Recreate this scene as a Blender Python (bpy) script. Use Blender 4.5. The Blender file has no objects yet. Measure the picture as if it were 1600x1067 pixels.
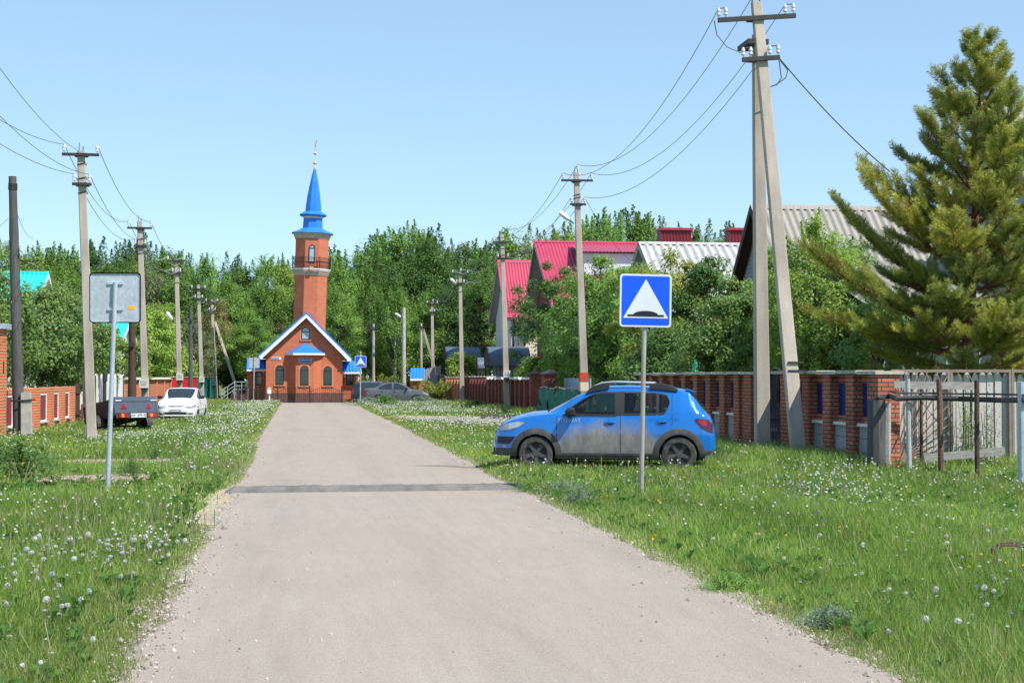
import bpy, math, random
import numpy as np
from mathutils import Vector, Matrix

R = math.radians
C = bpy.context.scene
COL = C.collection
# ------------------------------------------------------------------ camera, sky, sun
F = 2350.0                      # focal length in photo pixels (1600 wide)
HZ = 589.5                      # horizon row
YAW = math.atan(335.0 / F)      # the road runs along +Y, the camera looks a little to its right
PIT = math.atan((HZ - 533.5) / F)
EYE = Vector((0, 0, 1.65))
cd = bpy.data.cameras.new("Camera")
cam = bpy.data.objects.new("Camera", cd); COL.objects.link(cam)
cd.sensor_width = 36.0; cd.lens = 36.0 * F / 1600.0
cd.clip_start = 0.1; cd.clip_end = 3000
cam.location = EYE
cam.rotation_euler = (math.pi / 2 + PIT, 0, -YAW)
C.camera = cam
C.render.resolution_x, C.render.resolution_y = 1024, 682

SUN_EL, SUN_AZ = 53.0, 44.0     # height; angle to the right of straight behind the camera
S_DIR = Vector((math.sin(R(SUN_AZ)) * math.cos(R(SUN_EL)), -math.cos(R(SUN_AZ)) * math.cos(R(SUN_EL)), math.sin(R(SUN_EL))))
w = bpy.data.worlds.new("World"); C.world = w; w.use_nodes = True
nt = w.node_tree; bg = nt.nodes["Background"]
sky = nt.nodes.new("ShaderNodeTexSky"); sky.sky_type = 'NISHITA'; sky.sun_disc = False
sky.sun_elevation = R(SUN_EL); sky.sun_rotation = math.atan2(S_DIR.x, S_DIR.y)
sky.altitude = 2500; sky.air_density = 0.95; sky.dust_density = 0.05; sky.ozone_density = 2.0
ga = nt.nodes.new("ShaderNodeGamma"); ga.inputs[1].default_value = 0.5          # the even, pale blue of the day's sky
mu = nt.nodes.new("ShaderNodeMix"); mu.data_type = 'RGBA'; mu.blend_type = 'MULTIPLY'; mu.inputs[0].default_value = 1.0; mu.inputs[7].default_value = (1.18, 1.45, 1.63, 1)
nt.links.new(sky.outputs[0], ga.inputs[0]); nt.links.new(ga.outputs[0], mu.inputs[6]); nt.links.new(mu.outputs[2], bg.inputs[0]); bg.inputs[1].default_value = 0.15
sd = bpy.data.lights.new("Sun", 'SUN'); sd.energy = 3.5; sd.angle = R(0.53); sd.color = (1.0, 0.955, 0.88)
so = bpy.data.objects.new("Sun", sd); COL.objects.link(so)
so.rotation_euler = S_DIR.to_track_quat('Z', 'Y').to_euler(); so.location = (20, -20, 40)
C.view_settings.view_transform = 'Standard'; C.view_settings.look = 'None'
C.view_settings.exposure = 0.9; C.view_settings.gamma = 1.0; C.view_settings.use_curve_mapping = False
C.cycles.max_bounces = 8; C.cycles.transparent_max_bounces = 12
C.cycles.use_denoising = True

# ------------------------------------------------------------------ helpers
_rot = cam.rotation_euler.to_matrix()
def ray(px, py):
    return _rot @ Vector(((px - 800) / F, (533.5 - py) / F, -1.0))
def at(px, py, Y):              # the point seen at photo pixel (px, py) standing at distance Y along the road
    d = ray(px, py); return EYE + d * (Y / d.y)
def gp(px, py, z=0.0):          # the ground point at a photo pixel
    d = ray(px, py); return EYE + d * ((z - EYE.z) / d.z)
def atx(px, py, X):
    d = ray(px, py); return EYE + d * (X / d.x)

WM = {}
def tag(o, label=None, cat=None, group=None, kind=None):
    if label: o['label'] = label
    if cat: o['category'] = cat
    if group: o['group'] = group
    if kind: o['kind'] = kind
    return o
def thing(name, label, cat, loc=(0, 0, 0), rz=0.0, group=None):
    o = bpy.data.objects.new(name, None); COL.objects.link(o)
    o.empty_display_size = 0.2
    o.location = loc; o.rotation_euler = (0, 0, rz)
    WM[o] = Matrix.Translation(Vector(loc)) @ Matrix.Rotation(rz, 4, 'Z')
    return tag(o, label, cat, group)
def kids(o): return [c for c in COL.objects if c.parent is o]
KID = {}
def copy_tree(o, parent=None):
    c = o.copy(); COL.objects.link(c)
    if parent is not None:
        c.parent = parent; KID.setdefault(parent, []).append(c)
    WM[c] = WM.get(o, Matrix())
    for ch in KID.get(o, []): copy_tree(ch, c)
    return c

class MB:
    """collects shapes into one mesh"""
    def __init__(s, T=None): s.v = []; s.f = []; s.T = T
    def add(s, vs, fs, M=None):
        b = len(s.v)
        for p in vs:
            p = Vector(p)
            if M is not None: p = M @ p
            if s.T is not None: p = s.T @ p
            s.v.append(p)
        s.f += [tuple(i + b for i in f) for f in fs]
        return s
    def box(s, x0, x1, y0, y1, z0, z1, M=None):
        return s.add([(x0,y0,z0),(x1,y0,z0),(x1,y1,z0),(x0,y1,z0),(x0,y0,z1),(x1,y0,z1),(x1,y1,z1),(x0,y1,z1)],
                     [(0,3,2,1),(4,5,6,7),(0,1,5,4),(1,2,6,5),(2,3,7,6),(3,0,4,7)], M)
    def cbox(s, c, d, rz=0, M=None):
        m = Matrix.Translation(Vector(c)) @ Matrix.Rotation(rz, 4, 'Z')
        if M is not None: m = M @ m
        return s.box(-d[0]/2, d[0]/2, -d[1]/2, d[1]/2, -d[2]/2, d[2]/2, m)
    def loft(s, rings, cap=True, M=None, closed=True):
        n = len(rings[0]); vs = [p for r in rings for p in r]; fs = []
        for i in range(len(rings) - 1):
            for j in range(n if closed else n - 1):
                k = (j + 1) % n
                fs.append((i*n+j, i*n+k, (i+1)*n+k, (i+1)*n+j))
        if cap:
            fs.append(tuple(reversed(range(n)))); fs.append(tuple((len(rings)-1)*n + j for j in range(n)))
        return s.add(vs, fs, M)
    def tube(s, pts, r, n=8, cap=True, M=None):
        pts = [Vector(p) for p in pts]; rings = []
        rr = r if hasattr(r, '__len__') else [r] * len(pts)
        ref = None
        for i, p in enumerate(pts):
            t = (pts[min(i+1, len(pts)-1)] - pts[max(i-1, 0)]).normalized()
            if ref is None:
                ref = Vector((0,0,1)) if abs(t.z) < .9 else Vector((0,1,0))
            a = ref.cross(t)
            if a.length < 1e-4: a = Vector((1,0,0)).cross(t)
            a.normalize(); b = t.cross(a); ref = b
            rings.append([p + (a*math.cos(q) + b*math.sin(q)) * rr[i] for q in [2*math.pi*k/n for k in range(n)]])
        return s.loft(rings, cap, M)
    def lathe(s, prof, n=12, M=None, ph=0.0):
        rings = [[(r*math.cos(ph+2*math.pi*k/n), r*math.sin(ph+2*math.pi*k/n), z) for k in range(n)] for r, z in prof]
        return s.loft(rings, True, M)
    def prism(s, poly, a, b, axis='z', M=None):
        def q(u, v, t): return (u, v, t) if axis == 'z' else ((u, t, v) if axis == 'y' else (t, u, v))
        return s.loft([[q(u, v, a) for u, v in poly], [q(u, v, b) for u, v in poly]], True, M)
    def bar(s, p, q, wd, ht=None):   # a straight rectangular bar between two points
        p, q = Vector(p), Vector(q); t = (q - p).normalized(); ht = ht or wd
        ref = Vector((0,0,1)) if abs(t.z) < .95 else Vector((0,1,0))
        a = ref.cross(t).normalized(); b = t.cross(a)
        o = [(-1,-1),(1,-1),(1,1),(-1,1)]
        return s.loft([[c + a*x*wd/2 + b*y*ht/2 for x, y in o] for c in (p, q)])
    def wave(s, o, u, v, nrm, pitch=.15, amp=.02, per=6, thick=.012):   # corrugated sheet: waves run across u, flutes along v
        o, u, v, nrm = Vector(o), Vector(u), Vector(v), Vector(nrm).normalized()
        n = max(2, int(u.length / pitch * per)); top = []; bot = []
        for i in range(n + 1):
            h = amp * math.cos(2*math.pi*i/per)
            top.append(o + u*(i/n) + nrm*h); bot.append(o + u*(i/n) + nrm*(h - thick))
        vs = top + [p + v for p in top] + bot + [p + v for p in bot]; N = n + 1; fs = []
        for i in range(n):
            fs.append((i, i+1, N+i+1, N+i)); fs.append((2*N+i+1, 2*N+i, 3*N+i, 3*N+i+1))
            fs.append((i+1, i, 2*N+i, 2*N+i+1)); fs.append((N+i, N+i+1, 3*N+i+1, 3*N+i))
        fs.append((0, N, 3*N, 2*N)); fs.append((N-1, 3*N-1, 4*N-1, 2*N-1))
        return s.add(vs, fs)
    def build(s, name, mat, parent=None, smooth=False, local=False, ang=40):
        me = bpy.data.meshes.new(name)
        vs = s.v
        if parent is not None and not local:
            inv = WM[parent].inverted(); vs = [inv @ p for p in vs]
        me.from_pydata([tuple(p) for p in vs], [], s.f); me.update()
        box_uv(me, s.v)
        if mat: me.materials.append(mat)
        if smooth:
            me.shade_smooth(); me.set_sharp_from_angle(angle=R(ang))
        o = bpy.data.objects.new(name, me); COL.objects.link(o)
        if parent is not None:
            o.parent = parent; WM[o] = WM[parent]; KID.setdefault(parent, []).append(o)
        else: WM[o] = Matrix()
        return o
def box_uv(me, wv):
    uv = me.uv_layers.new(name="UVMap")
    out = np.zeros(len(me.loops) * 2)
    for p in me.polygons:
        n = p.normal; ax, ay, az = abs(n.x), abs(n.y), abs(n.z)
        for li in p.loop_indices:
            q = wv[me.loops[li].vertex_index]
            if az > .8: a, b = q[0], q[1]
            elif ax > ay: a, b = q[1], q[2]
            else: a, b = q[0], q[2]
            out[2*li] = a; out[2*li+1] = b
    uv.data.foreach_set("uv", out)
def np_mesh(name, V, k, col, mat, extra=None):
    """V: (n*k,3) vertices of n separate k-gons; col (n,3) own colour of each"""
    n = len(V) // k
    me = bpy.data.meshes.new(name)
    me.vertices.add(len(V)); me.vertices.foreach_set("co", np.asarray(V, dtype=np.float32).ravel())
    me.loops.add(n * k); me.loops.foreach_set("vertex_index", np.arange(n * k, dtype=np.int32))
    me.polygons.add(n); me.polygons.foreach_set("loop_start", np.arange(0, n * k, k, dtype=np.int32))
    me.polygons.foreach_set("loop_total", np.full(n, k, dtype=np.int32))
    me.update(calc_edges=True)
    if col is not None:
        a = me.color_attributes.new("tint", 'FLOAT_COLOR', 'POINT')
        cc = np.ones((n * k, 4), dtype=np.float32); cc[:, :3] = np.repeat(np.asarray(col), k, axis=0)
        a.data.foreach_set("color", cc.ravel())
    me.materials.append(mat)
    return me
def obj(name, me, parent=None, loc=None):
    o = bpy.data.objects.new(name, me); COL.objects.link(o)
    if parent is not None:
        o.parent = parent; KID.setdefault(parent, []).append(o)
    if loc is not None: o.location = loc
    WM[o] = Matrix(); return o
def text_mb(body, size, M, depth=.004, bold=0.0):
    cu = bpy.data.curves.new("t", 'FONT'); cu.body = body; cu.size = size; cu.extrude = depth; cu.offset = bold
    cu.align_x = 'CENTER'; cu.align_y = 'CENTER'
    o = bpy.data.objects.new("t", cu); COL.objects.link(o)
    bpy.context.view_layer.update()
    me = bpy.data.meshes.new_from_object(o.evaluated_get(bpy.context.evaluated_depsgraph_get()))
    mb = MB(); mb.add([v.co for v in me.vertices], [tuple(p.vertices) for p in me.polygons], M)
    bpy.data.objects.remove(o); bpy.data.curves.remove(cu); bpy.data.meshes.remove(me)
    return mb

# ------------------------------------------------------------------ materials
def _nodes(name):
    m = bpy.data.materials.new(name); m.use_nodes = True
    t = m.node_tree; return m, t, t.nodes["Principled BSDF"], t.nodes, t.links
def mixc(t, fac, a, b, mode='MIX'):
    n = t.nodes.new("ShaderNodeMix"); n.data_type = 'RGBA'; n.blend_type = mode
    for s, x in ((0, fac), (6, a), (7, b)):
        if isinstance(x, (int, float)): n.inputs[s].default_value = x
        elif isinstance(x, tuple): n.inputs[s].default_value = (*x[:3], 1)
        else: t.links.new(x, n.inputs[s])
    return n.outputs[2]
def noise(t, scale, detail=4, rough=.6, coord='Object', dim=None):
    tc = t.nodes.new("ShaderNodeTexCoord"); n = t.nodes.new("ShaderNodeTexNoise")
    n.inputs["Scale"].default_value = scale; n.inputs["Detail"].default_value = detail; n.inputs["Roughness"].default_value = rough
    if dim is not None:
        mp = t.nodes.new("ShaderNodeMapping"); mp.inputs["Scale"].default_value = dim
        t.links.new(tc.outputs[coord], mp.inputs[0]); t.links.new(mp.outputs[0], n.inputs["Vector"])
    else: t.links.new(tc.outputs[coord], n.inputs["Vector"])
    return n.outputs["Fac"]
def ramp(t, x, a, b):
    n = t.nodes.new("ShaderNodeMapRange"); n.inputs[1].default_value = a; n.inputs[2].default_value = b
    t.links.new(x, n.inputs[0]); return n.outputs[0]
def bump(t, b, h, strength=.4, dist=.01):
    n = t.nodes.new("ShaderNodeBump"); n.inputs["Strength"].default_value = strength; n.inputs["Distance"].default_value = dist
    t.links.new(h, n.inputs["Height"]); t.links.new(n.outputs[0], b.inputs["Normal"])
def mat(name, c, rough=.75, var=.18, scale=6.0, bmp=0.0, metal=0.0, c2=None, dim=None, fine=None, spec=.4):
    m, t, b, N, L = _nodes(name)
    n = noise(t, scale, 5, .65, dim=dim)
    lo = tuple(x * (1 - var) for x in c); hi = c2 or tuple(min(1, x * (1 + var)) for x in c)
    col = mixc(t, ramp(t, n, .3, .7), lo, hi)
    if fine:
        f = noise(t, fine, 3, .7); col = mixc(t, ramp(t, f, .35, .65), mixc(t, 1.0, col, (.8, .8, .8), 'MULTIPLY'), col)
    L.new(col, b.inputs["Base Color"])
    b.inputs["Roughness"].default_value = rough; b.inputs["Metallic"].default_value = metal
    b.inputs["Specular IOR Level"].default_value = spec
    if bmp: bump(t, b, noise(t, scale * 6, 4, .7), bmp)
    return m
def brick(name, c1, c2, mortar, wd=.26, ht=.078, ms=.010, stain=.25):
    m, t, b, N, L = _nodes(name)
    tc = N.new("ShaderNodeTexCoord"); bt = N.new("ShaderNodeTexBrick")
    L.new(tc.outputs["UV"], bt.inputs["Vector"])
    bt.inputs["Scale"].default_value = 1.0; bt.inputs["Brick Width"].default_value = wd; bt.inputs["Row Height"].default_value = ht
    bt.inputs["Mortar Size"].default_value = ms; bt.inputs["Mortar Smooth"].default_value = .2; bt.inputs["Bias"].default_value = -.1
    bt.inputs["Color1"].default_value = (*c1, 1); bt.inputs["Color2"].default_value = (*c2, 1); bt.inputs["Mortar"].default_value = (*mortar, 1)
    n = noise(t, 1.3, 5, .65)
    col = mixc(t, ramp(t, n, .35, .75), bt.outputs["Color"], mixc(t, 1.0, bt.outputs["Color"], (1-stain,)*3, 'MULTIPLY'))
    L.new(col, b.inputs["Base Color"]); b.inputs["Roughness"].default_value = .88; b.inputs["Specular IOR Level"].default_value = .25
    bump(t, b, bt.outputs["Fac"], -.5, .008)
    return m
def leaf(name, rough=.5, trans=.35):
    m, t, b, N, L = _nodes(name)
    at_ = N.new("ShaderNodeAttribute"); at_.attribute_name = "tint"
    oi = N.new("ShaderNodeObjectInfo")
    hs = N.new("ShaderNodeHueSaturation")
    L.new(at_.outputs["Color"], hs.inputs["Color"])
    mr = N.new("ShaderNodeMapRange"); mr.inputs[3].default_value = .82; mr.inputs[4].default_value = 1.18
    L.new(oi.outputs["Random"], mr.inputs[0]); L.new(mr.outputs[0], hs.inputs["Value"])
    L.new(hs.outputs[0], b.inputs["Base Color"]); b.inputs["Roughness"].default_value = rough
    b.inputs["Specular IOR Level"].default_value = .3
    tr = N.new("ShaderNodeBsdfTranslucent"); L.new(hs.outputs[0], tr.inputs["Color"])
    mx = N.new("ShaderNodeMixShader"); mx.inputs[0].default_value = trans
    L.new(b.outputs[0], mx.inputs[1]); L.new(tr.outputs[0], mx.inputs[2])
    L.new(mx.outputs[0], N["Material Output"].inputs[0])
    return m
def glass(name, c=(.02, .025, .03), rough=.04, clear=0.0):
    m, t, b, N, L = _nodes(name)
    b.inputs["Base Color"].default_value = (*c, 1); b.inputs["Roughness"].default_value = rough
    b.inputs["Specular IOR Level"].default_value = .9
    if clear:
        tr = N.new("ShaderNodeBsdfTransparent"); tr.inputs[0].default_value = (.75, .85, .85, 1)
        mx = N.new("ShaderNodeMixShader"); mx.inputs[0].default_value = clear
        L.new(b.outputs[0], mx.inputs[1]); L.new(tr.outputs[0], mx.inputs[2]); L.new(mx.outputs[0], N["Material Output"].inputs[0])
    return m

M = {}
M['concrete'] = mat('pole_concrete', (.44, .385, .325), .9, .26, 2.2, .35, fine=60, dim=(1, 1, .25))
M['concrete_dark'] = mat('stub_concrete', (.42, .41, .38), .9, .2, 4.0, .3, fine=50)
M['old_wood'] = mat('weathered_grey_wood', (.085, .082, .08), .85, .4, 5.0, .4, dim=(6, 6, .5))
M['brown_wood'] = mat('tarred_brown_wood', (.07, .042, .034), .8, .35, 5.0, .3, dim=(6, 6, .5))
M['grey_wood'] = mat('grey_board_wood', (.34, .325, .30), .85, .3, 4.0, .3, dim=(1, 6, 8))
M['steel_dark'] = mat('dark_steel', (.035, .033, .034), .6, .3, 8.0)
M['porcelain'] = mat('porcelain', (.62, .62, .60), .3, .06, 9.0)
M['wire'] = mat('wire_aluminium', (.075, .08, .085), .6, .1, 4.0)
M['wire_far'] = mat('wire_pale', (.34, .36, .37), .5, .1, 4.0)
M['galv'] = mat('galvanised_steel', (.47, .53, .58), .5, .12, 7.0, .08, metal=.25, fine=35)
M['post_paint'] = mat('grey_post_paint', (.50, .51, .49), .5, .2, 9.0, .1, metal=.2, fine=30)
M['rust_post'] = mat('worn_post_steel', (.40, .38, .35), .55, .2, 7.0, .15, metal=.3, c2=(.46, .42, .37), dim=(1, 1, .6))
M['sign_blue'] = mat('sign_blue_sheeting', (.004, .085, .80), .35, .08, 2.0)
M['sign_white'] = mat('sign_white_sheeting', (.60, .645, .69), .45, .05, 3.0)
M['sign_black'] = mat('sign_black', (.008, .011, .013), .5, .1, 3.0)
M['orange'] = mat('orange_sticker', (.80, .36, .01), .5, .05, 3.0)
M['brick_mosque'] = brick('mosque_brick', (.61, .168, .080), (.52, .136, .064), (.40, .22, .15), ms=.008, stain=.15)
M['brick_trim'] = brick('mosque_trim_brick', (.62, .24, .12), (.56, .20, .10), (.45, .26, .18), stain=.1)
M['brick_red'] = brick('old_red_brick', (.62, .205, .115), (.46, .145, .085), (.11, .085, .07), ms=.013, stain=.45)
M['brick_brown'] = brick('dark_red_brick', (.30, .075, .05), (.22, .055, .038), (.17, .11, .10), stain=.3)
M['brick_orange'] = brick('orange_brick', (.60, .15, .04), (.50, .12, .034), (.60, .42, .32), ms=.011, stain=.15)
M['tile_grey'] = brick('grey_silicate_block', (.40, .41, .40), (.34, .35, .35), (.2, .2, .2), wd=.13, ht=.26, stain=.3)
M['granite'] = mat('plinth_granite', (.15, .075, .07), .6, .3, 9.0, fine=40)
M['cream'] = mat('cream_render', (.55, .40, .28), .8, .1, 3.0)
M['roof_blue'] = mat('blue_roof_metal', (.025, .20, .64), .38, .1, 1.5, spec=.35)
M['roof_blue_tile'] = mat('blue_tile_metal', (.02, .20, .72), .45, .1, 1.5, spec=.35)
M['white'] = mat('white_paint', (.78, .79, .80), .55, .06, 3.0)
M['brass'] = mat('brass', (.72, .58, .34), .35, .1, 4.0, metal=.6)
M['frame_brown'] = mat('brown_window_frame', (.035, .02, .016), .5, .2, 4.0)
M['glass'] = glass('window_glass', (.010, .022, .018), .06)
M['glass_sky'] = glass('tower_window_glass', (.30, .42, .52), .1)
M['glass_car'] = glass('car_glass', (.02, .028, .034), .03, .74)
M['glass_screen'] = glass('windscreen_glass', (.02, .03, .036), .03)
M['pink'] = mat('crimson_roof_metal', (.43, .045, .088), .36, .10, .6, spec=.6)
M['slate'] = mat('asbestos_slate', (.44, .42, .38), .9, .22, 1.2, .2, c2=(.36, .33, .28), fine=12)
M['slate_pale'] = mat('pale_slate', (.47, .47, .455), .9, .2, 1.5, .1, fine=10)
M['maroon_metal'] = mat('maroon_metal', (.165, .012, .024), .5, .12, 3.0)
M['soffit'] = mat('grey_soffit', (.36, .36, .36), .7, .08, 3.0)
M['siding'] = mat('white_siding', (.70, .69, .64), .6, .06, 2.0)
M['siding_cream'] = mat('cream_siding', (.66, .60, .47), .6, .06, 2.0)
M['siding_blue'] = mat('grey_blue_boarding', (.26, .33, .37), .75, .15, 3.0)
M['turquoise'] = mat('turquoise_roof', (.02, .52, .50), .5, .1, 2.0)
M['canopy'] = mat('blue_grey_polycarbonate', (.085, .115, .165), .35, .12, 2.0, spec=.6)
M['panel_blue'] = mat('blue_panel', (.012, .022, .16), .5, .2, 4.0)
M['panel_red'] = mat('dark_red_panel', (.24, .028, .036), .5, .12, 3.0)
M['fence_red'] = mat('red_sheet_metal', (.50, .02, .03), .45, .1, 2.0)
M['fence_green'] = mat('green_sheet_metal', (.012, .14, .12), .45, .1, 2.0)
M['net_green'] = mat('tattered_green_net', (.015, .105, .085), .9, .55, 6.0, c2=(.05, .30, .23), dim=(1.5, 5, 1.0))
M['cap_stone'] = mat('concrete_coping', (.50, .47, .40), .9, .25, 6.0, .3, fine=40)
M['cap_pale'] = mat('pale_coping', (.68, .66, .62), .85, .12, 5.0, .2)
M['picket_white'] = mat('white_pickets', (.78, .78, .77), .6, .08, 4.0)
M['picket_old'] = mat('flaking_white_boards', (.68, .665, .635), .85, .2, 5.0, .3, c2=(.52, .505, .48), dim=(5, 5, .6), fine=30)
M['rust'] = mat('rusty_iron', (.17, .065, .035), .9, .4, 18.0, .3, c2=(.32, .13, .06))
M['rust_dark'] = mat('dark_rusty_iron', (.065, .045, .04), .85, .5, 16.0, .3, c2=(.14, .08, .06))
M['black_plastic'] = mat('black_plastic', (.022, .023, .025), .6, .2, 6.0)
M['clad'] = mat('dusty_dark_cladding', (.05, .05, .052), .75, .3, 5.0, c2=(.11, .105, .095))
M['tyre'] = mat('tyre_rubber', (.035, .034, .032), .9, .3, 9.0, c2=(.10, .095, .085))
M['rim'] = mat('dark_alloy', (.085, .085, .085), .5, .25, 6.0, metal=.2)
M['silver'] = mat('silver_rail', (.62, .65, .68), .3, .08, 4.0, metal=.7)
M['lamp_clear'] = glass('lamp_lens', (.27, .30, .33), .06)
M['lamp_red'] = glass('lamp_red_lens', (.30, .008, .012), .1)
M['lamp_amber'] = glass('lamp_amber_lens', (.60, .20, .02), .1)
M['lamp_darkred'] = glass('smoked_lamp_lens', (.07, .005, .012), .08)
M['trailer'] = mat('grey_blue_trailer_sheet', (.075, .095, .135), .5, .15, 4.0)
M['trailer_side'] = mat('brown_tarpaulin', (.060, .034, .030), .75, .25, 5.0)
M['car_white'] = mat('white_car_paint', (.80, .81, .82), .22, .04, 2.0, spec=.6)
M['car_grey'] = mat('grey_car_paint', (.125, .13, .145), .3, .08, 2.0, metal=.3, spec=.6)
M['car_navy'] = mat('navy_car_paint', (.018, .024, .045), .3, .1, 2.0, spec=.6)
M['plastic_white'] = mat('meter_box_plastic', (.52, .52, .49), .6, .12, 5.0)
M['bark'] = mat('bark', (.075, .058, .045), .95, .4, 7.0, .5, dim=(4, 4, 1))
M['bark_pine'] = mat('pine_bark', (.10, .055, .038), .95, .4, 6.0, .5, c2=(.26, .115, .06), dim=(3, 3, 1))
M['birch'] = mat('birch_bark', (.52, .51, .48), .85, .35, 4.0, dim=(2, 2, 6))
M['leaf'] = leaf('leaves', .5, .5); M['needle'] = leaf('needles', .55, .3); M['grass'] = leaf('grass_blades', .6, .45)
M['fluff'] = leaf('dandelion_fluff', .9, .45)
M['screen_green'] = mat('green_plastic_ornament', (.02, .32, .20), .4, .1, 4.0)
def brushed(name, base, dust):        # car paint under a coat of road dust thrown up from the sills
    m, t, b, N, L = _nodes(name)
    tc = N.new("ShaderNodeTexCoord"); sp = N.new("ShaderNodeSeparateXYZ"); L.new(tc.outputs["Object"], sp.inputs[0])
    n = noise(t, 3.2, 6, .7); n2 = noise(t, 14, 4, .7)
    ma = N.new("ShaderNodeMath"); ma.operation = 'MULTIPLY_ADD'; L.new(n, ma.inputs[0]); ma.inputs[1].default_value = .50; L.new(sp.outputs["Z"], ma.inputs[2])
    mb_ = N.new("ShaderNodeMath"); mb_.operation = 'MULTIPLY_ADD'; L.new(n2, mb_.inputs[0]); mb_.inputs[1].default_value = .10; L.new(ma.outputs[0], mb_.inputs[2])
    # dust thickest on the doors, thin on the front and tail
    ab = N.new("ShaderNodeMath"); ab.operation = 'ABSOLUTE'; xo = N.new("ShaderNodeMath"); xo.operation = 'ADD'; L.new(sp.outputs["X"], xo.inputs[0]); xo.inputs[1].default_value = .12
    L.new(xo.outputs[0], ab.inputs[0])
    lim = N.new("ShaderNodeMapRange"); L.new(ab.outputs[0], lim.inputs[0])
    lim.inputs[1].default_value = .55; lim.inputs[2].default_value = 1.55; lim.inputs[3].default_value = 1.21; lim.inputs[4].default_value = .60
    df = N.new("ShaderNodeMath"); df.operation = 'SUBTRACT'; L.new(lim.outputs[0], df.inputs[0]); L.new(mb_.outputs[0], df.inputs[1])
    fac = N.new("ShaderNodeMapRange"); L.new(df.outputs[0], fac.inputs[0]); fac.inputs[1].default_value = -.04; fac.inputs[2].default_value = .26; fac.inputs[4].default_value = .94
    col = mixc(t, fac.outputs[0], base, mixc(t, ramp(t, noise(t, 2.6, 6, .75, dim=(1.6, 1, .7)), .38, .62), tuple(x*.50 for x in dust), mixc(t, n2, dust, tuple(x*.75 for x in dust))))
    L.new(col, b.inputs["Base Color"])
    rr = N.new("ShaderNodeMapRange"); L.new(fac.outputs[0], rr.inputs[0]); rr.inputs[3].default_value = .2; rr.inputs[4].default_value = .9
    L.new(rr.outputs[0], b.inputs["Roughness"]); cw_ = N.new("ShaderNodeMapRange"); L.new(fac.outputs[0], cw_.inputs[0]); cw_.inputs[3].default_value = .8; cw_.inputs[4].default_value = 0; L.new(cw_.outputs[0], b.inputs["Coat Weight"]); b.inputs["Coat Roughness"].default_value = .06
    mt = N.new("ShaderNodeMapRange"); L.new(fac.outputs[0], mt.inputs[0]); mt.inputs[3].default_value = .15; mt.inputs[4].default_value = 0
    L.new(mt.outputs[0], b.inputs["Metallic"])
    return m
M['car_blue'] = brushed('blue_car_paint', (.006, .165, .56), (.345, .305, .255))
# ------------------------------------------------------------------ ground, road, paths
rng = np.random.default_rng(7); random.seed(7)
def ground_mat():
    m, t, b, N, L = _nodes('ground_soil')
    n = noise(t, .22, 6, .65); n2 = noise(t, 2.5, 6, .7); n3 = noise(t, 30, 4, .7)
    c = mixc(t, ramp(t, n2, .3, .7), (.11, .16, .036), (.17, .21, .06))
    c = mixc(t, ramp(t, n, .45, .75), c, (.21, .21, .085))
    c = mixc(t, ramp(t, n3, .3, .7), mixc(t, 1.0, c, (.6, .6, .6), 'MULTIPLY'), c)
    L.new(c, b.inputs["Base Color"]); b.inputs["Roughness"].default_value = 1.0; b.inputs["Specular IOR Level"].default_value = .1
    bump(t, b, n2, .6, .05); return m
def road_mat():
    m, t, b, N, L = _nodes('pale_asphalt')
    n = noise(t, .35, 5, .6); s = noise(t, 55, 3, .8); s2 = noise(t, 170, 2, .8); v = noise(t, 2.2, 6, .7, dim=(3, .35, 1))
    c = mixc(t, ramp(t, n, .3, .7), (.355, .301, .250), (.395, .341, .289))
    c = mixc(t, ramp(t, v, .4, .8), c, (.325, .272, .225))
    c = mixc(t, ramp(t, s, .38, .56), mixc(t, 1.0, c, (.76, .745, .735), 'MULTIPLY'), mixc(t, 1.0, c, (.97, .965, .95), 'MULTIPLY'))
    c = mixc(t, ramp(t, s2, .56, .72), c, (.52, .47, .43))
    c = mixc(t, ramp(t, s2, .40, .28), c, mixc(t, 1.0, c, (.55, .53, .53), 'MULTIPLY'))
    # grey worn wheel lines down the middle of each half, and patchy dust
    tc = N.new("ShaderNodeTexCoord"); sp = N.new("ShaderNodeSeparateXYZ"); L.new(tc.outputs["Object"], sp.inputs[0]); wob = noise(t, .12, 2, .5)
    sx = N.new("ShaderNodeMath"); sx.operation = 'MULTIPLY_ADD'; L.new(wob, sx.inputs[0]); sx.inputs[1].default_value = 1.3; L.new(sp.outputs["X"], sx.inputs[2])
    sn = N.new("ShaderNodeMath"); sn.operation = 'SINE'; mu_ = N.new("ShaderNodeMath"); mu_.operation = 'MULTIPLY'; L.new(sx.outputs[0], mu_.inputs[0]); mu_.inputs[1].default_value = 3.9; L.new(mu_.outputs[0], sn.inputs[0])
    tk = N.new("ShaderNodeMath"); tk.operation = 'MULTIPLY'; L.new(ramp(t, sn.outputs[0], .1, 1.0), tk.inputs[0]); L.new(ramp(t, noise(t, .8, 5, .7, dim=(2, .25, 1)), .35, .7), tk.inputs[1])
    c = mixc(t, tk.outputs[0], c, mixc(t, 1.0, c, (.87, .87, .88), 'MULTIPLY'))
    pa = noise(t, 1.1, 7, .75); c = mixc(t, ramp(t, pa, .60, .72), c, mixc(t, 1.0, c, (.90, .885, .87), 'MULTIPLY'))
    L.new(c, b.inputs["Base Color"]); b.inputs["Roughness"].default_value = .92; b.inputs["Specular IOR Level"].default_value = .25
    bump(t, b, s, .45, .006); return m
M['ground'] = ground_mat(); M['road'] = road_mat()
M['path_tile'] = mat('worn_path', (.36, .27, .21), .95, .2, 5.0, .2, fine=40)
M['sand'] = mat('sandy_track', (.46, .37, .25), .97, .22, 3.0, .2, fine=30)
M['bump_asphalt'] = mat('grey_asphalt', (.165, .155, .145), .95, .35, 3.0, .6, c2=(.235, .215, .195), fine=45)

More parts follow.
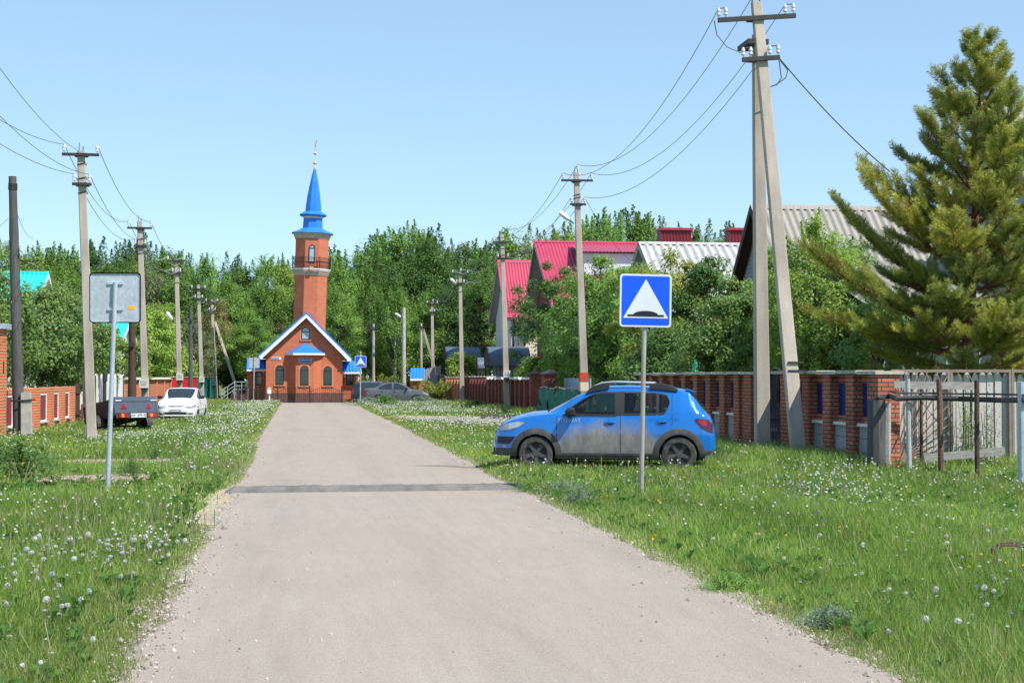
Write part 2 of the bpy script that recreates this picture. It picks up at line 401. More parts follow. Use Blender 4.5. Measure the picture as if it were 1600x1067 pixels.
g = MB(); n = 24
xs = np.linspace(-420, 420, n); ys = np.linspace(-60, 780, n)
g.add([(x, y, 0) for y in ys for x in xs], [(j*n+i, j*n+i+1, (j+1)*n+i+1, (j+1)*n+i) for j in range(n-1) for i in range(n-1)])
tag(g.build('ground', M['ground']), kind='structure')

LE = [gp(*p) for p in [(205,1067),(300,890),(365,770),(394,722),(402,690),(420,660),(433,640),(440,630)]]
RE = [gp(*p) for p in [(1410,1067),(1120,925),(960,840),(820,770),(768,745),(737,725),(690,700),(640,675),(600,655),(572,641),(556,631)]]
LEy = [-12] + [p.y for p in LE]; LEx = [LE[0].x] + [p.x for p in LE]
REy = [-12] + [p.y for p in RE]; REx = [RE[0].x] + [p.x for p in RE]
ROAD_END = 97.2
_jl = rng.normal(0, .035, 4000); _jr = rng.normal(0, .035, 4000)
def road_left(y): return np.interp(y, LEy, LEx)
def road_right(y): return np.interp(y, REy, REx)
rd = MB(); yy = np.arange(-12, ROAD_END + .01, .18); vs = []; fs = []
for i, y in enumerate(yy):
    jl = _jl[i] + .06*math.sin(y*1.3) + .05*math.sin(y*3.7+1); jr = _jr[i] + .06*math.sin(y*1.1+2) + .05*math.sin(y*4.1)
    a, b_ = road_left(y) + jl, road_right(y) + jr
    vs += [(a - .05, y, .002), (a, y, .022), (b_, y, .022), (b_ + .05, y, .002)]
for i in range(len(yy) - 1):
    for k in range(3): fs.append((4*i+k, 4*i+k+1, 4*i+4+k+1, 4*i+4+k))
rd.add(vs, fs); tag(rd.build('road', M['road']), kind='structure')

# crumbling earth along both edges, with loose gravel
rs_e = np.random.default_rng(5)
for fn_, sg in ((road_left, -1), (road_right, 1)):
    e_ = MB(); ys_ = np.arange(4, 96, .22); w0 = .0
    vs = []
    for y in ys_: w0 = .75*w0 + rs_e.normal(0, .05); x = fn_(y); vs += [(x - sg*.10, y, .005), (x + sg*max(.05, .16 + w0 + .08*math.sin(y*.7)), y, .005)]
    e_.add(vs, [(2*i, 2*i+1, 2*i+3, 2*i+2) for i in range(len(ys_)-1)]); tag(e_.build('verge_soil', mat('edge_soil', (.20, .165, .115), 1.0, .3, 5.0, .4, c2=(.33, .28, .20), fine=30) if sg < 0 else bpy.data.materials['edge_soil']), kind='structure')
n = 5200; y = 7 + 40*rs_e.random(n)**1.8; sg = np.where(rs_e.random(n) < .5, -1, 1); x = np.where(sg < 0, road_left(y), road_right(y)) + sg*np.where(rs_e.random(n) < .92, rs_e.normal(.02, .10, n), -np.abs(rs_e.normal(.3, .7, n)))
r = rs_e.uniform(.004, .013, n)*(1 + (rs_e.random(n) < .05)*1.2); c = np.stack([x, y, np.full(n, .022) + r*.3], 1); D = np.array([(1,0,0),(0,1,0),(-1,0,0),(0,-1,0)], float); Vg = []
for a in range(4):
    q = np.empty((n, 4, 3)); q[:, 0] = c + np.array([0, 0, 1])*r[:, None]*.8; q[:, 1] = c + D[a]*r[:, None]; q[:, 2] = c + (D[a] + D[(a+1) % 4])*r[:, None]*.62 - np.array([0, 0, 1])*r[:, None]*.5; q[:, 3] = c + D[(a+1) % 4]*r[:, None]; Vg.append(q.reshape(-1, 3))
cg = np.tile([.36, .31, .265], (n, 1))*rs_e.uniform(.45, 1.35, (n, 1))
def tint_mat(name):
    m, t, b, N, L = _nodes(name); a_ = N.new("ShaderNodeAttribute"); a_.attribute_name = "tint"; L.new(a_.outputs["Color"], b.inputs["Base Color"]); b.inputs["Roughness"].default_value = .95; return m
M['stones'] = tint_mat('loose_stones')
tag(obj('gravel', np_mesh('gravel', np.concatenate(Vg), 4, np.tile(cg, (4, 1)), M['stones'])), 'loose gravel strewn along the crumbling edges of the road', 'gravel', kind='stuff')

# speed bump: a raised strip of grey asphalt right across the road
sb = MB(); y0 = gp(590, 770).y; rings = []
for i, x in enumerate(np.linspace(road_left(y0) - .12, road_right(y0) + .14, 80)):
    k = .007 * math.sin(i*1.7) + .006*math.sin(i*.9) + random.gauss(0, .007); e = (1 if 1 < i < 78 else .45 if 0 < i < 79 else .15) * random.uniform(.93, 1.05)
    rings.append([(x, y0 - .03 + k, .012), (x, y0 + .05 + k, .012 + .052*e), (x, y0 + .16, .012 + .082*e), (x, y0 + .30, .012 + .090*e + k*.2), (x, y0 + .46, .012 + .07*e), (x, y0 + .70 - k*1.6, .012)])
sb.loft(rings, True)
tag(sb.build('speed_bump', M['bump_asphalt'], smooth=True, ang=60), 'low dark grey asphalt speed bump laid right across the pale road', 'speed bump')

def sheet(name, pts, z, m, jit=.05):
    s = MB(); P = []
    for i in range(len(pts)):
        p, q = Vector(pts[i]), Vector(pts[(i+1) % len(pts)]); k = max(1, int((q-p).length / .35))
        for j in range(k):
            c = p.lerp(q, j/k); P.append((c.x + random.gauss(0, jit), c.y + random.gauss(0, jit), z))
    s.add(P, [tuple(range(len(P)))]); return tag(s.build(name, m), kind='structure')
def gpx(*pts): return [gp(*p) for p in pts]
PATHS = [gpx((55,755),(232,752),(232,741),(70,744)), gpx((90,727),(268,724),(268,717),(100,719)),
         gpx((590,652),(660,656),(800,660),(800,652),(640,649))]
sheet('path', PATHS[0], .012, M['path_tile']); sheet('path', PATHS[1], .012, M['path_tile'])
sheet('sandy_track', PATHS[2], .010, M['sand'], .12)
SOIL = gpx((296,818),(318,790),(348,764),(378,764),(336,822)); sheet('verge_soil', SOIL, .006, M['sand'], .10)

st_ = MB(); st_.add([gp(640, 727, .026), gp(690, 728, .026), gp(741, 731, .026), gp(741, 728.6, .026), gp(690, 726.4, .026)], [(0, 1, 2, 3, 4)]); tag(st_.build('dark_streak', mat('darker_asphalt', (.20, .175, .155), .9, .2, 6.0)), kind='structure')  # thin flat streak across the road, darker than the asphalt around it
# a concrete slab bridging the ditch on the track, and a beam lying along it
sl = MB(); p = gp(735, 660); q = gp(772, 655)
sl.box(p.x - .9, p.x + 1.3, p.y - .3, p.y + .5, 0, .09); tag(sl.build('concrete_slab', M['cap_stone']), 'flat pale concrete slab on the sandy track beyond the blue car', 'slab')
sl = MB(); sl.bar((q.x - .5, q.y + .1, .1), (q.x + 2.6, q.y + .1, .1), .16)
tag(sl.build('timber_beam', M['old_wood']), 'dark timber beam lying on the track beyond the bonnet of the blue car', 'beam')

# ------------------------------------------------------------------ arched windows
def arch_pts(cx, z0, z1, wd, n=10):
    r = wd / 2; return [(cx - r, z0), (cx + r, z0)] + [(cx + r*math.cos(a), z1 - r + r*math.sin(a)) for a in [math.pi*k/n for k in range(n+1)]]
def ring(mb, outer, inner, ya, yb, T=None):
    n = len(outer); vs = [(x, y, z) for y in (ya, yb) for P in (outer, inner) for x, z in P]
    def I(layer, io, k): return layer*2*n + io*n + k % n
    fs = []
    for k in range(n):
        fs += [(I(0,0,k), I(0,0,k+1), I(0,1,k+1), I(0,1,k)), (I(0,0,k+1), I(0,0,k), I(1,0,k), I(1,0,k+1)), (I(0,1,k), I(0,1,k+1), I(1,1,k+1), I(1,1,k))]
    mb.add(vs, fs, T)
def arched_window(root, cx, z0, z1, wd, T, pane=None, trim=True, bars=True):
    """T maps (x along wall, y out of wall = negative, z)"""
    if trim:
        t = MB(); ring(t, arch_pts(cx, z0 - .04, z1 + .13, wd + .26), arch_pts(cx, z0, z1, wd), -.025, .01, T)
        t.box(cx - wd/2 - .10, cx + wd/2 + .10, -.07, .01, z0 - .10, z0 - .035, T); t.build('window_trim', M['brick_trim'], root)
    f = MB(); ring(f, arch_pts(cx, z0, z1, wd), arch_pts(cx, z0 + .05, z1 - .05, wd - .10), -.05, .01, T)
    if bars: f.box(cx - wd/2 + .04, cx + wd/2 - .04, -.045, .0, z1 - wd*.62, z1 - wd*.62 + .05, T)
    fr = f.build('window', M['frame_brown'], root)
    pn = MB(); pn.prism(arch_pts(cx, z0 + .02, z1 - .02, wd - .04), -.02, -.012, 'y', T); pn.build('pane', pane or M['glass'], fr)

# ------------------------------------------------------------------ the mosque
YM = 100.0
def mx(px): return at(px, 589, YM).x
def mz(py): return at(480, py, YM).z
x0, x1 = mx(415.5), mx(535); xc = mx(478.3); za = mz(491); ze = mz(557)
mos = thing('mosque', 'small orange brick mosque with blue roofs and a tall minaret at the road end', 'mosque', (xc, YM, 0))
# front walls; the gable wall
b = MB(); apex = za - .18
zl = apex - (xc - x0) * (za - ze) / (xc - mx(405.4)) ; zr = apex - (x1 - xc) * (za - ze) / (mx(547) - xc)
b.prism([(x0, .62), (x1, .62), (x1, zr), (xc, apex), (x0, zl)], YM, YM + 7, 'y'); b.build('wall', M['brick_mosque'], mos)
b = MB(); b.box(x0 - .05, x1 + .05, YM - .05, YM + 7.05, 0, .62)
b.prism([(mx(450), YM - .04), (mx(461.5), YM - .62), (mx(490.5), YM - .62), (mx(503), YM - .04)], 0, .625); b.build('plinth', M['granite'], mos)
# gable roof with white barge boards
ol, orr = mx(404), mx(548.5); zel, zer = mz(557), mz(560); th = .10
b = MB(); b.prism([(ol, zel), (xc, za), (orr, zer), (orr, zer + th), (xc, za + th + .03), (ol, zel + th)], YM - .42, YM + 7.4, 'y'); b.build('roof', M['roof_blue'], mos)
b = MB(); d = .20
b.prism([(ol, zel - .03), (xc, za - .012), (xc, za - d - .05), (ol + .28, zel - .05 - .03), (ol + .28, zel - .19), (ol, zel - .19)], YM - .45, YM - .38, 'y')
b.prism([(orr, zer - .03), (orr, zer - .19), (orr - .28, zer - .19), (orr - .28, zer - .05 - .03), (xc, za - d - .05), (xc, za - .012)], YM - .448, YM - .382, 'y')
b.box(ol, ol + .06, YM - .38, YM + 7.3, zel - .19, zel - .01); b.box(orr - .06, orr, YM - .38, YM + 7.3, zer - .19, zer - .01)
b.box(ol + .06, x0, YM - .38, YM + 7.2, zel - .18, zel - .16); b.box(x1, orr - .06, YM - .38, YM + 7.2, zer - .18, zer - .16); b.build('barge_board', M['white'], mos)
# bay
plan = [(mx(451), YM), (mx(462), YM - .58), (mx(490), YM - .58), (mx(502.5), YM)]; zb = mz(554.5)
b = MB(); b.prism(plan, .625, zb, 'z'); b.build('bay', M['brick_mosque'], mos)
ap = (mx(477), YM - .02, mz(536)); ev = [(mx(446), YM - .02), (mx(458), YM - .95), (mx(494), YM - .95), (mx(508), YM - .02)]
b = MB(); b.add([(x, y, zb + .11) for x, y in ev] + [ap], [(0, 1, 4), (1, 2, 4), (2, 3, 4), (3, 2, 1, 0)]); b.build('bay_roof', M['roof_blue'], mos)
b = MB(); b.prism([(x, y) for x, y in ev], zb - .02, zb + .105); b.build('fascia', M['white'], mos)
T0 = Matrix.Translation((0, YM, 0))
arched_window(mos, mx(437), mz(601), mz(570.5), .54, T0); arched_window(mos, mx(512), mz(602), mz(572), .54, T0)
arched_window(mos, mx(475.5), mz(602), mz(571), .54, Matrix.Translation((0, YM - .58, 0)))
arched_window(mos, mx(477.5), mz(530.5), mz(511), .56, T0, pane=M['glass_sky'])
# sign on the bay: blue board with one word, and the street plate at its left
sg = MB(); cx = mx(476.5); zc = mz(562.8); sg.box(cx - .40, cx + .40, YM - .615, YM - .582, zc - .165, zc + .165); s1 = sg.build('name_board', M['white'], mos)
sg = MB(); sg.box(cx - .375, cx + .375, YM - .622, YM - .612, zc - .14, zc + .14); sg.build('board_face', mat('board_blue', (.012, .06, .36), .5, .1, 3.0), s1)
Tt = Matrix.Translation((cx, YM - .624, zc)) @ Matrix.Rotation(R(90), 4, 'X')
tm = text_mb("ГЫЙНИСА", .155, Tt, .002, .003); tm.build('lettering', M['white'], s1)
sg = MB(); cx = mx(431.5); zc = mz(560); sg.box(cx - .32, cx + .32, YM - .03, YM - .002, zc - .085, zc + .085); s2 = sg.build('street_plate', M['white'], mos)
sg = MB(); sg.box(cx - .30, cx + .19, YM - .036, YM - .028, zc - .065, zc + .065); sg.build('plate_face', mat('plate_blue', (.10, .17, .45), .5, .2, 9.0, c2=(.35, .42, .62)), s2)
# side wings under tiled blue roofs
for (wa, wb, ea, eb, yt, ye, wcx) in ((mx(386), x0, mx(385.5), mx(417), 560, 577, 404), (x1, mx(560), mx(533), mx(565), 564.5, 581, 546.5)):
    yw = YM + 2.2; k = (yw - .6) / YM
    ztop = 1.65 + (mz(yt) - 1.65) * 1.035; zeave = 1.65 + (mz(ye) - 1.65) * k
    wa_, wb_ = (wa * 1.02, wb) if wa < x0 else (wa, wb * 1.02)
    b = MB(); b.box(wa_, wb_, yw, yw + 3, .0, zeave); b.build('wing_wall', M['brick_mosque'], mos)
    b = MB(); u0 = Vector((ea * 1.02 if wa < x0 else ea, yw - .6, zeave)); uu = Vector(((eb if wa < x0 else eb * 1.02) - u0.x, 0, 0)); vv = Vector((0, 1.7, ztop - zeave))
    b.wave(u0 + Vector((0, 0, .03)), uu, vv, uu.cross(vv), .22, .022); b.build('wing_roof', M['roof_blue_tile'], mos)
    b = MB(); b.box(u0.x, u0.x + uu.x, yw - .62, yw - .56, zeave - .13, zeave - .005); b.tube([(x0 - .3 if wa < x0 else x1 + .05, yw - .6, zeave - .12), (x0 - .1 if wa < x0 else x1 + .25, yw - .4, zeave - .3), (x0 - .06 if wa < x0 else x1 + .06, yw - .1, zeave - .4)], .04, 6)
    b.build('gutter', M['white'], mos)
    arched_window(mos, mx(wcx) * 1.02, mz(602), mz(581), .48, Matrix.Translation((0, yw, 0)))
# a stair rail at the left wing
b = MB()
for dz in (.35, .6, .85): b.tube([(mx(345), YM + .6, dz - .1), (mx(366), YM + .7, dz + .5), (mx(388), YM + .7, dz + .5)], .025, 5)
for px in (345, 355, 366, 377, 387): b.tube([(mx(px), YM + .65, 0), (mx(px), YM + .65, .75 + min(.6, (px - 345)*.03))], .025, 5)
b.build('stair_rail', M['galv'], mos)
b = MB(); b.box(mx(360), mx(386), YM + .8, YM + 2.4, 0, .55); b.build('stair_landing', M['granite'], mos)
# minaret: octagonal, leaning very slightly
YT = 105.0
def tx(px): return at(px, 589, YT).x
def tz(py): return at(484, py, YT).z
ax = tx(479.5); Tm = Matrix.Translation((ax, YT, 0)) @ Matrix.Rotation(R(1.75), 4, 'Y'); PH = R(22.5)
def oct_(prof, name, m, parent=mos, ph=PH, n=8):
    b = MB(); b.lathe([(r / math.cos(math.pi / n) if n == 8 else r, z) for r, z in prof], n, Tm, ph); return b.build(name, m, parent, smooth=(n > 8))
oct_([(1.10, 0), (1.10, tz(431))], 'minaret_shaft', M['brick_mosque'])
oct_([(1.13, tz(432)), (1.22, tz(428)), (1.22, tz(426)), (1.28, tz(425.5)), (1.30, tz(423))], 'balcony_cornice', M['cream'])
oct_([(1.32, tz(423) + .01), (1.32, tz(421.3))], 'balcony_floor', M['white'])
oct_([(1.13, tz(420.5)), (1.13, tz(373))], 'minaret_lantern', M['brick_mosque'])
oct_([(1.15, tz(374.5)), (1.21, tz(372)), (1.21, tz(370)), (1.26, tz(369.5)), (1.29, tz(366))], 'lantern_cornice', M['cream'])
oct_([(1.42, tz(366) + .01), (1.40, tz(365)), (.98, tz(361)), (.68, tz(357))], 'minaret_roof', M['roof_blue'])
oct_([(.68, tz(357.2)), (.645, tz(341.5))], 'minaret_neck', M['roof_blue'])
oct_([(.66, tz(341.6)), (.68, tz(339))], 'neck_band', M['brass'])
oct_([(.70, tz(339.2)), (.92, tz(337)), (.92, tz(336)), (.60, tz(331.5))], 'spire_skirt', M['roof_blue'])
oct_([(.55, tz(331.6)), (.52, tz(322)), (.43, tz(305)), (.27, tz(284)), (.10, tz(266)), (.06, tz(264))], 'spire', M['roof_blue'])
fin = oct_([(.09, tz(264.5)), (.07, tz(258)), (.03, tz(256.5)), (.03, tz(226))], 'finial', M['brass'], n=10)
for zc, r in ((tz(254.5), .13), (tz(239.5), .105)):
    b = MB(); b.lathe([(max(.004, r*math.sin(math.pi*k/8)), zc - r*math.cos(math.pi*k/8)) for k in range(9)], 12, Tm); b.build('finial_ball', M['brass'], fin, smooth=True)
b = MB(); zc = tz(226); Tq = Tm @ Matrix.Translation((.02, 0, zc + .10)) @ Matrix.Rotation(R(75), 4, 'Z')
out = [(.24*math.cos(a), .24*math.sin(a)) for a in np.linspace(R(-250), R(70), 20)]; inn = [(.04 + .19*math.cos(a), .04 + .19*math.sin(a)) for a in np.linspace(R(60), R(-240), 20)]
b.prism(out + inn, -.02, .02, 'y', Tq); b.build('crescent', M['brass'], fin)
arched_window(mos, 0, tz(412), tz(384.5), .42, Tm @ Matrix.Translation((0, -1.13, 0)), pane=M['glass_sky'], trim=False)
b = MB()                      # balcony railing
for k in range(8):
    a0, a1 = PH + k*math.pi/4, PH + (k+1)*math.pi/4; rr = 1.30 / math.cos(math.pi/8); zf = tz(420.5)
    p, q = Vector((rr*math.cos(a0), rr*math.sin(a0), zf)), Vector((rr*math.cos(a1), rr*math.sin(a1), zf))
    for dz in (.08, .42, .72): b.tube([Tm @ (p + Vector((0,0,dz))), Tm @ (q + Vector((0,0,dz)))], .018, 5)
    for j in range(10): c = p.lerp(q, j/10); b.tube([Tm @ c, Tm @ (c + Vector((0, 0, .72 if j else .85)))], .012 if j else .03, 4)
b.build('balcony_railing', M['steel_dark'], mos)
b = MB(); b.box(-.13, .13, -1.42, -1.34, tz(424), tz(419), Tm); b.build('loudspeaker', M['cream'], mos)
# the low iron fence in front
YF = 97.6
fen = thing('iron_fence', 'low black iron fence with sagging scroll tops in front of the mosque', 'fence', (at(480, 589, YF).x, YF, 0))
posts = [at(p, 589, YF).x for p in (371, 403, 434, 463, 484 + 0, 508, 534, 558)]
posts = [at(p, 589, YF).x for p in (372, 403, 434, 484, 534, 575)]
for x in posts:
    b = MB(); b.box(x - .045, x + .045, YF - .045, YF + .045, 0, 1.10); b.build('post', M['steel_dark'], fen)
b = MB()
for a, c in zip(posts[:-1], posts[1:]):
    b.tube([(a, YF, .12), (c, YF, .12)], .014, 5); b.tube([(a, YF, .60), (c, YF, .60)], .014, 5)
    N_ = 16; hi = [a + (c-a)*k/N_ for k in range(N_+1)]
    top = [.72 + .30*math.sin(math.pi*k/N_) for k in range(N_+1)]
    b.tube([(x, YF, z) for x, z in zip(hi, top)], .016, 5)
    for x, z in zip(hi[1:-1], top[1:-1]): b.tube([(x, YF, .05), (x, YF, z)], .010, 4)
b.build('fence_bars', M['steel_dark'], fen)
b = MB(); p = at(421, 589, 96.8); b.tube([(p.x, p.y, 0), (p.x, p.y, .62)], .05, 8); b.cbox((p.x, p.y, .78), (.24, .24, .34)); b.prism([(p.x - .16, .95), (p.x + .16, .95), (p.x, 1.03)], p.y - .15, p.y + .15, 'y')
tag(b.build('post_box', M['picket_white']), 'small pale box on a white pole beside the mosque fence', 'box')
# little kiosk with the same blue tiles, off to the right
p = at(650, 589, 103); ks = thing('kiosk', 'small brick kiosk with a blue tiled roof behind the grey saloon car', 'kiosk', (p.x, 103, 0))
b = MB(); b.box(p.x - .25, p.x + .5, 103, 105, 0, 1.55); b.build('wall', M['brick_mosque'], ks)
b = MB(); u = Vector((.95, 0, 0)); v = Vector((.12, 1.0, .72)); b.wave((p.x - .42, 102.7, 1.58), u, v, u.cross(v), .22, .022); b.build('roof', M['roof_blue_tile'], ks)
b = MB(); b.box(p.x - .42, p.x + .53, 102.66, 102.72, 1.42, 1.55); b.build('fascia', M['white'], ks)

# ------------------------------------------------------------------ houses
def gable_house(name, label, xa, xb, ya, yr, yb, ze, zr, wallm, roofm, over=.45, soff=None, pitch=.2, amp=.018, zeb=None, boards=None):
    """ridge along X from xa to xb at y=yr; eaves at ya (towards the camera) and yb"""
    h = thing(name, label, 'house', ((xa+xb)/2, yr, 0)); zeb = ze if zeb is None else zeb
    kf = (zr - ze) / (yr - ya); kb = (zr - zeb) / (yb - yr); d = .18
    b = MB(); ia, ib = ya + over, yb - over
    b.prism([(ia, 0), (ib, 0), (ib, zeb + over*kb - d), (yr, zr - d), (ia, ze + over*kf - d)], xa + over, xb - over, 'x'); wall = b.build('wall', wallm, h)
    u = Vector((xb - xa, 0, 0))
    b = MB(); v = Vector((0, yr - ya, zr - ze)); b.wave((xa, ya, ze), u, v, u.cross(v), pitch, amp)
    v2 = Vector((0, yb - yr, zeb - zr)); b.wave((xa, yr, zr), u, v2, u.cross(v2), pitch, amp)
    b.prism([(yr - .16, zr - .16*kf + .03), (yr, zr + .05), (yr + .16, zr - .16*kb + .03), (yr, zr + .02)], xa, xb, 'x')
    rf = b.build('roof', roofm, h)
    b = MB()
    for xx in (xa, xb - .05):
        b.prism([(ya, ze - .05), (yr, zr - .05), (yr, zr - .05 - .22), (ya, ze - .05 - .22)], xx, xx + .05, 'x'); b.prism([(yr, zr - .05), (yb, zeb - .05), (yb, zeb - .27), (yr, zr - .27)], xx, xx + .05, 'x')
    b.prism([(ya + .02, ze - .09), (yr, zr - .09), (yr, zr - .12), (ya + .02, ze - .12)], xa + .05, xb - .05, 'x')
    b.prism([(yr, zr - .09), (yb - .02, zeb - .09), (yb - .02, zeb - .12), (yr, zr - .12)], xa + .05, xb - .05, 'x')
    b.box(xa + .05, xb - .05, ya, ya + .05, ze - .22, ze - .03)
    b.build('barge_board', boards or soff or M['soffit'], h)
    return h, wall, rf
def flat_window(parent, c, wd, ht, face, frame=None, sash=True):
    """face: unit outward direction '-y' or '-x'"""
    T = Matrix.Translation(Vector(c)) @ (Matrix() if face == '-y' else Matrix.Rotation(R(-90), 4, 'Z'))
    f = MB(); o = [(-wd/2, -ht/2), (wd/2, -ht/2), (wd/2, ht/2), (-wd/2, ht/2)]; k = .07
    i = [(-wd/2+k, -ht/2+k), (wd/2-k, -ht/2+k), (wd/2-k, ht/2-k), (-wd/2+k, ht/2-k)]
    ring(f, o, i, -.06, .0, T)
    if sash: f.box(-.03, .03, -.055, 0, -ht/2 + k, ht/2 - k, T)
    fr = f.build('window', frame or M['white'], parent)
    p = MB(); p.box(-wd/2 + .02, wd/2 - .02, -.025, -.01, -ht/2 + .02, ht/2 - .02, T); p.build('pane', M['glass'], fr)

XH = 13.6
# H4: furthest crimson roof, white siding
pk = atx(777, 407, XH); ef = atx(784.5, 497, XH)
h4, w4, r4 = gable_house('house', 'white sided house under a steep crimson roof with a satellite dish, furthest right', XH, XH + 9, pk.y - 3.6, pk.y, pk.y + 5.0, ef.z, pk.z, M['siding'], M['pink'], .5, M['soffit'])
yf = pk.y - 3.1
b = MB()
for k in range(26): b.box(XH + .52 + k*.0, XH + 8.4, yf - .03, yf - .005, .3 + k*.21, .3 + k*.21 + .19)
b.build('siding_boards', M['siding_cream'], h4)
b = MB(); b.box(XH + .8, XH + 1.9, yf - .06, yf - .03, ef.z - 1.5, ef.z - .35); b.build('window_blind', mat('pale_blue_blind', (.42, .58, .74), .6, .06, 2.0), h4)
b = MB(); b.tube([(XH + .6, yf - .55, ef.z - .08), (XH + .7, yf - .3, ef.z - .5), (XH + .66, yf - .06, ef.z - .8), (XH + .66, yf - .06, .3)], .05, 6); b.box(XH, XH + 8.9, yf - .68, yf - .55, ef.z - .10, ef.z - .02); b.build('drainpipe', M['frame_brown'], h4)
b = MB()
for k in range(4): b.tube([(XH + .6 + k*2.4, yf - .2, ef.z + .48), (XH + .6 + k*2.4, yf - .25, ef.z + .68)], .02, 4)
b.tube([(XH + .3, yf - .25, ef.z + .62), (XH + 8.6, yf - .25, ef.z + .62)], .022, 5); b.tube([(XH + .3, yf - .25, ef.z + .5), (XH + 8.6, yf - .25, ef.z + .5)], .022, 5); b.build('snow_guard', M['frame_brown'], h4)
dp = at(826, 510, yf - .5); b = MB(); Td = Matrix.Translation(dp) @ Matrix.Rotation(R(60), 4, 'X') @ Matrix.Rotation(R(20), 4, 'Y')
b.lathe([(.02, .0), (.25, .03), (.45, .12), (.45, .135), (.25, .05), (.02, .03)], 20, Td); b.tube([Td @ Vector((0, -.4, .1)), Td @ Vector((0, 0, .5))], .015, 5); b.tube([dp, dp + Vector((0, .5, -.1))], .03, 5); b.build('satellite_dish', M['steel_dark'], h4, smooth=True)
# H3: big crimson roof over red brick, pale shed dormer
pk = atx(834, 377, XH); e3 = atx(858, 462, XH)
h3, w3, r3 = gable_house('house', 'red brick house under a large crimson metal roof with a pale dormer', XH, XH + 10.5, e3.y - .8, pk.y, pk.y + 4.2, e3.z - .55, pk.z, M['brick_brown'], M['pink'], .75, M['soffit'])
ry = pk.y; kf = (pk.z - (e3.z - .55)) / (ry - (e3.y - .8))
dx0 = at(907, 400, ry - 2.2).x; zt = pk.z - .75
b = MB(); b.prism([(ry - 3.3, zt - kf*2.4), (ry - 3.3, zt - .18), (ry - .75, zt - .05), (ry - .75, zt - kf*.2)], dx0, XH + 9.9, 'x'); b.build('dormer', M['siding_blue'] if False else mat('pale_dormer_siding', (.62, .66, .70), .6, .06, 2.0), h3)
b = MB(); uu = Vector((XH + 10.3 - dx0 + .35, 0, 0)); vv = Vector((0, 3.0, .62)); b.wave((dx0 - .35, ry - 3.65, zt - .12), uu, vv, uu.cross(vv), .2, .018); b.build('dormer_roof', M['pink'], h3)
for k in range(2): flat_window(h3, (XH + .74, ry - 1.2 + k*1.5, e3.z - 1.2), .8, 1.3, '-x', M['frame_brown'])
b = MB(); b.prism([(-.9, 0), (.9, 0), (0, 1.5)], 0, .04, 'y', Matrix.Translation((at(915, 430, ry - 3.9).x, ry - 4.0, pk.z - 3.4)))
# H2: pale slate roof with maroon chimneys
pk = at(997, 379, 67)
h2, w2, r2 = gable_house('house', 'house with a pale corrugated slate roof and two maroon chimney boxes', pk.x, pk.x + 13, 61.5, 67, 72.5, pk.z - 3.6, pk.z, M['siding'], M['slate_pale'], .4, M['soffit'], .36, .055)
for a, c in ((1030, 1077), (1136, 1168)):
    xa_, xb_ = at(a, 370, 67.5).x, at(c, 370, 67.5).x; zt = at(a, 361, 67.5).z
    b = MB(); b.wave((xa_, 67.1, pk.z - .35), (xb_ - xa_, 0, 0), (0, 0, zt - pk.z + .35), (0, -1, 0), .15, .018); b.box(xa_ + .02, xb_ - .02, 67.13, 67.9, pk.z - .5, zt); ch = b.build('chimney', M['maroon_metal'], r2)
    b = MB(); b.box(xa_ - .07, xb_ + .07, 67.0, 68.0, zt, zt + .11); b.build('chimney_cap', mat('crimson_cap', (.36, .03, .05), .45, .1, 3.0), ch)
# H1: grey slate roof, boarded gable end towards the road
pk = at(1172, 321, 51)
h1, w1, r1 = gable_house('house', 'house with a weathered grey slate roof and a dark bargeboard gable behind the double pole', pk.x, pk.x + 9, 46.2, 51, 55.6, pk.z - 4.7, pk.z, M['brick_red'], M['slate'], .4, M['brown_wood'], .26, .04)
b = MB()
for k in range(30):
    z = pk.z - .75 - k*.14; hw_ = (pk.z - z) / 4.7 * 4.6 - .45
    if hw_ > .1: b.box(pk.x + .36, pk.x + .395, 51 - hw_, 51 + hw_, z - .13, z)
b.build('gable_boarding', M['siding_blue'], h1)
b = MB(); b.box(pk.x + .38, pk.x + .398, 47.0, 55.0, 1.2, 3.0)
for k in range(3): flat_window(h1, (pk.x + 2 + k*2.4, 46.6, 1.75), 1.0, 1.3, '-y')
# H0: the big house behind the pine
pk = at(1538, 158, 39); X0 = pk.x
h0, w0, r0 = gable_house('house', 'large maroon boarded house with grey slate roof half hidden behind the pine', X0, X0 + 8, 34.8, 39, 43.2, pk.z - 4.6, pk.z, M['siding_blue'], M['slate'], .4, M['grey_wood'], .26, .04)
b = MB(); xl = at(1352, 560, 36.6).x; b.box(xl, X0 + 7.6, 36.4, 41, 0, 3.55); ann = b.build('annex_wall', mat('maroon_boards', (.10, .034, .038), .75, .25, 3.0, dim=(6, 1, .5)), h0)
b = MB(); u = Vector((X0 + .6 - xl, 0, 0)); v = Vector((0, 4.9, 1.5)); b.wave((xl - .3, 36.0, 3.5), u, v, u.cross(v), .26, .04); b.build('annex_roof', M['slate'], h0)
for px in (1402, 1432, 1478, 1530): flat_window(ann, (at(px, 560, 36.4).x, 36.39, 1.95), .85, 1.5, '-y', mat('pale_blue_frame', (.45, .56, .66), .6, .1, 4.0))
for k in range(2): flat_window(h0, (X0 + 2.2 + k*2.6, 35.18, 4.7), 1.0, 1.2, '-y')
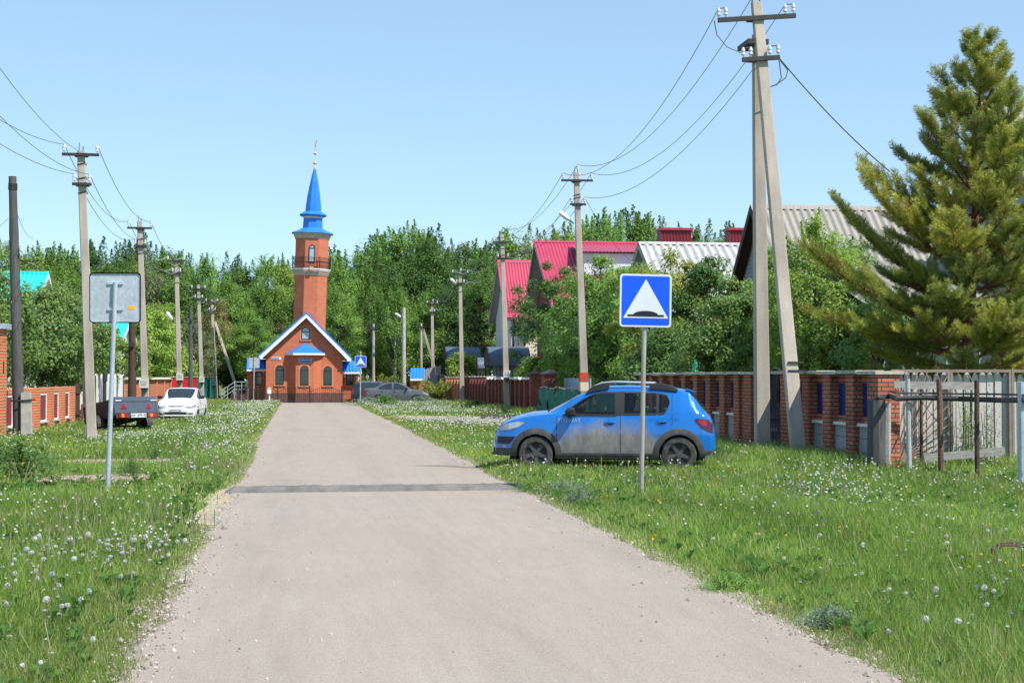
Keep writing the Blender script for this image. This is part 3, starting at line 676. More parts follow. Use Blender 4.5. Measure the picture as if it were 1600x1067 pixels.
# turquoise roofs among the left trees
p = at(18, 430, 74)
gable_house('house', 'house with a turquoise sheet roof above the left fence trees', p.x - 9, at(82, 430, 74).x, 68.5, 73, 77, p.z - 2.1, p.z + .08, M['siding'], M['turquoise'], .4, M['white'])
p = at(206, 503, 84)
gable_house('shed', 'low shed with turquoise roof seen below the blank sign', p.x - 7, p.x, 80, 83.5, 87, p.z - 1.0, p.z + .1, M['siding'], M['turquoise'], .3, M['white'])
for o in list(COL.objects):
    if o.name.startswith('shed'): o['category'] = 'shed'
# curved canopies over the gateways
def canopy(label, xl, xr, y, ztop, ht, dep, group='curved yard canopies'):
    c = thing('canopy', label, 'canopy', ((xl+xr)/2, y, 0), 0, group)
    prof = [(y - dep/2*math.cos(a), ztop - ht + ht*math.sin(a)) for a in np.linspace(R(4), R(176), 18)]
    b = MB(); b.prism(prof + [(yy_, zz - .03) for yy_, zz in reversed(prof)], xl, xr, 'x'); b.build('canopy_roof', M['canopy'], c, smooth=True)
    for q0, q1 in ((xl + .02, xl + .05), (xr - .05, xr - .02)):
        b = MB(); b.prism(prof, q0, q1, 'x'); b.build('end_panel', M['brown_wood'], c)
    for xx in (xl + .08, (xl + xr)/2, xr - .08):
        for yy_ in (y - dep/2 + .1, y + dep/2 - .1):
            b = MB(); b.box(xx - .04, xx + .04, yy_ - .04, yy_ + .04, 0, ztop - ht + .05); b.build('post', M['steel_dark'], c)
    return c
for label, a, bq, yt, yb_, Y in (('largest curved blue grey canopy on posts, nearest the brick fence', 764, 829, 541, 573, 91),
                                 ('curved blue grey canopy roof behind the fourth pole', 697, 752, 541, 562, 106), ('smallest curved canopy, between the two larger ones', 748, 760, 558, 576, 98)):
    A, B_ = at(a, yt, Y), at(bq, yt, Y); zb_ = at(a, yb_, Y).z
    canopy(label, A.x, B_.x, Y + 1.2, A.z, A.z - zb_, 2.6 if a != 748 else 1.4)
b = MB(); A, B_ = at(770, 560, 92.9), at(834, 560, 92.9); b.wave((A.x, 92.9, 0), (B_.x - A.x, 0, 0), (0, 0, 2.6), (0, -1, 0), .2, .02)
tag(b.build('metal_screen', mat('pale_sheet', (.50, .54, .57), .5, .08, 3.0)), 'pale sheet metal screen under the largest canopy', 'screen')
# ------------------------------------------------------------------ fences
def wall_run(mb, p, q, thick, z0, z1):
    p, q = Vector((*p, 0)), Vector((*q, 0)); t = (q-p).normalized(); n = Vector((-t.y, t.x, 0)) * thick/2
    mb.prism([(p+n)[:2], (q+n)[:2], (q-n)[:2], (p-n)[:2]], z0, z1)
# right: old red brick fence with blue slat panels
FX = 10.35
f1 = thing('brick_fence', 'old red brick fence with narrow blue panels and grey block bases behind the blue car', 'fence', (FX, 35, 0))
panels = [27.6, 28.8, 30.05, 34.9, 36.15, 37.4, 38.6, 39.85, 41.1, 42.35, 43.6]
pill = [25.8, 26.95, 28.2, 29.42, 30.75, 33.4, 34.3, 35.52, 36.78, 38.0, 39.22, 40.48, 41.72, 42.98, 44.2]
for y in pill:
    wd_ = .52 if y in (25.8, 30.75, 33.4, 44.2) else .40
    b = MB(); b.box(FX - .14, FX + .26, y - wd_/2, y + wd_/2, 0, 1.70 + random.uniform(-.01, .01)); b.build('pillar', M['brick_red'], f1)
for y in [26.38] + panels:
    b = MB(); y0_, y1_ = y - .42, y + .42
    b.box(FX + .02, FX + .20, y0_, y1_, 1.54, 1.69); b.build('brick_course', M['brick_red'], f1)
    b = MB(); b.box(FX + .02, FX + .20, y0_, y1_, .80, .92); b.build('brick_course', M['brick_red'], f1)
    b = MB(); b.box(FX - .03, FX + .20, y0_, y1_, 0, .74); tb = b.build('block_base', M['tile_grey'], f1)
    b = MB(); b.box(FX - .08, FX + .22, y0_ + .01, y1_ - .01, .745, .80); b.build('ledge', M['cap_pale'], tb)
    b = MB()
    b.box(FX + .062, FX + .09, y0_, y1_, .921, 1.539)
    for k in range(7): b.box(FX + .05, FX + .0615, y0_, y1_, .925 + k*.088, .925 + k*.088 + .080)
    b.build('blue_panel', M['panel_blue'], f1)
b = MB(); wall_run(b, (FX + .06, 32.62), (FX + .06, 34.2), .24, 0, 1.68); b.build('brick_wall', M['brick_red'], f1)
b = MB(); y = 25.5
while y < 44.3:
    l = random.uniform(.55, 1.15); h = random.uniform(-.012, .015)
    if not (31.1 < y + l/2 < 32.5): b.box(FX - .22 + random.uniform(-.02, .02), FX + .33, y, y + l - .02, 1.715 + h, 1.775 + h)
    y += l
b.build('coping', M['cap_stone'], f1)
gt = thing('garden_gate', 'narrow arched dark blue bar gate in the brick fence beside the double pole', 'gate', (FX, 31.8, 0))
fr = [(31.15, 0.12)] + [(31.75 - .6*math.cos(a), 1.42 + .42*math.sin(a)) for a in np.linspace(0, math.pi, 14)] + [(32.35, .12)]
b = MB(); b.tube([(FX, y, z) for y, z in fr], .028, 6); b.build('gate_frame', M['steel_dark'], gt)
b = MB()
for k in range(9):
    y = 31.15 + .12*(k + 1); zt = 1.42 + .42*math.sqrt(max(0, 1 - ((y - 31.75)/.6)**2)); b.tube([(FX, y, .12), (FX, y, zt)], .018, 6)
for z in (.14, .75): b.tube([(FX, 31.15, z), (FX, 32.35, z)], .022, 6)
b.build('gate_bars', mat('gate_navy', (.006, .008, .025), .6, .15, 5.0, spec=.2), gt)
# small green plastic ornament on top of the coping
p = at(1070, 585, 38.6); og = MB(); z = 1.79
og.tube([(FX, 38.5, z), (FX, 38.5, z + .10)], .02, 6)
for dy, dz, r in ((0, .16, .075), (-.05, .22, .055), (.13, .03, .05)): og.lathe([(max(.004, r*math.sin(math.pi*k/6)), -r*math.cos(math.pi*k/6)) for k in range(7)], 9, Matrix.Translation((FX, 38.5 + dy, z + dz)))
for a in (.3, 1.1, 2.0, 2.8): og.tube([(FX, 38.45, z + .2), (FX, 38.45 - .12*math.cos(a), z + .2 + .13*math.sin(a))], .016, 5)
for dy in (-.08, .12): og.tube([(FX, 38.52, z + .08), (FX, 38.52 + dy, z)], .022, 5)
tag(og.build('garden_ornament', M['screen_green'], smooth=True), 'small bright green plastic ornament perched on the brick fence coping', 'ornament')

# right: lattice gate with sunburst rods and flaking boards, facing the camera
GY = 25.6; gx0 = at(1392, 600, GY).x; gx1 = at(1484, 600, GY).x; gx2 = at(1580, 600, GY).x; gx3 = gx2 + 2.2
lat = thing('lattice_gate', 'rusty framed gate of flaking white boards with sunburst rods at the corner', 'gate', (gx0, GY, 0))
for a, c in ((gx0, gx1), (gx1, gx2), (gx2, gx3), (gx3, gx3 + 2.4), (gx3 + 2.4, gx3 + 4.8)):
    b = MB(); zt = 1.79
    b.box(a + .005, c - .005, GY - .02, GY + .03, zt - .05, zt); b.box(a + .005, a + .05, GY - .022, GY + .032, .10, zt - .052); b.box(c - .05, c - .005, GY - .022, GY + .032, .10, zt - .052); b.box(a + .052, c - .052, GY - .02, GY + .03, .10, .15)
    b.build('gate_frame', mat('worn_gate_paint', (.42, .40, .37), .8, .4, 7.0, c2=(.24, .14, .09)) if a == gx0 else bpy.data.materials['worn_gate_paint'], lat)
    b = MB(); n_ = int((c - a) / .135)
    for k in range(n_):
        x = a + (k + .5)*(c - a)/n_; wd_ = .120 + random.uniform(-.014, .008); h = 1.62 + random.uniform(-.03, .04); z0_ = .12 + random.uniform(-.04, .04)
        y = GY + .075 + random.uniform(-.006, .006); tl = random.uniform(-.008, .008)
        b.prism([(x - wd_/2, z0_), (x + wd_/2, z0_), (x + wd_/2 + tl, h), (x + wd_*.32 + tl, h + .07), (x + tl, h + .10), (x - wd_*.32 + tl, h + .07), (x - wd_/2 + tl, h)], y, y + .02, 'y')
    b.build('boards', M['picket_old'], lat)
    for q0 in (.45, 1.35):
        b = MB(); b.box(a, c, GY + .10, GY + .14, q0, q0 + .08); b.build('rail', M['grey_wood'], lat)
b = MB(); ox, oz = gx0 + .06, .13; W_, H_ = gx1 - gx0 - .1, 1.62
for k in range(15):
    an = R(4 + k*5.9); dx, dz = math.cos(an), math.sin(an); s_ = min(W_/max(dx, 1e-3), H_/max(dz, 1e-3))
    b.tube([(ox, GY - .01, oz), (ox + dx*s_, GY - .01, oz + dz*s_)], .010, 5)
for k in range(7):
    x = gx0 + .25 + k*.2; b.tube([(x, GY - .012, 1.74), (x + .1, GY - .012, 1.52)], .008, 5)
b.build('sunburst_rods', mat('pale_rusty_rods', (.50, .46, .42), .8, .35, 9.0, c2=(.33, .16, .09)), lat)
# the rail in front of it
rail = thing('rail_fence', 'front garden rail of sagging black pipe on mismatched old posts', 'fence', gp(1470, 738))
def fpost(px, py, top, r, m, name='post', n=9, lean=0):
    p = gp(px, py); zt = at(px, top, p.y).z; b = MB(); b.tube([(p.x, p.y, -.05), (p.x + lean*.5, p.y, zt*.5), (p.x + lean, p.y, zt)], [r*1.05, r, r*.96], n); b.build(name, m, rail); return p, zt
pA, zA = fpost(1370, 736, 625, .16, M['old_wood'], 'wooden_stump', 11)
b = MB(); b.tube([(pA.x + .17, pA.y - .05, 0), (pA.x + .18, pA.y - .05, zA - .05)], [.075, .07], 8); b.build('wooden_stump', M['grey_wood'], rail)
p1, z1 = fpost(1421, 740, 592, .042, M['post_paint'], lean=-.02)
p2, z2 = fpost(1440, 734, 606, .03, M['rust_dark'])
p3, z3 = fpost(1471, 741, 593, .05, mat('flaky_rust', (.10, .06, .045), .9, .5, 22.0, .4, c2=(.26, .15, .10)), lean=-.03)
p4, z4 = fpost(1527, 747, 594, .040, M['rust_dark'])
p5, z5 = fpost(1597, 760, 597, .055, M['galv'])
b = MB(); pr = [at(1364, 628, pA.y - .05), at(1372, 621, pA.y - .12), at(1392, 619, pA.y - .12), at(1402, 623, p1.y - .1), at(1440, 621, p1.y - .12), at(1500, 623, p3.y - .1), at(1560, 625, p4.y - .1), at(1600, 625, p5.y - .1), at(1600, 625, p5.y - .1) + Vector((2.5, 0, 0))]
b.tube(pr, .045, 8); b.tube([p + Vector((0, .03, .085 + .012*math.sin(i*2))) for i, p in enumerate(pr[2:])], .018, 6); b.build('pipe_rail', M['steel_dark'], rail)
b = MB(); b.bar(at(1428, 752, 24.2) , at(1500, 737, 24.6), .05); b.bar(at(1500, 737, 24.6), at(1562, 752, 23.6), .05); b.tube([at(1400, 733, 25), at(1440, 628, 25.3), at(1466, 660, 25.2)], .012, 5)
b.build('fallen_bar', M['rust_dark'], rail)
b = MB(); a_, c_ = at(1397, 601, 25.2), at(1527, 603, 25.0); b.bar(a_, c_, .03, .13); b.build('grey_plank', M['grey_wood'], rail); b = MB(); a_, c_ = at(1444, 716, 25.3), at(1570, 704, 25.0); b.bar(a_, c_, .03, .14); b.build('grey_plank', M['grey_wood'], rail)

# right, farther: green net, pillars, brick fences
nf = thing('net_fence', 'low fence hung with tattered dark green netting beyond the car bonnet', 'fence', (9.9, 54, 0))
b = MB(); rows = []
for z_i in range(6):
    z = .04 + z_i*.235; rows.append([(9.9 + .05*math.sin(k*.9 + z_i) + random.gauss(0, .015), 45.6 + k*.27, (z + (.03*math.sin(k*.7) - .07*math.sin(math.pi*((k*.27) % 2.4)/2.4) if z_i == 5 else 0))) for k in range(61)])
rs_ = random.Random(4); b.add([p for r in rows for p in r], [(i*61+j, i*61+j+1, (i+1)*61+j+1, (i+1)*61+j) for i in range(5) for j in range(60) if rs_.random() > .07]); nt_ = b.build('netting', M['net_green'], nf, smooth=True)
for k in range(8):
    b = MB(); y = 45.6 + k*2.3; b.tube([(9.97, y, 0), (9.97 + random.uniform(-.05, .05), y, 1.30)], .045, 7); b.build('post', M['old_wood'], nf)
b = MB(); b.tube([(9.97, 45.6 + k, 1.23 - .04*math.sin(k*2)) for k in range(17)], .03, 6); b.build('top_rail', M['grey_wood'], nf)
p = at(848, 590, 63)
for (px, Y, lbl) in ((858, 61.2, 'dark brick gate pillar with a grey pyramid cap behind the green netting'), (842, 64.6, 'dark brick gate pillar next to the scalloped brick fence end')):
    gpq = thing('gate_pillar', lbl, 'pillar', (10.3, Y, 0)); b = MB(); b.box(10.0, 10.55, Y - .28, Y + .28, 0, 1.78); b.build('shaft', M['brick_brown'], gpq)
    b = MB(); b.add([(9.9, Y - .38, 1.79), (10.65, Y - .38, 1.79), (10.65, Y + .38, 1.79), (9.9, Y + .38, 1.79), (10.275, Y, 1.99)], [(3,2,1,0),(0,1,4),(1,2,4),(2,3,4),(3,0,4)]); b.build('pyramid_cap', M['steel_dark'], gpq)
b = MB(); b.wave((11.0, 56, .2), (0, 5.6, 0), (0, 0, 1.42), (-1, 0, 0), .18, .02); tag(b.build('sheet_fence', mat('pale_blue_sheet', (.36, .44, .52), .5, .08, 2.0)), 'pale blue corrugated sheet fence between the brick gate pillar and the second pole', 'fence')
def brick_run(label, x, ya, yb, ht, m, n, capm, cap='slab', strips=None):
    f = thing('brick_fence', label, 'fence', (x, (ya+yb)/2, 0)); st = (yb - ya)/n
    b = MB(); b.box(x + .05, x + .2, ya, yb, 0, ht - .12); b.build('brick_wall', m, f)
    for k in range(n + 1):
        y = ya + k*st; b = MB(); b.box(x - .12, x + .27, y - .22, y + .22, 0, ht); b.build('pillar', m, f)
        b = MB()
        if cap == 'scallop': b.prism([(y - .42, ht + .005), (y + .42, ht + .005), (y + .30, ht + .06), (y, ht + .12), (y - .30, ht + .06)], x - .2, x + .34, 'x')
        else: b.box(x - .18, x + .33, y - .27, y + .27, ht + .003, ht + .06)
        b.build('pillar_cap', capm, f)
        if strips and k < n:
            b = MB(); b.box(x - .02, x + .048, y + st*.38, y + st*.62, .0, ht - .2); b.build('pale_strip', strips, f)
    return f
brick_run('dark red brick fence with scalloped pale caps beyond the blue car bonnet', 10.0, 65.6, 78.2, 1.54, M['brick_brown'], 9, M['cap_pale'], 'scallop', M['concrete'])
brick_run('brown brick fence with pale upright strips behind the fourth pole', 10.1, 79.4, 92, 1.66, M['brick_brown'], 9, M['cap_stone'], 'slab', M['concrete'])
brick_run('short orange lit brick fence by the dark plank fence, right of the yellow green bush', 10.1, 93, 102, 1.62, M['brick_orange'], 5, M['cap_stone'])
wf = thing('plank_fence', 'dark weathered plank fence behind the yellow green bush', 'fence', (10, 106, 0)); b = MB(); bb = MB()
for k in range(24):
    y = 102.5 + k*.3; b.box(10.0, 10.03, y, y + .26, 0, 1.75 + random.uniform(-.1, .12))
for k in range(16):
    x = 8.0 + k*.14; bb.prism([(x, 0), (x + .12, 0), (x + .12, 2.0 + k*.035), (x, 1.97 + k*.035)], 107.9, 107.93, 'y')
b.build('boards', M['old_wood'], wf); bb.build('pale_boards', M['grey_wood'], wf)

# left fences
LX = -7.65
l1 = thing('brick_fence', 'low orange brick fence with dark red panels on the left behind the old wooden pole', 'fence', (LX, 46, 0))
lp = [41.8, 44.6, 47.4, 49.7, 52.0]; pil = [40.5, 43.2, 46.0, 48.55, 50.85, 53.1]
b = MB(); b.box(LX - .20, LX + .0, 40.6, 53.2, 0, .27); b.build('base_course', M['brick_orange'], l1)
for y in pil:
    b = MB(); b.box(LX - .30, LX + .08, y - .32, y + .32, 0, 1.34); b.build('pillar', M['brick_orange'], l1)
for y in lp:
    hw_ = .80; b = MB(); b.prism([(y - 1.2, .272), (y - hw_ + .1, .272), (y - hw_ + .1, 1.178), (y + hw_ - .1, 1.178), (y + hw_ - .1, .272), (y + 1.2, .272), (y + 1.2, 1.30), (y - 1.2, 1.30)], LX - .2, LX - .01, 'x'); b.build('brick_course', M['brick_orange'], l1)
    fr = MB(); T_ = Matrix.Translation((LX - .05, y, 0)) @ Matrix.Rotation(R(90), 4, 'Z')
    w2_ = hw_ - .13
    ring(fr, [(-w2_, .30), (w2_, .30), (w2_, 1.16), (-w2_, 1.16)], [(-w2_+.05, .35), (w2_-.05, .35), (w2_-.05, 1.11), (-w2_+.05, 1.11)], -.03, .02, T_)
    pf = fr.build('panel_frame', M['picket_white'], l1)
    pn = MB(); pn.box(-w2_ + .02, w2_ - .02, -.012, .01, .32, 1.14, T_); pn.build('red_panel', M['panel_red'], pf)
    sl_ = MB(); sl_.box(LX - .19, LX + .07, y - w2_ - .05, y + w2_ + .05, .272, .296); sl_.build('panel_sill', M['concrete_dark'], l1)
pg = at(7, 600, 39.4); gpil = thing('gate_pillar', 'tall orange brick gate pillar with grey metal cap at the left edge', 'pillar', (pg.x - .3, 39.4, 0))
b = MB(); b.box(pg.x - .62, pg.x, 39.1, 39.7, 0, 2.86); b.build('shaft', M['brick_orange'], gpil)
b = MB(); b.box(pg.x - .72, pg.x + .09, 39.0, 39.8, 2.863, 3.0); b.build('metal_cap', M['galv'], gpil)
b = MB(); b.box(pg.x - .02, pg.x + .006, 39.2, 39.32, 1.75, 2.05); b.build('slot', M['frame_brown'], gpil)
lg = thing('picket_fence', 'tall white picket fence on a brown brick base left of the trailer', 'fence', (-7.4, 60, 0))
b = MB()
for k in range(46):
    y = 55.0 + k*.25
    if k % 9 == 8: continue
    b.prism([(y - .095, .72), (y + .095, .72), (y + .095, 1.64), (y, 1.78), (y - .095, 1.64)], -7.40, -7.375, 'x')
b.build('pickets', M['picket_white'], lg)
b = MB(); b.box(-7.55, -7.34, 54.6, 66.6, 0, .70); b.build('base_course', M['brick_brown'], lg)
for k in range(6):
    b = MB(); b.box(-7.5, -7.37 + .02, 54.75 + k*2.25 - .08, 54.75 + k*2.25 + .08, .7, 1.72); b.build('post', mat('brown_post', (.10, .062, .052), .7, .2, 4.0) if k == 0 else bpy.data.materials['brown_post'], lg)
# two dark posts standing in front of it
for px, py, top, lbl in ((163.5, 648, 586, 'black post with a knob in front of the white pickets'),):
    p = at(px, 600, 55.5); b = MB(); zt = at(px, top, 55.5).z; b.tube([(p.x, p.y, 0), (p.x, p.y, zt)], .065, 8); b.tube([(p.x, p.y, zt - .22), (p.x + .02, p.y, zt + .06)], .09, 8); tag(b.build('fence_post', M['steel_dark']), lbl, 'post')
gd = thing('yard_gate', 'dark brown board gate between the orange fence and the white pickets', 'gate', (-7.5, 54, 0))
b = MB()
for k in range(7): b.box(-7.62, -7.58, 53.5 + k*.16, 53.5 + k*.16 + .14, .1, 1.42)
b.build('boards', M['brown_wood'], gd)
for q0 in (.35, 1.1):
    b = MB(); b.box(-7.57, -7.54, 53.5, 54.6, q0, q0 + .1); b.build('rail', M['brown_wood'], gd)
l3 = thing('brick_fence', 'orange openwork brick fence with grey coping left of the white car', 'fence', (-7.4, 79, 0))
b = MB(); y = 67.4; i = 0
for row in range(15):
    z = .30 + row*.082
    yv = 67.3 + (.2 if row % 2 else 0)
    while yv < 89.6: b.box(-7.46, -7.34, yv, yv + .27, z, z + .076); yv += .40
b.build('openwork_bricks', M['brick_orange'], l3)
b = MB(); b.box(-7.47, -7.33, 67.2, 89.8, 0, .298); b.box(-7.445, -7.44, 67.2, 89.8, .299, 1.52); b.build('base_course', M['brick_orange'], l3)
for k in range(6):
    b = MB(); y = 67.3 + k*4.5; b.box(-7.52, -7.28, y - .2, y + .2, 0, 1.54); b.build('pillar', M['brick_orange'], l3)
b = MB(); b.prism([(-7.58, 1.545), (-7.22, 1.545), (-7.4, 1.65)], 67, 90, 'y'); b.build('coping', M['cap_stone'], l3)
for lbl, a, c, ht, m in (('red sheet metal fence behind the white car', (-7.35, 90.4), (-6.95, 107), 1.60, M['fence_red']), ('dark green sheet metal fence at the far left end of the street', (-6.95, 107.4), (-6.1, 118), 1.62, M['fence_green'])):
    b = MB(); u = Vector((c[0]-a[0], c[1]-a[1], 0)); b.wave((a[0], a[1], .05), u, (0, 0, ht), (1, 0, 0), .2, .018, 4)
    q = thing('sheet_fence', lbl, 'fence', ((a[0]+c[0])/2, (a[1]+c[1])/2, 0)); b.build('sheet', m, q)
    b = MB(); b.bar((a[0], a[1], ht + .07), (c[0], c[1], ht + .07), .12, .03); b.build('top_cap', M['cap_pale'], q)

# ------------------------------------------------------------------ utility poles
def conc_shaft(mb, p0, p1, w0, w1, d0=None, d1=None):
    p0, p1 = Vector(p0), Vector(p1); d0 = d0 or w0*.95; d1 = d1 or w1*.95; rings = []
    for t in np.linspace(0, 1, 9):
        c = p0.lerp(p1, t); w_ = (w0 + (w1-w0)*t)/2; e = (d0 + (d1-d0)*t)/2; k = .78   # trapezium with chamfered edges
        rings.append([c + Vector(v) for v in ((-w_+.02, -e, 0), (w_-.02, -e, 0), (w_, -e+.02, 0), (w_*k, e, 0), (-w_*k, e, 0), (-w_, -e+.02, 0))])
    mb.loft(rings, True)
INS = {}
def insulator(root, p):
    b = MB(); b.tube([p, p + Vector((0, 0, .07))], .012, 5)
    b.lathe([(.026, .05), (.044, .055), (.044, .08), (.034, .09), (.034, .12), (.044, .13), (.042, .17), (.026, .18), (.026, .20), (.018, .21)], 10, Matrix.Translation(p))
    b.build('insulator', M['porcelain'], root, smooth=True)
def arm(root, c, half, y, sag=0.0, slots=()):
    b = MB(); T_ = Matrix.Translation(c) @ Matrix.Rotation(sag, 4, 'Y')
    b.box(-half, half, -.035, .035, -.035, .035, T_); b.box(-.16, .16, -.02, .26, -.04, .04, T_); b.build('crossarm', M['steel_dark'], root)
    for s_ in slots: insulator(root, T_ @ Vector((s_, 0, .035)))
    return [T_ @ Vector((s_, 0, .25)) for s_ in slots]
def meter(root, p):
    b = MB(); b.box(p.x - .16, p.x + .16, p.y - .20, p.y, p.z, p.z + .34); mb_ = b.build('meter_box', M['plastic_white'], root)
    b = MB(); b.box(p.x - .10, p.x + .10, p.y - .212, p.y - .202, p.z + .12, p.z + .27); b.build('meter_window', M['concrete_dark'], mb_)
    b = MB(); b.prism([(p.x - .13, p.z - .005), (p.x + .13, p.z - .005), (p.x + .02, p.z - .22)], p.y - .17, p.y - .03, 'y'); b.build('bracket', M['steel_dark'], mb_)
def lamp(root, p, dx, dz, L_=.55):
    l = MB(); v = Vector((dx, -.25, dz)).normalized(); l.tube([p, p + v*.25], .022, 6); br = l.build('lamp_bracket', M['steel_dark'], root)
    l = MB(); q = p + v*.2; l.tube([q, q + v*.05, q + v*.2, q + v*L_*.75, q + v*(L_*.75 + .06)], [.03, .06, .085, .08, .03], 10); l.build('lamp_head', M['white'], br, smooth=True)
def pole(label, bpx, Y, tpx, tpy, w0, w1, arms, bY=None, group='concrete utility poles', met=None, m=None, cat='utility pole', toppin=True, lampz=None):
    b0 = at(bpx, 600, Y); tp = at(tpx, tpy, Y); root = thing('utility_pole', label, cat, (b0.x, Y, 0), 0, group)
    b = MB(); conc_shaft(b, (b0.x, Y, 0), tp, w0, w1); b.build('shaft', m or M['concrete'], root)
    pts = {}
    for nm, apy, pl, pr_ in arms:
        z = at(tpx, apy, Y).z; t = z / tp.z; cx = b0.x + (tp.x - b0.x)*t; y = Y - (w0 + (w1-w0)*t)*.475 - .05
        half = (at(pr_, apy, Y).x - at(pl, apy, Y).x)/2
        e = arm(root, Vector((cx, y, z)), half, y, random.uniform(-.02, .01), (-half + .05, half - .05)); pts[nm+'L'], pts[nm+'R'] = e
    b = MB(); b.tube([tp + Vector((.04, -.03, -.05)), tp + Vector((.05, -.03, .12))], .012, 5); b.tube([tp + Vector((-.05, -.03, -.05)), tp + Vector((-.05, -.03, .22))], .010, 5); b.build('top_pins', M['steel_dark'], root)
    if toppin: insulator(root, tp + Vector((.05, -.03, .06))); pts['T'] = tp + Vector((.05, -.03, .27))
    else: pts['T'] = tp + Vector((-.05, 0, .0))
    b = MB()
    for k in range(3):
        z = tp.z - .35 - k*.33*random.uniform(.8, 1.4); t = z/tp.z; cx = b0.x + (tp.x-b0.x)*t; hw_ = (w0 + (w1-w0)*t)/2 + .008
        b.tube([(cx - hw_, Y - hw_, z), (cx + hw_, Y - hw_, z + .05), (cx + hw_, Y + hw_, z + .02), (cx - hw_, Y + hw_, z), (cx - hw_, Y - hw_, z)], .012, 4)
    b.build('wire_wrap', M['steel_dark'], root)
    if met: meter(root, Vector((at(met[0], met[1], Y).x, Y - w0*.47, at(met[0], met[1], Y).z)))
    if lampz:
        px, py, dx, dz = lampz; q = at(px, py, Y); lamp(root, Vector((q.x, Y - .1, q.z)), dx, dz)
    return root, pts
LPOLES = []
pl = [('concrete utility pole nearest on the left, right of the old wooden pole', 145, 39.2, 127, 237, 7.5, [('A', 243, 99, 157), ('B', 289, 115, 145)], None, None),
      ('second concrete pole on the left, rising behind the blank sign and the trailer', 229, 56.5, 218.5, 346, 7, [('A', 357, 199, 238), ('B', 385, 210, 230)], (226, 606), None),
      ('third concrete pole on the left, with a white street lamp, behind the white car', 282, 75, 275.5, 406, 7, [('A', 408, 261, 290), ('B', 427, 268, 283)], (281.5, 594), (273, 505, -.55, .8)),
      ('fourth concrete pole on the left, in front of the red fence', 316.5, 95.5, 310, 445, 6.5, [('A', 452, 299, 322), ('B', 467, 304, 318)], (315.5, 597), None),
      ('farthest pole on the left, propped by a slanting strut near the mosque steps', 338, 113, 331, 469, 6.5, [('A', 472, 321, 341), ('B', 486, 327, 338)], (334, 602), None)]
for i, (lbl, bx, Y, tx_, ty_, h, arms, met, lz) in enumerate(pl):
    LPOLES.append(pole(lbl, bx, Y, tx_, ty_, .28 if i else .26, .19, arms, met=met, lampz=lz, toppin=False))
# strut of the farthest left pole
r_, _ = LPOLES[-1]; b = MB(); conc_shaft(b, at(376, 600, 111).xy.to_3d(), at(336, 503, 112.6), .24, .2); b.build('strut', M['concrete'], r_)
RPOLES = []
pr = [('second pole on the right, with lamp and red painted band, rising behind the blue car', 914.5, 50.6, 900, 270, [('A', 283, 876, 925), ('B', 320, 889, 914)], None, (896, 350, -.8, .55)),
      ('third pole on the right, in front of the dark brick fence and crimson house', 792, 69.5, 784, 366, [('A', 379, 770, 801), ('B', 404, 776, 795)], (790.5, 590), None),
      ('fourth pole on the right, beside the dark spruce', 722, 88.5, 718.5, 426, [('A', 428, 707, 733), ('B', 443, 713, 727)], None, (716, 447, -.7, .6)),
      ('fifth pole on the right, thin, beside the yellow green bush', 676.5, 109, 675, 473, [('A', 475, 667, 685), ('B', 488, 671, 680)], None, None)]
for i, (lbl, bx, Y, tx_, ty_, arms, met, lz) in enumerate(pr):
    RPOLES.append(pole(lbl, bx, Y, tx_, ty_, .29, .19, arms, met=met, lampz=lz))
# painted band on the second right pole
r_, _ = RPOLES[0]; Y = 50.6; bx0 = at(914.5, 600, Y).x; tpp = at(900, 270, Y)
def band(z0_, z1_, m, name):
    b = MB(); rings = []
    for z in (z0_, z1_):
        t = z/tpp.z; c = bx0 + (tpp.x - bx0)*t; w_ = (.29 - .10*t)/2 + .004; rings.append([(c-w_, Y-w_, z), (c+w_, Y-w_, z), (c+w_, Y+w_, z), (c-w_, Y+w_, z)])
    b.loft(rings); b.build(name, m, r_)
band(at(912, 596, Y).z, at(912, 582, Y).z, mat('red_band', (.50, .06, .03), .7, .15, 8.0), 'red_band'); band(at(912, 611, Y).z, at(912, 597, Y).z, mat('cream_band', (.62, .55, .40), .8, .1, 6.0), 'cream_band')
# nearest right pole: an A-frame of two concrete posts
Y = 30.25; bA = at(1190, 600, 30.75); tA = at(1183, 55, 30.38); bB = at(1247, 600, 29.0); tB = at(1181, 4, 30.15)
root = thing('utility_pole', 'tall double concrete pole leaning together in an A shape beside the narrow blue gate', 'utility pole', (bA.x, Y, 0), 0, 'concrete utility poles')
b = MB(); conc_shaft(b, (bA.x, bA.y, 0), tA, .32, .22, .30, .2); b.build('shaft', M['concrete'], root)
b = MB(); conc_shaft(b, (bB.x, bB.y, 0), tB, .31, .215, .24, .18); b.build('strut', M['concrete'], root)
P1 = {}
def arm1(nm, pxl, pyl, pxr, pyr, slots, yy):
    a_, c_ = at(pxl, pyl, yy), at(pxr, pyr, yy); mid = (a_ + c_)/2; half = (c_ - a_).length/2; T_ = Matrix.Translation(mid) @ Matrix.Rotation(-math.atan2(c_.z - a_.z, c_.x - a_.x), 4, 'Y')
    b = MB(); b.box(-half, half, -.04, .04, -.045, .045, T_); b.build('crossarm', M['steel_dark'], root)
    b = MB(); b.box(-.16, .16, .0, .30, -.03, .03, Matrix.Translation((at(1184, pyl, yy).x, yy, mid.z))); b.build('clamp', M['steel_dark'], root)
    for k, s_ in enumerate(slots):
        s2_ = at(s_, 0, yy).x; q = T_ @ Vector((s2_ - mid.x, 0, .045)); insulator(root, q); P1[nm + str(k)] = q + Vector((0, 0, .2))
arm1('A', 1122, 32, 1243, 25, (1123, 1134, 1227, 1240), Y - .26)
arm1('B', 1160, 94, 1218, 90, (1161, 1173, 1203, 1216), Y - .40)
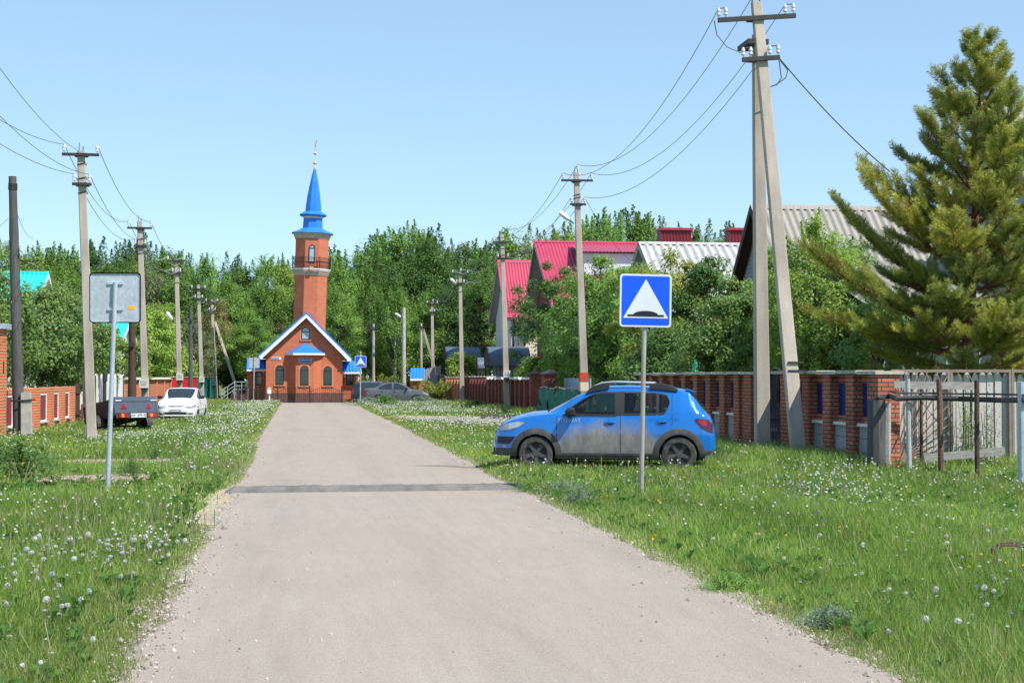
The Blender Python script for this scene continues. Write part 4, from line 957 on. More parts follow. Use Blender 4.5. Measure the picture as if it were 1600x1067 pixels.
b = MB(); q = at(1182, 66, Y - .2); b.box(q.x - .2, q.x + .24, Y - .28, Y + .5, q.z - .05, q.z + .05); b.build('clamp', M['steel_dark'], root)
P1['T'] = tB + Vector((-.08, 0, .1)); b = MB()
for dx in (-.08, .08): b.tube([tB + Vector((dx, 0, -.1)), tB + Vector((dx, 0, .2))], .014, 5)
b.build('top_pins', M['steel_dark'], root)
b = MB(); s_ = P1['B3']
b.tube([at(1217, 93, Y - .2), at(1221, 122, Y - .2), at(1214, 133, Y - .2), at(1203, 136, Y - .2)], .012, 5); b.tube([at(1219, 95, Y - .2), at(1231, 110, Y - .2), at(1228, 122, Y - .2), at(1212, 133, Y - .2), at(1203, 136, Y - .2)], .012, 5)
b.tube([at(1116, 33, Y - .2), at(1120, 55, Y - .2), at(1136, 74, Y - .2), at(1158, 83, Y - .2)], .010, 5); b.tube([P1['A0'], P1['A1']], .012, 5); b.tube([P1['A2'], P1['A3']], .012, 5); b.tube([P1['B0'], P1['B1']], .012, 5); b.tube([P1['B2'], P1['B3']], .014, 5)
b.build('jumper_wires', M['wire'], root)
for py in (566, 579):
    q = at(1240.5, py, 29.24)
    b = MB(); b.box(q.x - .165, q.x + .165, 29.08, 29.40, q.z - .015, q.z + .015); b.build('wire_band', M['steel_dark'], root)
# old wooden pole with concrete stub on the left
p = gp(30, 689); root = thing('wooden_pole', 'old grey wooden pole lashed to a short concrete stub on the left', 'wooden pole', (p.x, p.y, 0))
tpw = at(19.5, 276, p.y); b = MB(); N_ = 14; pts = [Vector((p.x, p.y, 0)).lerp(tpw, k/N_) for k in range(N_+1)]
b.tube(pts, [(.155 - .055*k/N_) * (1.10 if k in (4, 7, 9, 11) else 1) for k in range(N_+1)], 12); b.build('shaft', M['old_wood'], root, smooth=True)
q = at(44, 690, p.y); z1_ = at(44, 613, p.y).z; b = MB(); conc_shaft(b, (q.x, p.y - .12, 0), (q.x - .03, p.y - .12, z1_), .30, .27); b.build('concrete_stub', M['concrete_dark'], root)
b = MB()
for py in (626, 680):
    z = at(40, py, p.y).z; b.tube([(p.x - .2, p.y - .1, z), (p.x + .0, p.y - .27, z), (q.x + .12, p.y - .28, z + .03), (q.x + .16, p.y + .02, z + .03)], .022, 6)
z = at(20, 297, p.y).z
for k in range(4): b.lathe([(.118, z + k*.045), (.122, z + k*.045 + .02), (.118, z + k*.045 + .03)], 12, Matrix.Translation((tpw.x + .01, p.y, 0)))
b.build('wire_lashing', M['steel_dark'], root)
WP = tpw
for px, pt, py, Y, r0, lbl, m in ((206, 500, 640, 57.5, .16, 'dark brown tarred wooden pole between the blank sign and the second concrete pole', 'brown_wood'), (297.5, 476, 640, 88, .13, 'thin dark post beside the third concrete pole on the left', 'old_wood')):
    p = at(px, 600, Y); zt = at(px, pt, Y).z; root = thing('wooden_pole', lbl, 'wooden pole', (p.x, Y, 0)); b = MB(); b.tube([(p.x, Y, 0), (p.x + .01, Y, zt*.5), (p.x, Y, zt)], [r0*1.05, r0*.9, r0*.75], 10); b.build('shaft', M[m], root, smooth=True)
    b = MB(); zz = zt - 1.2; b.tube([(p.x + r0, Y - .05, zz), (p.x + r0 + .12, Y - .1, zz - .15), (p.x + r0 + .13, Y - .1, zz - .45), (p.x + r0, Y - .05, zz - .6)], .05, 6); b.box(p.x - .1, p.x + .1, Y - r0 - .05, Y - r0 + .02, zz + .2, zz + .35); b.build('cable_clamp', M['steel_dark'], root)
for bx, tx_, ty_, Y, lbl, mm in ((631, 631, 481, 106.5, 'pale round concrete lamp post left of the fifth right pole', 'cap_stone'), (583.5, 583.5, 506, 108, 'slim grey pole in the wood edge above the grey saloon car', 'concrete'), (658, 658, 505, 110.5, 'short grey strutted pole between the pale lamp post and the fifth right pole', 'concrete')):
    p = at(bx, 600, Y); tp = at(tx_, ty_, Y); root = thing('lamp_post' if bx == 631 else 'utility_pole', lbl, 'lamp post' if bx == 631 else 'utility pole', (p.x, Y, 0)); b = MB(); b.tube([(p.x, Y, 0), tp], [.17, .12] if bx == 631 else [.12, .09], 10); b.build('shaft', M[mm], root, smooth=True)
    if bx == 631: lamp(root, at(630, 498, Y), -.9, .6, .6)
    else:
        b = MB(); b.box(tp.x - .35, tp.x + .35, Y - .2, Y - .12, tp.z - .3, tp.z - .22); b.build('crossarm', M['steel_dark'], root)
        if bx == 658:
            b = MB(); conc_shaft(b, at(693, 600, Y + .6).xy.to_3d(), at(661, 514, Y + .1), .2, .18); b.build('strut', M['concrete'], root)

# ------------------------------------------------------------------ overhead wires
def wires(label, pairs, sag, r, m=None, group='overhead wires'):
    for a_, c_ in pairs:
        b = MB(); N_ = 18; s_ = sag * random.uniform(.85, 1.15)
        b.tube([Vector(a_).lerp(Vector(c_), k/N_) - Vector((0, 0, s_*4*(k/N_)*(1-k/N_))) for k in range(N_+1)], r, 4)
        tag(b.build('overhead_wire', m or M['wire'], smooth=True), label, 'wire', group)
k2 = ('AL', 'AR', 'BL', 'BR', 'T')
ra = RPOLES[0][1]
wires('thin overhead wire slung from the double pole to the second right pole', [(P1['A0'], ra['AL']), (P1['T'], ra['T']), (P1['A2'], ra['AR']), (P1['B2'], ra['BR'])], 1.05, .0085)
names = ['second and third', 'third and fourth', 'fourth and fifth']
for i in range(3):
    a_, c_ = RPOLES[i][1], RPOLES[i+1][1]
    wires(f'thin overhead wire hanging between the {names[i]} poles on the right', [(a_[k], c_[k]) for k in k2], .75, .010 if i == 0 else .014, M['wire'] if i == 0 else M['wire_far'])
names = ['first and second', 'second and third', 'third and fourth', 'fourth and fifth']
for i in range(4):
    a_, c_ = LPOLES[i][1], LPOLES[i+1][1]
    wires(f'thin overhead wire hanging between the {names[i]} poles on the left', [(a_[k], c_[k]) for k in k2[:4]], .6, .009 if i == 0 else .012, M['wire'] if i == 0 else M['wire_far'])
off = Vector((-5.4, 15, 7.9)); a_ = LPOLES[0][1]
wires('thin overhead wire running from the nearest left pole out of the top left corner', [(off + Vector((.6, 0, .1)), a_['T']), (off + Vector((-.7, 2, -.6)), a_['AL']), (off + Vector((.2, 2, -.75)), a_['BR']), (off + Vector((-.45, 0, -1.2)), a_['BL'])], .75, .007)
wires('service cable dropping from the double pole into the pine towards the house', [(at(1218, 92, 30.8), at(1390, 268, 33) ), ], .12, .016)
wires('thin service wire from the old wooden pole to the left trees', [(WP + Vector((.1, 0, -.9)), at(52, 372, 62)), (WP + Vector((-.1, 0, -1.1)), at(-60, 370, 44))], .2, .007)
wires('service cable strung from the second right pole to the crimson roofed house', [(ra['BR'], at(1010, 420, 66))], .5, .010)
wires('dark wire crossing in front of the wood towards the mosque', [(at(631, 488, 106.5), at(400, 500, 110)), (at(631, 492, 106.5), at(430, 512, 110))], 1.0, .014)

# ------------------------------------------------------------------ road signs
def rrect(w_, r, n=5):
    h = w_/2; P = []
    for cx, cz, a0 in ((h-r, h-r, 0), (-h+r, h-r, 90), (-h+r, -h+r, 180), (h-r, -h+r, 270)):
        P += [(cx + r*math.cos(R(a0 + 90*k/n)), cz + r*math.sin(R(a0 + 90*k/n))) for k in range(n+1)]
    return P
def bump_sign(label, base, top, zc, face=1, size=.7, postm=None, tilt=0.0, above=.0, r=.03, group=None, roll=0.0):
    """face=1: the picture looks at the camera; -1: we see the grey back"""
    root = thing('road_sign', label, 'road sign', base, 0, group)
    b = MB(); b.tube([base, Vector(base).lerp(Vector(top), .5), top], r, 12); po = b.build('post', postm or M['post_paint'], root, smooth=True)
    t = (zc - base[2]) / (top[2] - base[2]); c = Vector(base).lerp(Vector(top), t)
    off = -(r + .02) if face == 1 else (r + .02)
    T_ = Matrix.Translation(c + Vector((0, off, 0))) @ Matrix.Rotation(roll, 4, 'Y')
    if face == -1: T_ = T_ @ Matrix.Rotation(math.pi, 4, 'Z')
    b = MB(); b.prism(rrect(size, .05), 0, .012, 'y', T_); ring(b, rrect(size, .05), rrect(size - .03, .04), .012, .03, T_); pla = b.build('plate', M['galv'], root)
    b = MB(); b.prism(rrect(size - .004, .048), -.004, -.001, 'y', T_); b.build('white_border', M['sign_white'], root)
    b = MB(); b.prism(rrect(size - .055*size/.7, .028), -.008, -.005, 'y', T_); b.build('blue_field', M['sign_blue'], root)
    s_ = size/.7; tri = [(-.303*s_, -.232*s_), (.305*s_, -.232*s_), (.0, .282*s_)]
    b = MB(); b.prism(tri, -.012, -.009, 'y', T_); b.build('white_triangle', M['sign_white'], root)
    bp = [(-.245*s_, -.21*s_), (.245*s_, -.21*s_), (.245*s_, -.186*s_), (.165*s_, -.186*s_)] + [(.165*s_*math.cos(a), (-.186 + .05*math.sin(a))*s_) for a in np.linspace(.15, math.pi - .15, 12)] + [(-.165*s_, -.186*s_), (-.245*s_, -.186*s_)]
    b = MB(); b.prism(bp, -.016, -.013, 'y', T_); b.build('bump_symbol', M['sign_black'], root)
    for dz in (.20*s_, -.16*s_):
        b = MB(); b.box(-.11, .11, .012, .036, dz - .016, dz + .016, T_)
        y_ = -off if face == 1 else off
        b.build('bracket', M['silver'], root)
    return root, T_
b0 = gp(1002, 776); tp = at(1008.5, 425, b0.y); zc = at(1009, 470, b0.y).z
bump_sign('large blue and white speed bump sign on a worn pole before the blue car', b0, at(1008, 440, b0.y), zc, 1, .735, M['rust_post'], r=.033, roll=R(.9))
b0 = gp(168, 771); zc = at(180, 465, b0.y).z
r_, T_ = bump_sign('blank grey sign back with an orange sticker on a silver pole, near left', b0, at(180.5, 441, b0.y), zc, -1, .72, M['galv'], r=.033, roll=R(-.4))
b = MB(); b.box(-.27, -.17, .0125, .015, -.17, -.12, T_); b.build('orange_sticker', M['orange'], r_)
b0 = gp(563, 631.5); zc = at(564, 565, b0.y).z
bump_sign('small distant blue speed bump sign beside the grey saloon car', b0, at(563.5, 549, b0.y), zc, 1, .70, M['post_paint'], r=.035)
b0 = gp(396, 629.5); zc = at(397, 566.5, b0.y).z
bump_sign('distant grey sign back standing left of the mosque', b0, at(397.5, 558, b0.y), zc, -1, .72, M['post_paint'], r=.035)
# ------------------------------------------------------------------ vehicles
class Car:
    """body surface given by curves along the length; local +x forward, z up"""
    def __init__(s, P): s.P = P
    def c(s, k, x): pts = s.P[k]; return np.interp(x, [p[0] for p in pts], [p[1] for p in pts])
    def S(s, x, z):             # half width of the body at (x, z)
        hw, lo, de, ro = s.c('hw', x), s.c('low', x), s.c('deck', x), s.c('roof', x)
        if z <= de:
            t = np.clip((z - lo) / max(de - lo, .01), 0, 1)
            return hw * np.interp(t, [0, .08, .25, .5, .62, .85, 1], [.93, .965, .985, 1.0, .998, .975, .945])
        g = max(ro - de, .02); t = np.clip((z - de) / g, 0, 1)
        return hw * (.945 - s.P.get('tumble', .20) * t**1.25)
    def top(s, x, y):           # height of the top surface at (x, y)
        hw, de, ro = s.c('hw', x), s.c('deck', x), s.c('roof', x); return ro - (ro - de) * min(1, abs(y)/max(hw, .01))**2.2 if ro - de < .2 else ro - .06*(y/hw)**2
    def end_x(s, y, z, sgn=1):
        L_ = s.P['L']/2
        for x in np.linspace(L_, .5*L_, 160):
            if s.S(sgn*x, z) >= abs(y) and s.top(sgn*x, y) >= z: return sgn*x
        return sgn*L_
    def rows(s, x):
        hw, lo, de, ro = float(s.c('hw', x)), float(s.c('low', x)), float(s.c('deck', x)), float(s.c('roof', x)); g = ro - de
        R_ = [(0, lo), (hw*.7, lo)]
        for t in s.P['ts']: z = lo + (de - lo)*t; R_.append((float(s.S(x, z)), z))
        k = min(1, max(0, (g - .10)/.22)); cr = .0
        cab = [(float(s.S(x, de + g*t)), de + g*t) for t in s.P['ct']] + [(hw*(.945 - s.P.get('tumble', .2)) - .035, ro - .028), (hw*.52, ro - .008), (hw*.26, ro), (0, ro)]
        nc = len(s.P['ct']); hood = [(hw*f, ro - g*f**2.2) for f in [.945 - (.945 - .66)*(i+1)/nc for i in range(nc)] + [.58, .42, .2, 0]]
        R_ += [(a[0]*k + b_[0]*(1-k), a[1]*k + b_[1]*(1-k)) for a, b_ in zip(cab, hood)]
        return R_
    def panel(s, top, bot, off=.005, side=1, nx=24, nz=6, edge=.012):
        xa, xb = max(top[0][0], bot[0][0]), min(top[-1][0], bot[-1][0])
        f = lambda P, x: np.interp(x, [p[0] for p in P], [p[1] for p in P])
        xs = np.linspace(xa, xb, nx + 1); V_ = []; Q = []
        for o in (off, -edge):
            for x in xs:
                zt, zb_ = f(top, x), f(bot, x)
                for j in range(nz + 1):
                    z = zb_ + (zt - zb_)*j/nz; V_.append((x, side*(s.S(x, z) + o), z))
        n = nz + 1; N = (nx+1)*n
        for i in range(nx):
            for j in range(nz):
                q = (i*n+j, (i+1)*n+j, (i+1)*n+j+1, i*n+j+1); Q.append(q if side < 0 else q[::-1])
            for j in (0, nz): q = (i*n+j, (i+1)*n+j, N+(i+1)*n+j, N+i*n+j); Q.append(q)
        for i in (0, nx):
            for j in range(nz): Q.append((i*n+j, i*n+j+1, N+i*n+j+1, N+i*n+j))
        return V_, Q
    def endpanel(s, top, bot, off=.006, sgn=1, nx=14, nz=4, edge=.01):
        f = lambda P, y: np.interp(y, [p[0] for p in P], [p[1] for p in P])
        ys = np.linspace(top[0][0], top[-1][0], nx + 1); V_ = []; Q = []; n = nz + 1; N = (nx+1)*n
        for o in (off, -edge):
            for y in ys:
                for j in range(n):
                    z = f(bot, y) + (f(top, y) - f(bot, y))*j/nz; V_.append((s.end_x(y, z, sgn) + sgn*o, y, z))
        for i in range(nx):
            for j in range(nz): Q.append((i*n+j, (i+1)*n+j, (i+1)*n+j+1, i*n+j+1))
            for j in (0, nz): Q.append((i*n+j, (i+1)*n+j, N+(i+1)*n+j, N+i*n+j))
        for i in (0, nx):
            for j in range(nz): Q.append((i*n+j, i*n+j+1, N+i*n+j+1, N+i*n+j))
        return V_, Q
def wheel(root, x, y, r, wd, side, m_rim, spokes=5):
    Tw = Matrix.Translation((x, y, r)) @ Matrix.Rotation(R(-90*side), 4, 'X')     # local z = outward
    b = MB(); h = wd/2
    b.lathe([(r*.60, -h), (r*.90, -h), (r*.985, -h*.72), (r, -h*.3), (r, h*.3), (r*.985, h*.72), (r*.93, h*.97), (r*.70, h), (r*.645, h*.86), (r*.64, -h)], 36, Tw)
    wh = b.build('wheel', M['tyre'], root, smooth=True, local=True)
    b = MB(); b.lathe([(r*.645, h*.5), (r*.655, h*.88), (r*.62, h*.90), (r*.60, h*.70), (r*.56, h*.15), (.01, h*.1), (.01, -.3*h), (r*.64, -h*.3)], 32, Tw)
    b.build('rim_barrel', M['black_plastic'], wh, smooth=True, local=True)
    b = MB()
    for k in range(spokes):
        a = 2*math.pi*k/spokes + .3; d = Vector((math.cos(a), math.sin(a), 0)); e = Vector((-d.y, d.x, 0)); rr = []
        for t, w_, z in ((.06, .13, .62), (.35, .10, .66), (.52, .115, .74), (.625, .19, .78)):
            c = d*r*t; rr.append([c + e*r*w_ + Vector((0, 0, h*z - .02)), c - e*r*w_ + Vector((0, 0, h*z - .02)), c - e*r*w_*.8 + Vector((0, 0, h*z)), c + e*r*w_*.8 + Vector((0, 0, h*z))])
        b.loft(rr, True, Tw)
    b.lathe([(r*.16, h*.5), (r*.15, h*.72), (.01, h*.74)], 14, Tw); b.build('rim', m_rim, wh, smooth=True, local=True)
def make_car(P, label, cat, loc, rz, scale=1.0, detail=True):
    car = Car(P); L_ = P['L']; root = thing(P['name'], label, cat, loc, rz); root.scale = (scale,)*3
    ws, bs, be, rs, re_ = P['wheels'], P['screen'][0], P['screen'][1], P['rear'][0], P['rear'][1]
    xs = sorted(set([-L_/2, -L_/2 + .012, -L_/2 + .03, -L_/2 + .06, -L_/2 + .1, L_/2 - .1, L_/2 - .06, L_/2 - .03, L_/2 - .012, L_/2, bs, be, rs, re_] + list(np.linspace(-L_/2 + .14, L_/2 - .14, int(L_/(.021 if detail else .035))))))
    xs = [x for i, x in enumerate(xs) if i == 0 or x - xs[i-1] > 1e-4 or x in (bs, be, rs, re_)]
    P['ts'] = (0, .06, .14, .22, .30, .38, .46, .54, .62, .70, .78, .86, .93, 1.0); nt_ = len(P['ts']); P['ct'] = tuple(np.linspace(.04, .88, 28 if detail else 4)); nc_ = len(P['ct'])
    wins = [(t_, b_) for nm, t_, b_, *_r in P['side'] if nm == 'window']
    def inwin(x, z): return any(t_[0][0] - .004 < x < t_[-1][0] + .004 and np.interp(x, *zip(*b_)) - .006 < z < np.interp(x, *zip(*t_)) + .006 for t_, b_ in wins)
    grid = [car.rows(x) for x in xs]; n = len(grid[0])
    body, scr, rw = MB(), MB(), MB(); Ra = P['arch']; r = P['r']
    for side in (1, -1):
        for mb, test in ((body, 0), (scr, 1), (rw, 2)):
            vs = [(x, side*y, z) for x, g_ in zip(xs, grid) for y, z in g_]; fs = []
            for i in range(len(xs)-1):
                xm = (xs[i] + xs[i+1])/2
                for j in range(n-1):
                    q = (i*n+j, (i+1)*n+j, (i+1)*n+j+1, i*n+j+1); zm = sum(vs[k][2] for k in q)/4
                    kind = 0
                    if be < xm < bs and j >= nt_ + 2 + nc_ : kind = 1
                    if rs < xm < re_ and j >= nt_ + 2 + nc_: kind = 2
                    if kind != test: continue
                    if test == 0:
                        if j < nt_ + 2 and any((xm - wx)**2 + (zm - r)**2 < Ra**2 for wx in ws): continue
                        if detail and nt_ <= j < nt_ + 2 + nc_ and inwin(xm, zm): continue
                    fs.append(q[::-1] if side > 0 else q)
            mb.add(vs, fs)
    for e, sg in ((0, 1), (len(xs)-1, -1)):
        g_ = grid[e]; ring_ = [(xs[e], y, z) for y, z in g_] + [(xs[e], -y, z) for y, z in reversed(g_[1:-1])]; body.add(ring_, [tuple(range(len(ring_)))])
    body.build('body', P['paint'], root, smooth=True, local=True, ang=50)
    scr.build('windscreen', M['glass_screen'], root, smooth=True, local=True); rw.build('rear_window', M['glass_screen'], root, smooth=True, local=True)
    for sd_ in (1, -1):
        for wx in ws:
            wheel(root, wx, sd_*(P['W']/2 - .115), r, .2, sd_, P['rimm'])
            b = MB(); hy0, hy1 = sorted((sd_*(P['W']/2 - .32), sd_*(P['W']/2 - .035)))   # dark wheel well
            N_ = 20; vs = []
            for y in (hy0, hy1):
                for k in range(N_+1): a = math.pi*(k/N_*1.2 - .1); vs.append((wx + (Ra+.004)*math.cos(a), y, r + (Ra+.004)*math.sin(a)))
            b.add(vs, [(k, k+1, N_+1+k+1, N_+1+k) for k in range(N_)])
            inn = 0 if sd_ > 0 else N_+1; b.add(vs[inn:inn+N_+1], [tuple(range(N_+1))]); b.build('wheel_well', M['black_plastic'], root, local=True)
            if 'cladw' in P:          # arch cladding ring
                ring_v = []; N_ = 28; cw = P['cladw']
                for o, e in ((.014, 0), (-.02, 0)):
                    for rr in (Ra - .012, Ra + cw*.5, Ra + cw):
                        for k in range(N_+1):
                            a = math.pi*(k/N_*1.16 - .08); x = wx + rr*math.cos(a); z = max(r + rr*math.sin(a), float(car.c('low', x)) + .01); ring_v.append((x, sd_*(car.S(x, z) + (o if rr < Ra + cw*.9 else o*.3)), z))
                m_ = N_+1; fs = []
                for k in range(N_):
                    for a_ in (0, 1): fs.append((a_*m_+k, a_*m_+k+1, (a_+1)*m_+k+1, (a_+1)*m_+k))
                    fs.append((k, k+1, 3*m_+k+1, 3*m_+k)); fs.append((2*m_+k, 2*m_+k+1, 5*m_+k+1, 5*m_+k))
                b = MB(); b.add(ring_v, fs); b.build('arch_cladding', M['clad'], root, smooth=True, local=True)
        for nm, top_, bot_, off, m_, nx in P['side']:
            b = MB(); b.add(*car.panel(top_, bot_, off, sd_, nx)); b.build(nm, m_, root, smooth=True, local=True)
        if P.get('sidefn'): P['sidefn'](car, root, sd_)
    for nm, top_, bot_, off, m_, sg, nx in P['ends']:
        for mir in ((1, -1) if top_[0][0] >= 0 and top_[-1][0] > .2 and nm not in ('grille', 'number_plate', 'lower_grille') else (1,)):
            f = lambda Q_: [(mir*y, z) for y, z in Q_][::mir]
            b = MB(); b.add(*car.endpanel(f(top_), f(bot_), off, sg, nx)); b.build(nm, m_, root, smooth=True, local=True)
    b = MB()
    b.box(-L_/2 + .2, L_/2 - .3, -P['W']/2 + .33, P['W']/2 - .33, P['floor'], P['floor'] + .10); b.build('underbody', M['black_plastic'], root, local=True)
    return car, root

# --- the blue hatchback
Lb = 4.08
PB = dict(name='parked_car', L=Lb, W=1.74, r=.318, arch=.372, cladw=.095, wheels=(1.21, -1.38), paint=M['car_blue'], rimm=M['rim'], tumble=.215, floor=.20, holes=[(-1.25, .62)],
    screen=(1.0, .19), rear=(-1.93, -1.60),
    hw=[(-2.04, .62), (-2.02, .70), (-1.95, .78), (-1.8, .835), (-1.4, .865), (-.5, .87), (.6, .87), (1.2, .865), (1.6, .835), (1.8, .77), (1.93, .68), (2.0, .57), (2.04, .44)],
    low=[(-2.04, .42), (-1.95, .32), (-1.75, .27), (-1.3, .235), (1.2, .235), (1.6, .27), (1.95, .28), (2.04, .30)],
    deck=[(-2.04, .58), (-2.01, .80), (-1.95, .94), (-1.85, 1.0), (-1.4, 1.05), (-.8, 1.045), (0, 1.02), (.6, 1.015), (1.0, 1.02), (1.4, .975), (1.7, .90), (1.88, .82), (1.97, .72), (2.04, .52)],
    roof=[(-2.04, .60), (-2.015, .82), (-1.94, 1.03), (-1.60, 1.43), (-1.57, 1.465), (-1.4, 1.505), (-1.0, 1.545), (-.5, 1.562), (-.1, 1.555), (.19, 1.505), (.5, 1.375), (.8, 1.215), (1.0, 1.112), (1.05, 1.10), (1.35, 1.075), (1.65, 1.0), (1.82, .92), (1.93, .84), (1.99, .74), (2.04, .54)])
ft = [(-.235, 1.425), (-.03, 1.43), (.17, 1.40), (.37, 1.30), (.575, 1.155), (.66, 1.08)]
fb = [(-.235, 1.025), (.66, 1.03)]
rt = [(-.985, 1.415), (-.7, 1.43), (-.39, 1.43)]; rb = [(-.985, 1.055), (-.39, 1.045)]
qt = [(-1.20, 1.30), (-1.17, 1.375), (-1.12, 1.395), (-1.01, 1.412)]; qb = [(-1.20, 1.20), (-1.15, 1.10), (-1.10, 1.065), (-1.01, 1.056)]
up = lambda P_, d: [(x, z + d) for x, z in P_]
PB['side'] = [('window', ft, fb, .004, M['glass_car'], 24), ('window', rt, rb, .004, M['glass_car'], 12), ('window', qt, qb, .004, M['glass_car'], 10),
    ('window_frame', up(ft, .013), up(ft, -.013), .009, M['black_plastic'], 24), ('window_frame', up(rt, .013), up(rt, -.013), .009, M['black_plastic'], 12), ('window_frame', up(qt, .013), up(qt, -.013), .009, M['black_plastic'], 10),
    ('window_frame', up(fb, .014), up(fb, -.024), .010, M['black_plastic'], 20), ('window_frame', up(rb, .014), up(rb, -.024), .010, M['black_plastic'], 12), ('window_frame', up(qb, .014), up(qb, -.024), .010, M['black_plastic'], 10),
    ('pillar_trim', [(-.40, 1.447), (-.225, 1.443)], [(-.40, 1.03), (-.225, 1.01)], .008, M['black_plastic'], 5), ('pillar_trim', [(-1.025, 1.42), (-.975, 1.425)], [(-1.025, 1.05), (-.975, 1.05)], .009, M['black_plastic'], 2),
    ('mirror_base', [(.50, 1.15), (.66, 1.07), (.72, 1.03)], [(.50, 1.02), (.72, 1.01)], .011, M['black_plastic'], 6),
    ('sill_cladding', [(-1.02, .335), (.83, .335)], [(-1.02, .245), (.83, .245)], .012, M['clad'], 20),
    ('door_seam', [(-.335, 1.01), (-.323, 1.01)], [(-.335, .34), (-.323, .34)], .0015, M['black_plastic'], 1), ('door_seam', [(.824, .98), (.834, .98)], [(.824, .34), (.834, .34)], .0015, M['black_plastic'], 1),
    ('door_seam', [(-1.264, 1.40), (-1.254, 1.40)], [(-1.264, .85), (-1.254, .85)], .0015, M['black_plastic'], 1), ('headlight_bezel', [(1.50, .885), (1.60, .885), (1.72, .860)], [(1.50, .82), (1.60, .785), (1.72, .76)], .0115, M['silver'], 6), ('headlight_bezel', [(1.74, .85), (1.84, .825)], [(1.74, .755), (1.84, .745)], .0115, M['lamp_clear'], 4), ('quarter_strip', [(-1.62, .70), (-1.40, .99)], [(-1.62, .698), (-1.40, .986)], .001, M['car_blue'], 2), ('door_seam', [(-1.25, .85), (-1.22, .72), (-1.1, .52), (-.98, .40), (-.9, .345)], [(-1.25, .83), (-1.226, .705), (-1.106, .51), (-.986, .392), (-.9, .338)], .0015, M['black_plastic'], 16),  # includes a thin slanting strip in plain body paint on the rear quarter
    ('headlight', [(1.42, .885), (1.55, .905), (1.72, .872), (1.84, .835), (1.90, .80)], [(1.42, .87), (1.52, .80), (1.70, .745), (1.84, .735), (1.90, .745)], .009, M['lamp_clear'], 14),
    ('tail_light', [(-1.985, .86), (-1.90, .945), (-1.70, .965), (-1.66, .95)], [(-1.985, .70), (-1.90, .73), (-1.78, .80), (-1.66, .94)], .010, M['lamp_darkred'], 12),
    ('fog_recess', [(1.60, .625), (1.94, .63)], [(1.60, .61), (1.70, .49), (1.94, .50)], .006, M['black_plastic'], 8),
    ('fog_lamp', [(1.76, .455), (1.80, .475), (1.84, .455)], [(1.76, .43), (1.80, .42), (1.84, .43)], .008, M['lamp_clear'], 4),
    ('bumper_cladding', [(1.58, .415), (1.98, .415)], [(1.58, .275), (1.98, .285)], .014, M['clad'], 10), ('bumper_cladding', [(-1.98, .40), (-1.74, .40)], [(-1.98, .34), (-1.74, .29)], .012, M['clad'], 8)]
PB['ends'] = [('grille', [(-.42, .76), (0, .80), (.42, .76)], [(-.42, .64), (0, .60), (.42, .64)], .012, M['black_plastic'], 1, 14), ('number_plate', [(-.26, .55), (.26, .55)], [(-.26, .44), (.26, .44)], .03, M['sign_white'], 1, 8),
    ('lower_grille', [(-.55, .42), (.55, .42)], [(-.5, .32), (.5, .32)], .010, M['black_plastic'], 1, 14), ('front_lip', [(0, .315), (.66, .315)], [(0, .285), (.66, .285)], .05, M['clad'], 1, 12)]
def blue_side(car, root, sd_):
    for hx in (-.14, -1.08):        # door handles
        b = MB(); z = .895 if hx > -.5 else .91; y = car.S(hx, z); rr = []
        for k, (dx, o, h_) in enumerate(((-.10, .002, .006), (-.085, .028, .018), (0, .038, .021), (.085, .028, .018), (.10, .002, .006))):
            rr.append([(hx + dx, sd_*(y + o - .012), z - h_), (hx + dx, sd_*(y + o), z - h_*.6), (hx + dx, sd_*(y + o), z + h_*.6), (hx + dx, sd_*(y + o - .012), z + h_)])
        b.loft(rr, True); b.build('door_handle', M['car_blue'], root, smooth=True, local=True)
        b = MB(); b.add(*car.panel([(hx - .10, z - .01), (hx, z + .02), (hx + .10, z - .01)], [(hx - .10, z - .012), (hx, z - .05), (hx + .10, z - .012)], .002, sd_, 8, 2)); b.build('handle_recess', M['black_plastic'], root, local=True)
    b = MB(); y0 = car.S(.58, 1.04); b.tube([(.56, sd_*(y0 - .02), 1.04), (.56, sd_*(y0 + .07), 1.055)], .028, 7); b.build('mirror_arm', M['black_plastic'], root, local=True)
    b = MB(); cy = sd_*(y0 + .14); rr = []
    for t, sc, dx in ((-1, .45, 0), (-.7, .85, .0), (0, 1, 0), (.7, .92, .0), (1, .55, -.02)):
        rr.append([(.57 + dx + a_*sc*.10, cy + sd_*t*.115, 1.08 + b_*sc*.088) for a_, b_ in ((-1, -.8), (-.9, .8), (-.3, 1), (.5, .9), (1, .1), (.7, -.8), (0, -1))])
    b.loft(rr, True); mi = b.build('mirror', M['black_plastic'], root, smooth=True, local=True)
    b = MB(); b.tube([(-.98, sd_*(.66), 1.54), (-.9, sd_*.665, 1.60), (-.2, sd_*.67, 1.622), (.02, sd_*.665, 1.60), (.14, sd_*.66, 1.535)], [.03, .022, .02, .022, .03], 8); b.build('roof_rail', M['silver'], root, smooth=True, local=True)
    for xa_, xb_, zt in ((-1.36, -.85, 1.597), (-.12, .30, 1.60)):
        b = MB(); rr = []
        for t in np.linspace(0, 1, 8):
            x = xa_ + (xb_-xa_)*t; h_ = (math.sin(math.pi*min(1, t*1.0 if xa_ < -1 else 1-t)*.5)**.8)
            zb_ = float(car.c('roof', x)) - .035; zz = zb_ + max(.012, (zt - zb_)*h_); rr.append([(x, sd_*.625, zb_), (x, sd_*.70, zb_ - .02), (x, sd_*.69, zz), (x, sd_*.645, zz + .008)])
        b.loft(rr, True); b.build('rail_foot', M['black_plastic'], root, smooth=True, local=True)
carB_loc = None
pF, pR = gp(838, 735.5), gp(1061, 737.3); sB = (pF - pR).length / 2.59; head = math.atan2((pF - pR).y, (pF - pR).x)
PB['sidefn'] = blue_side
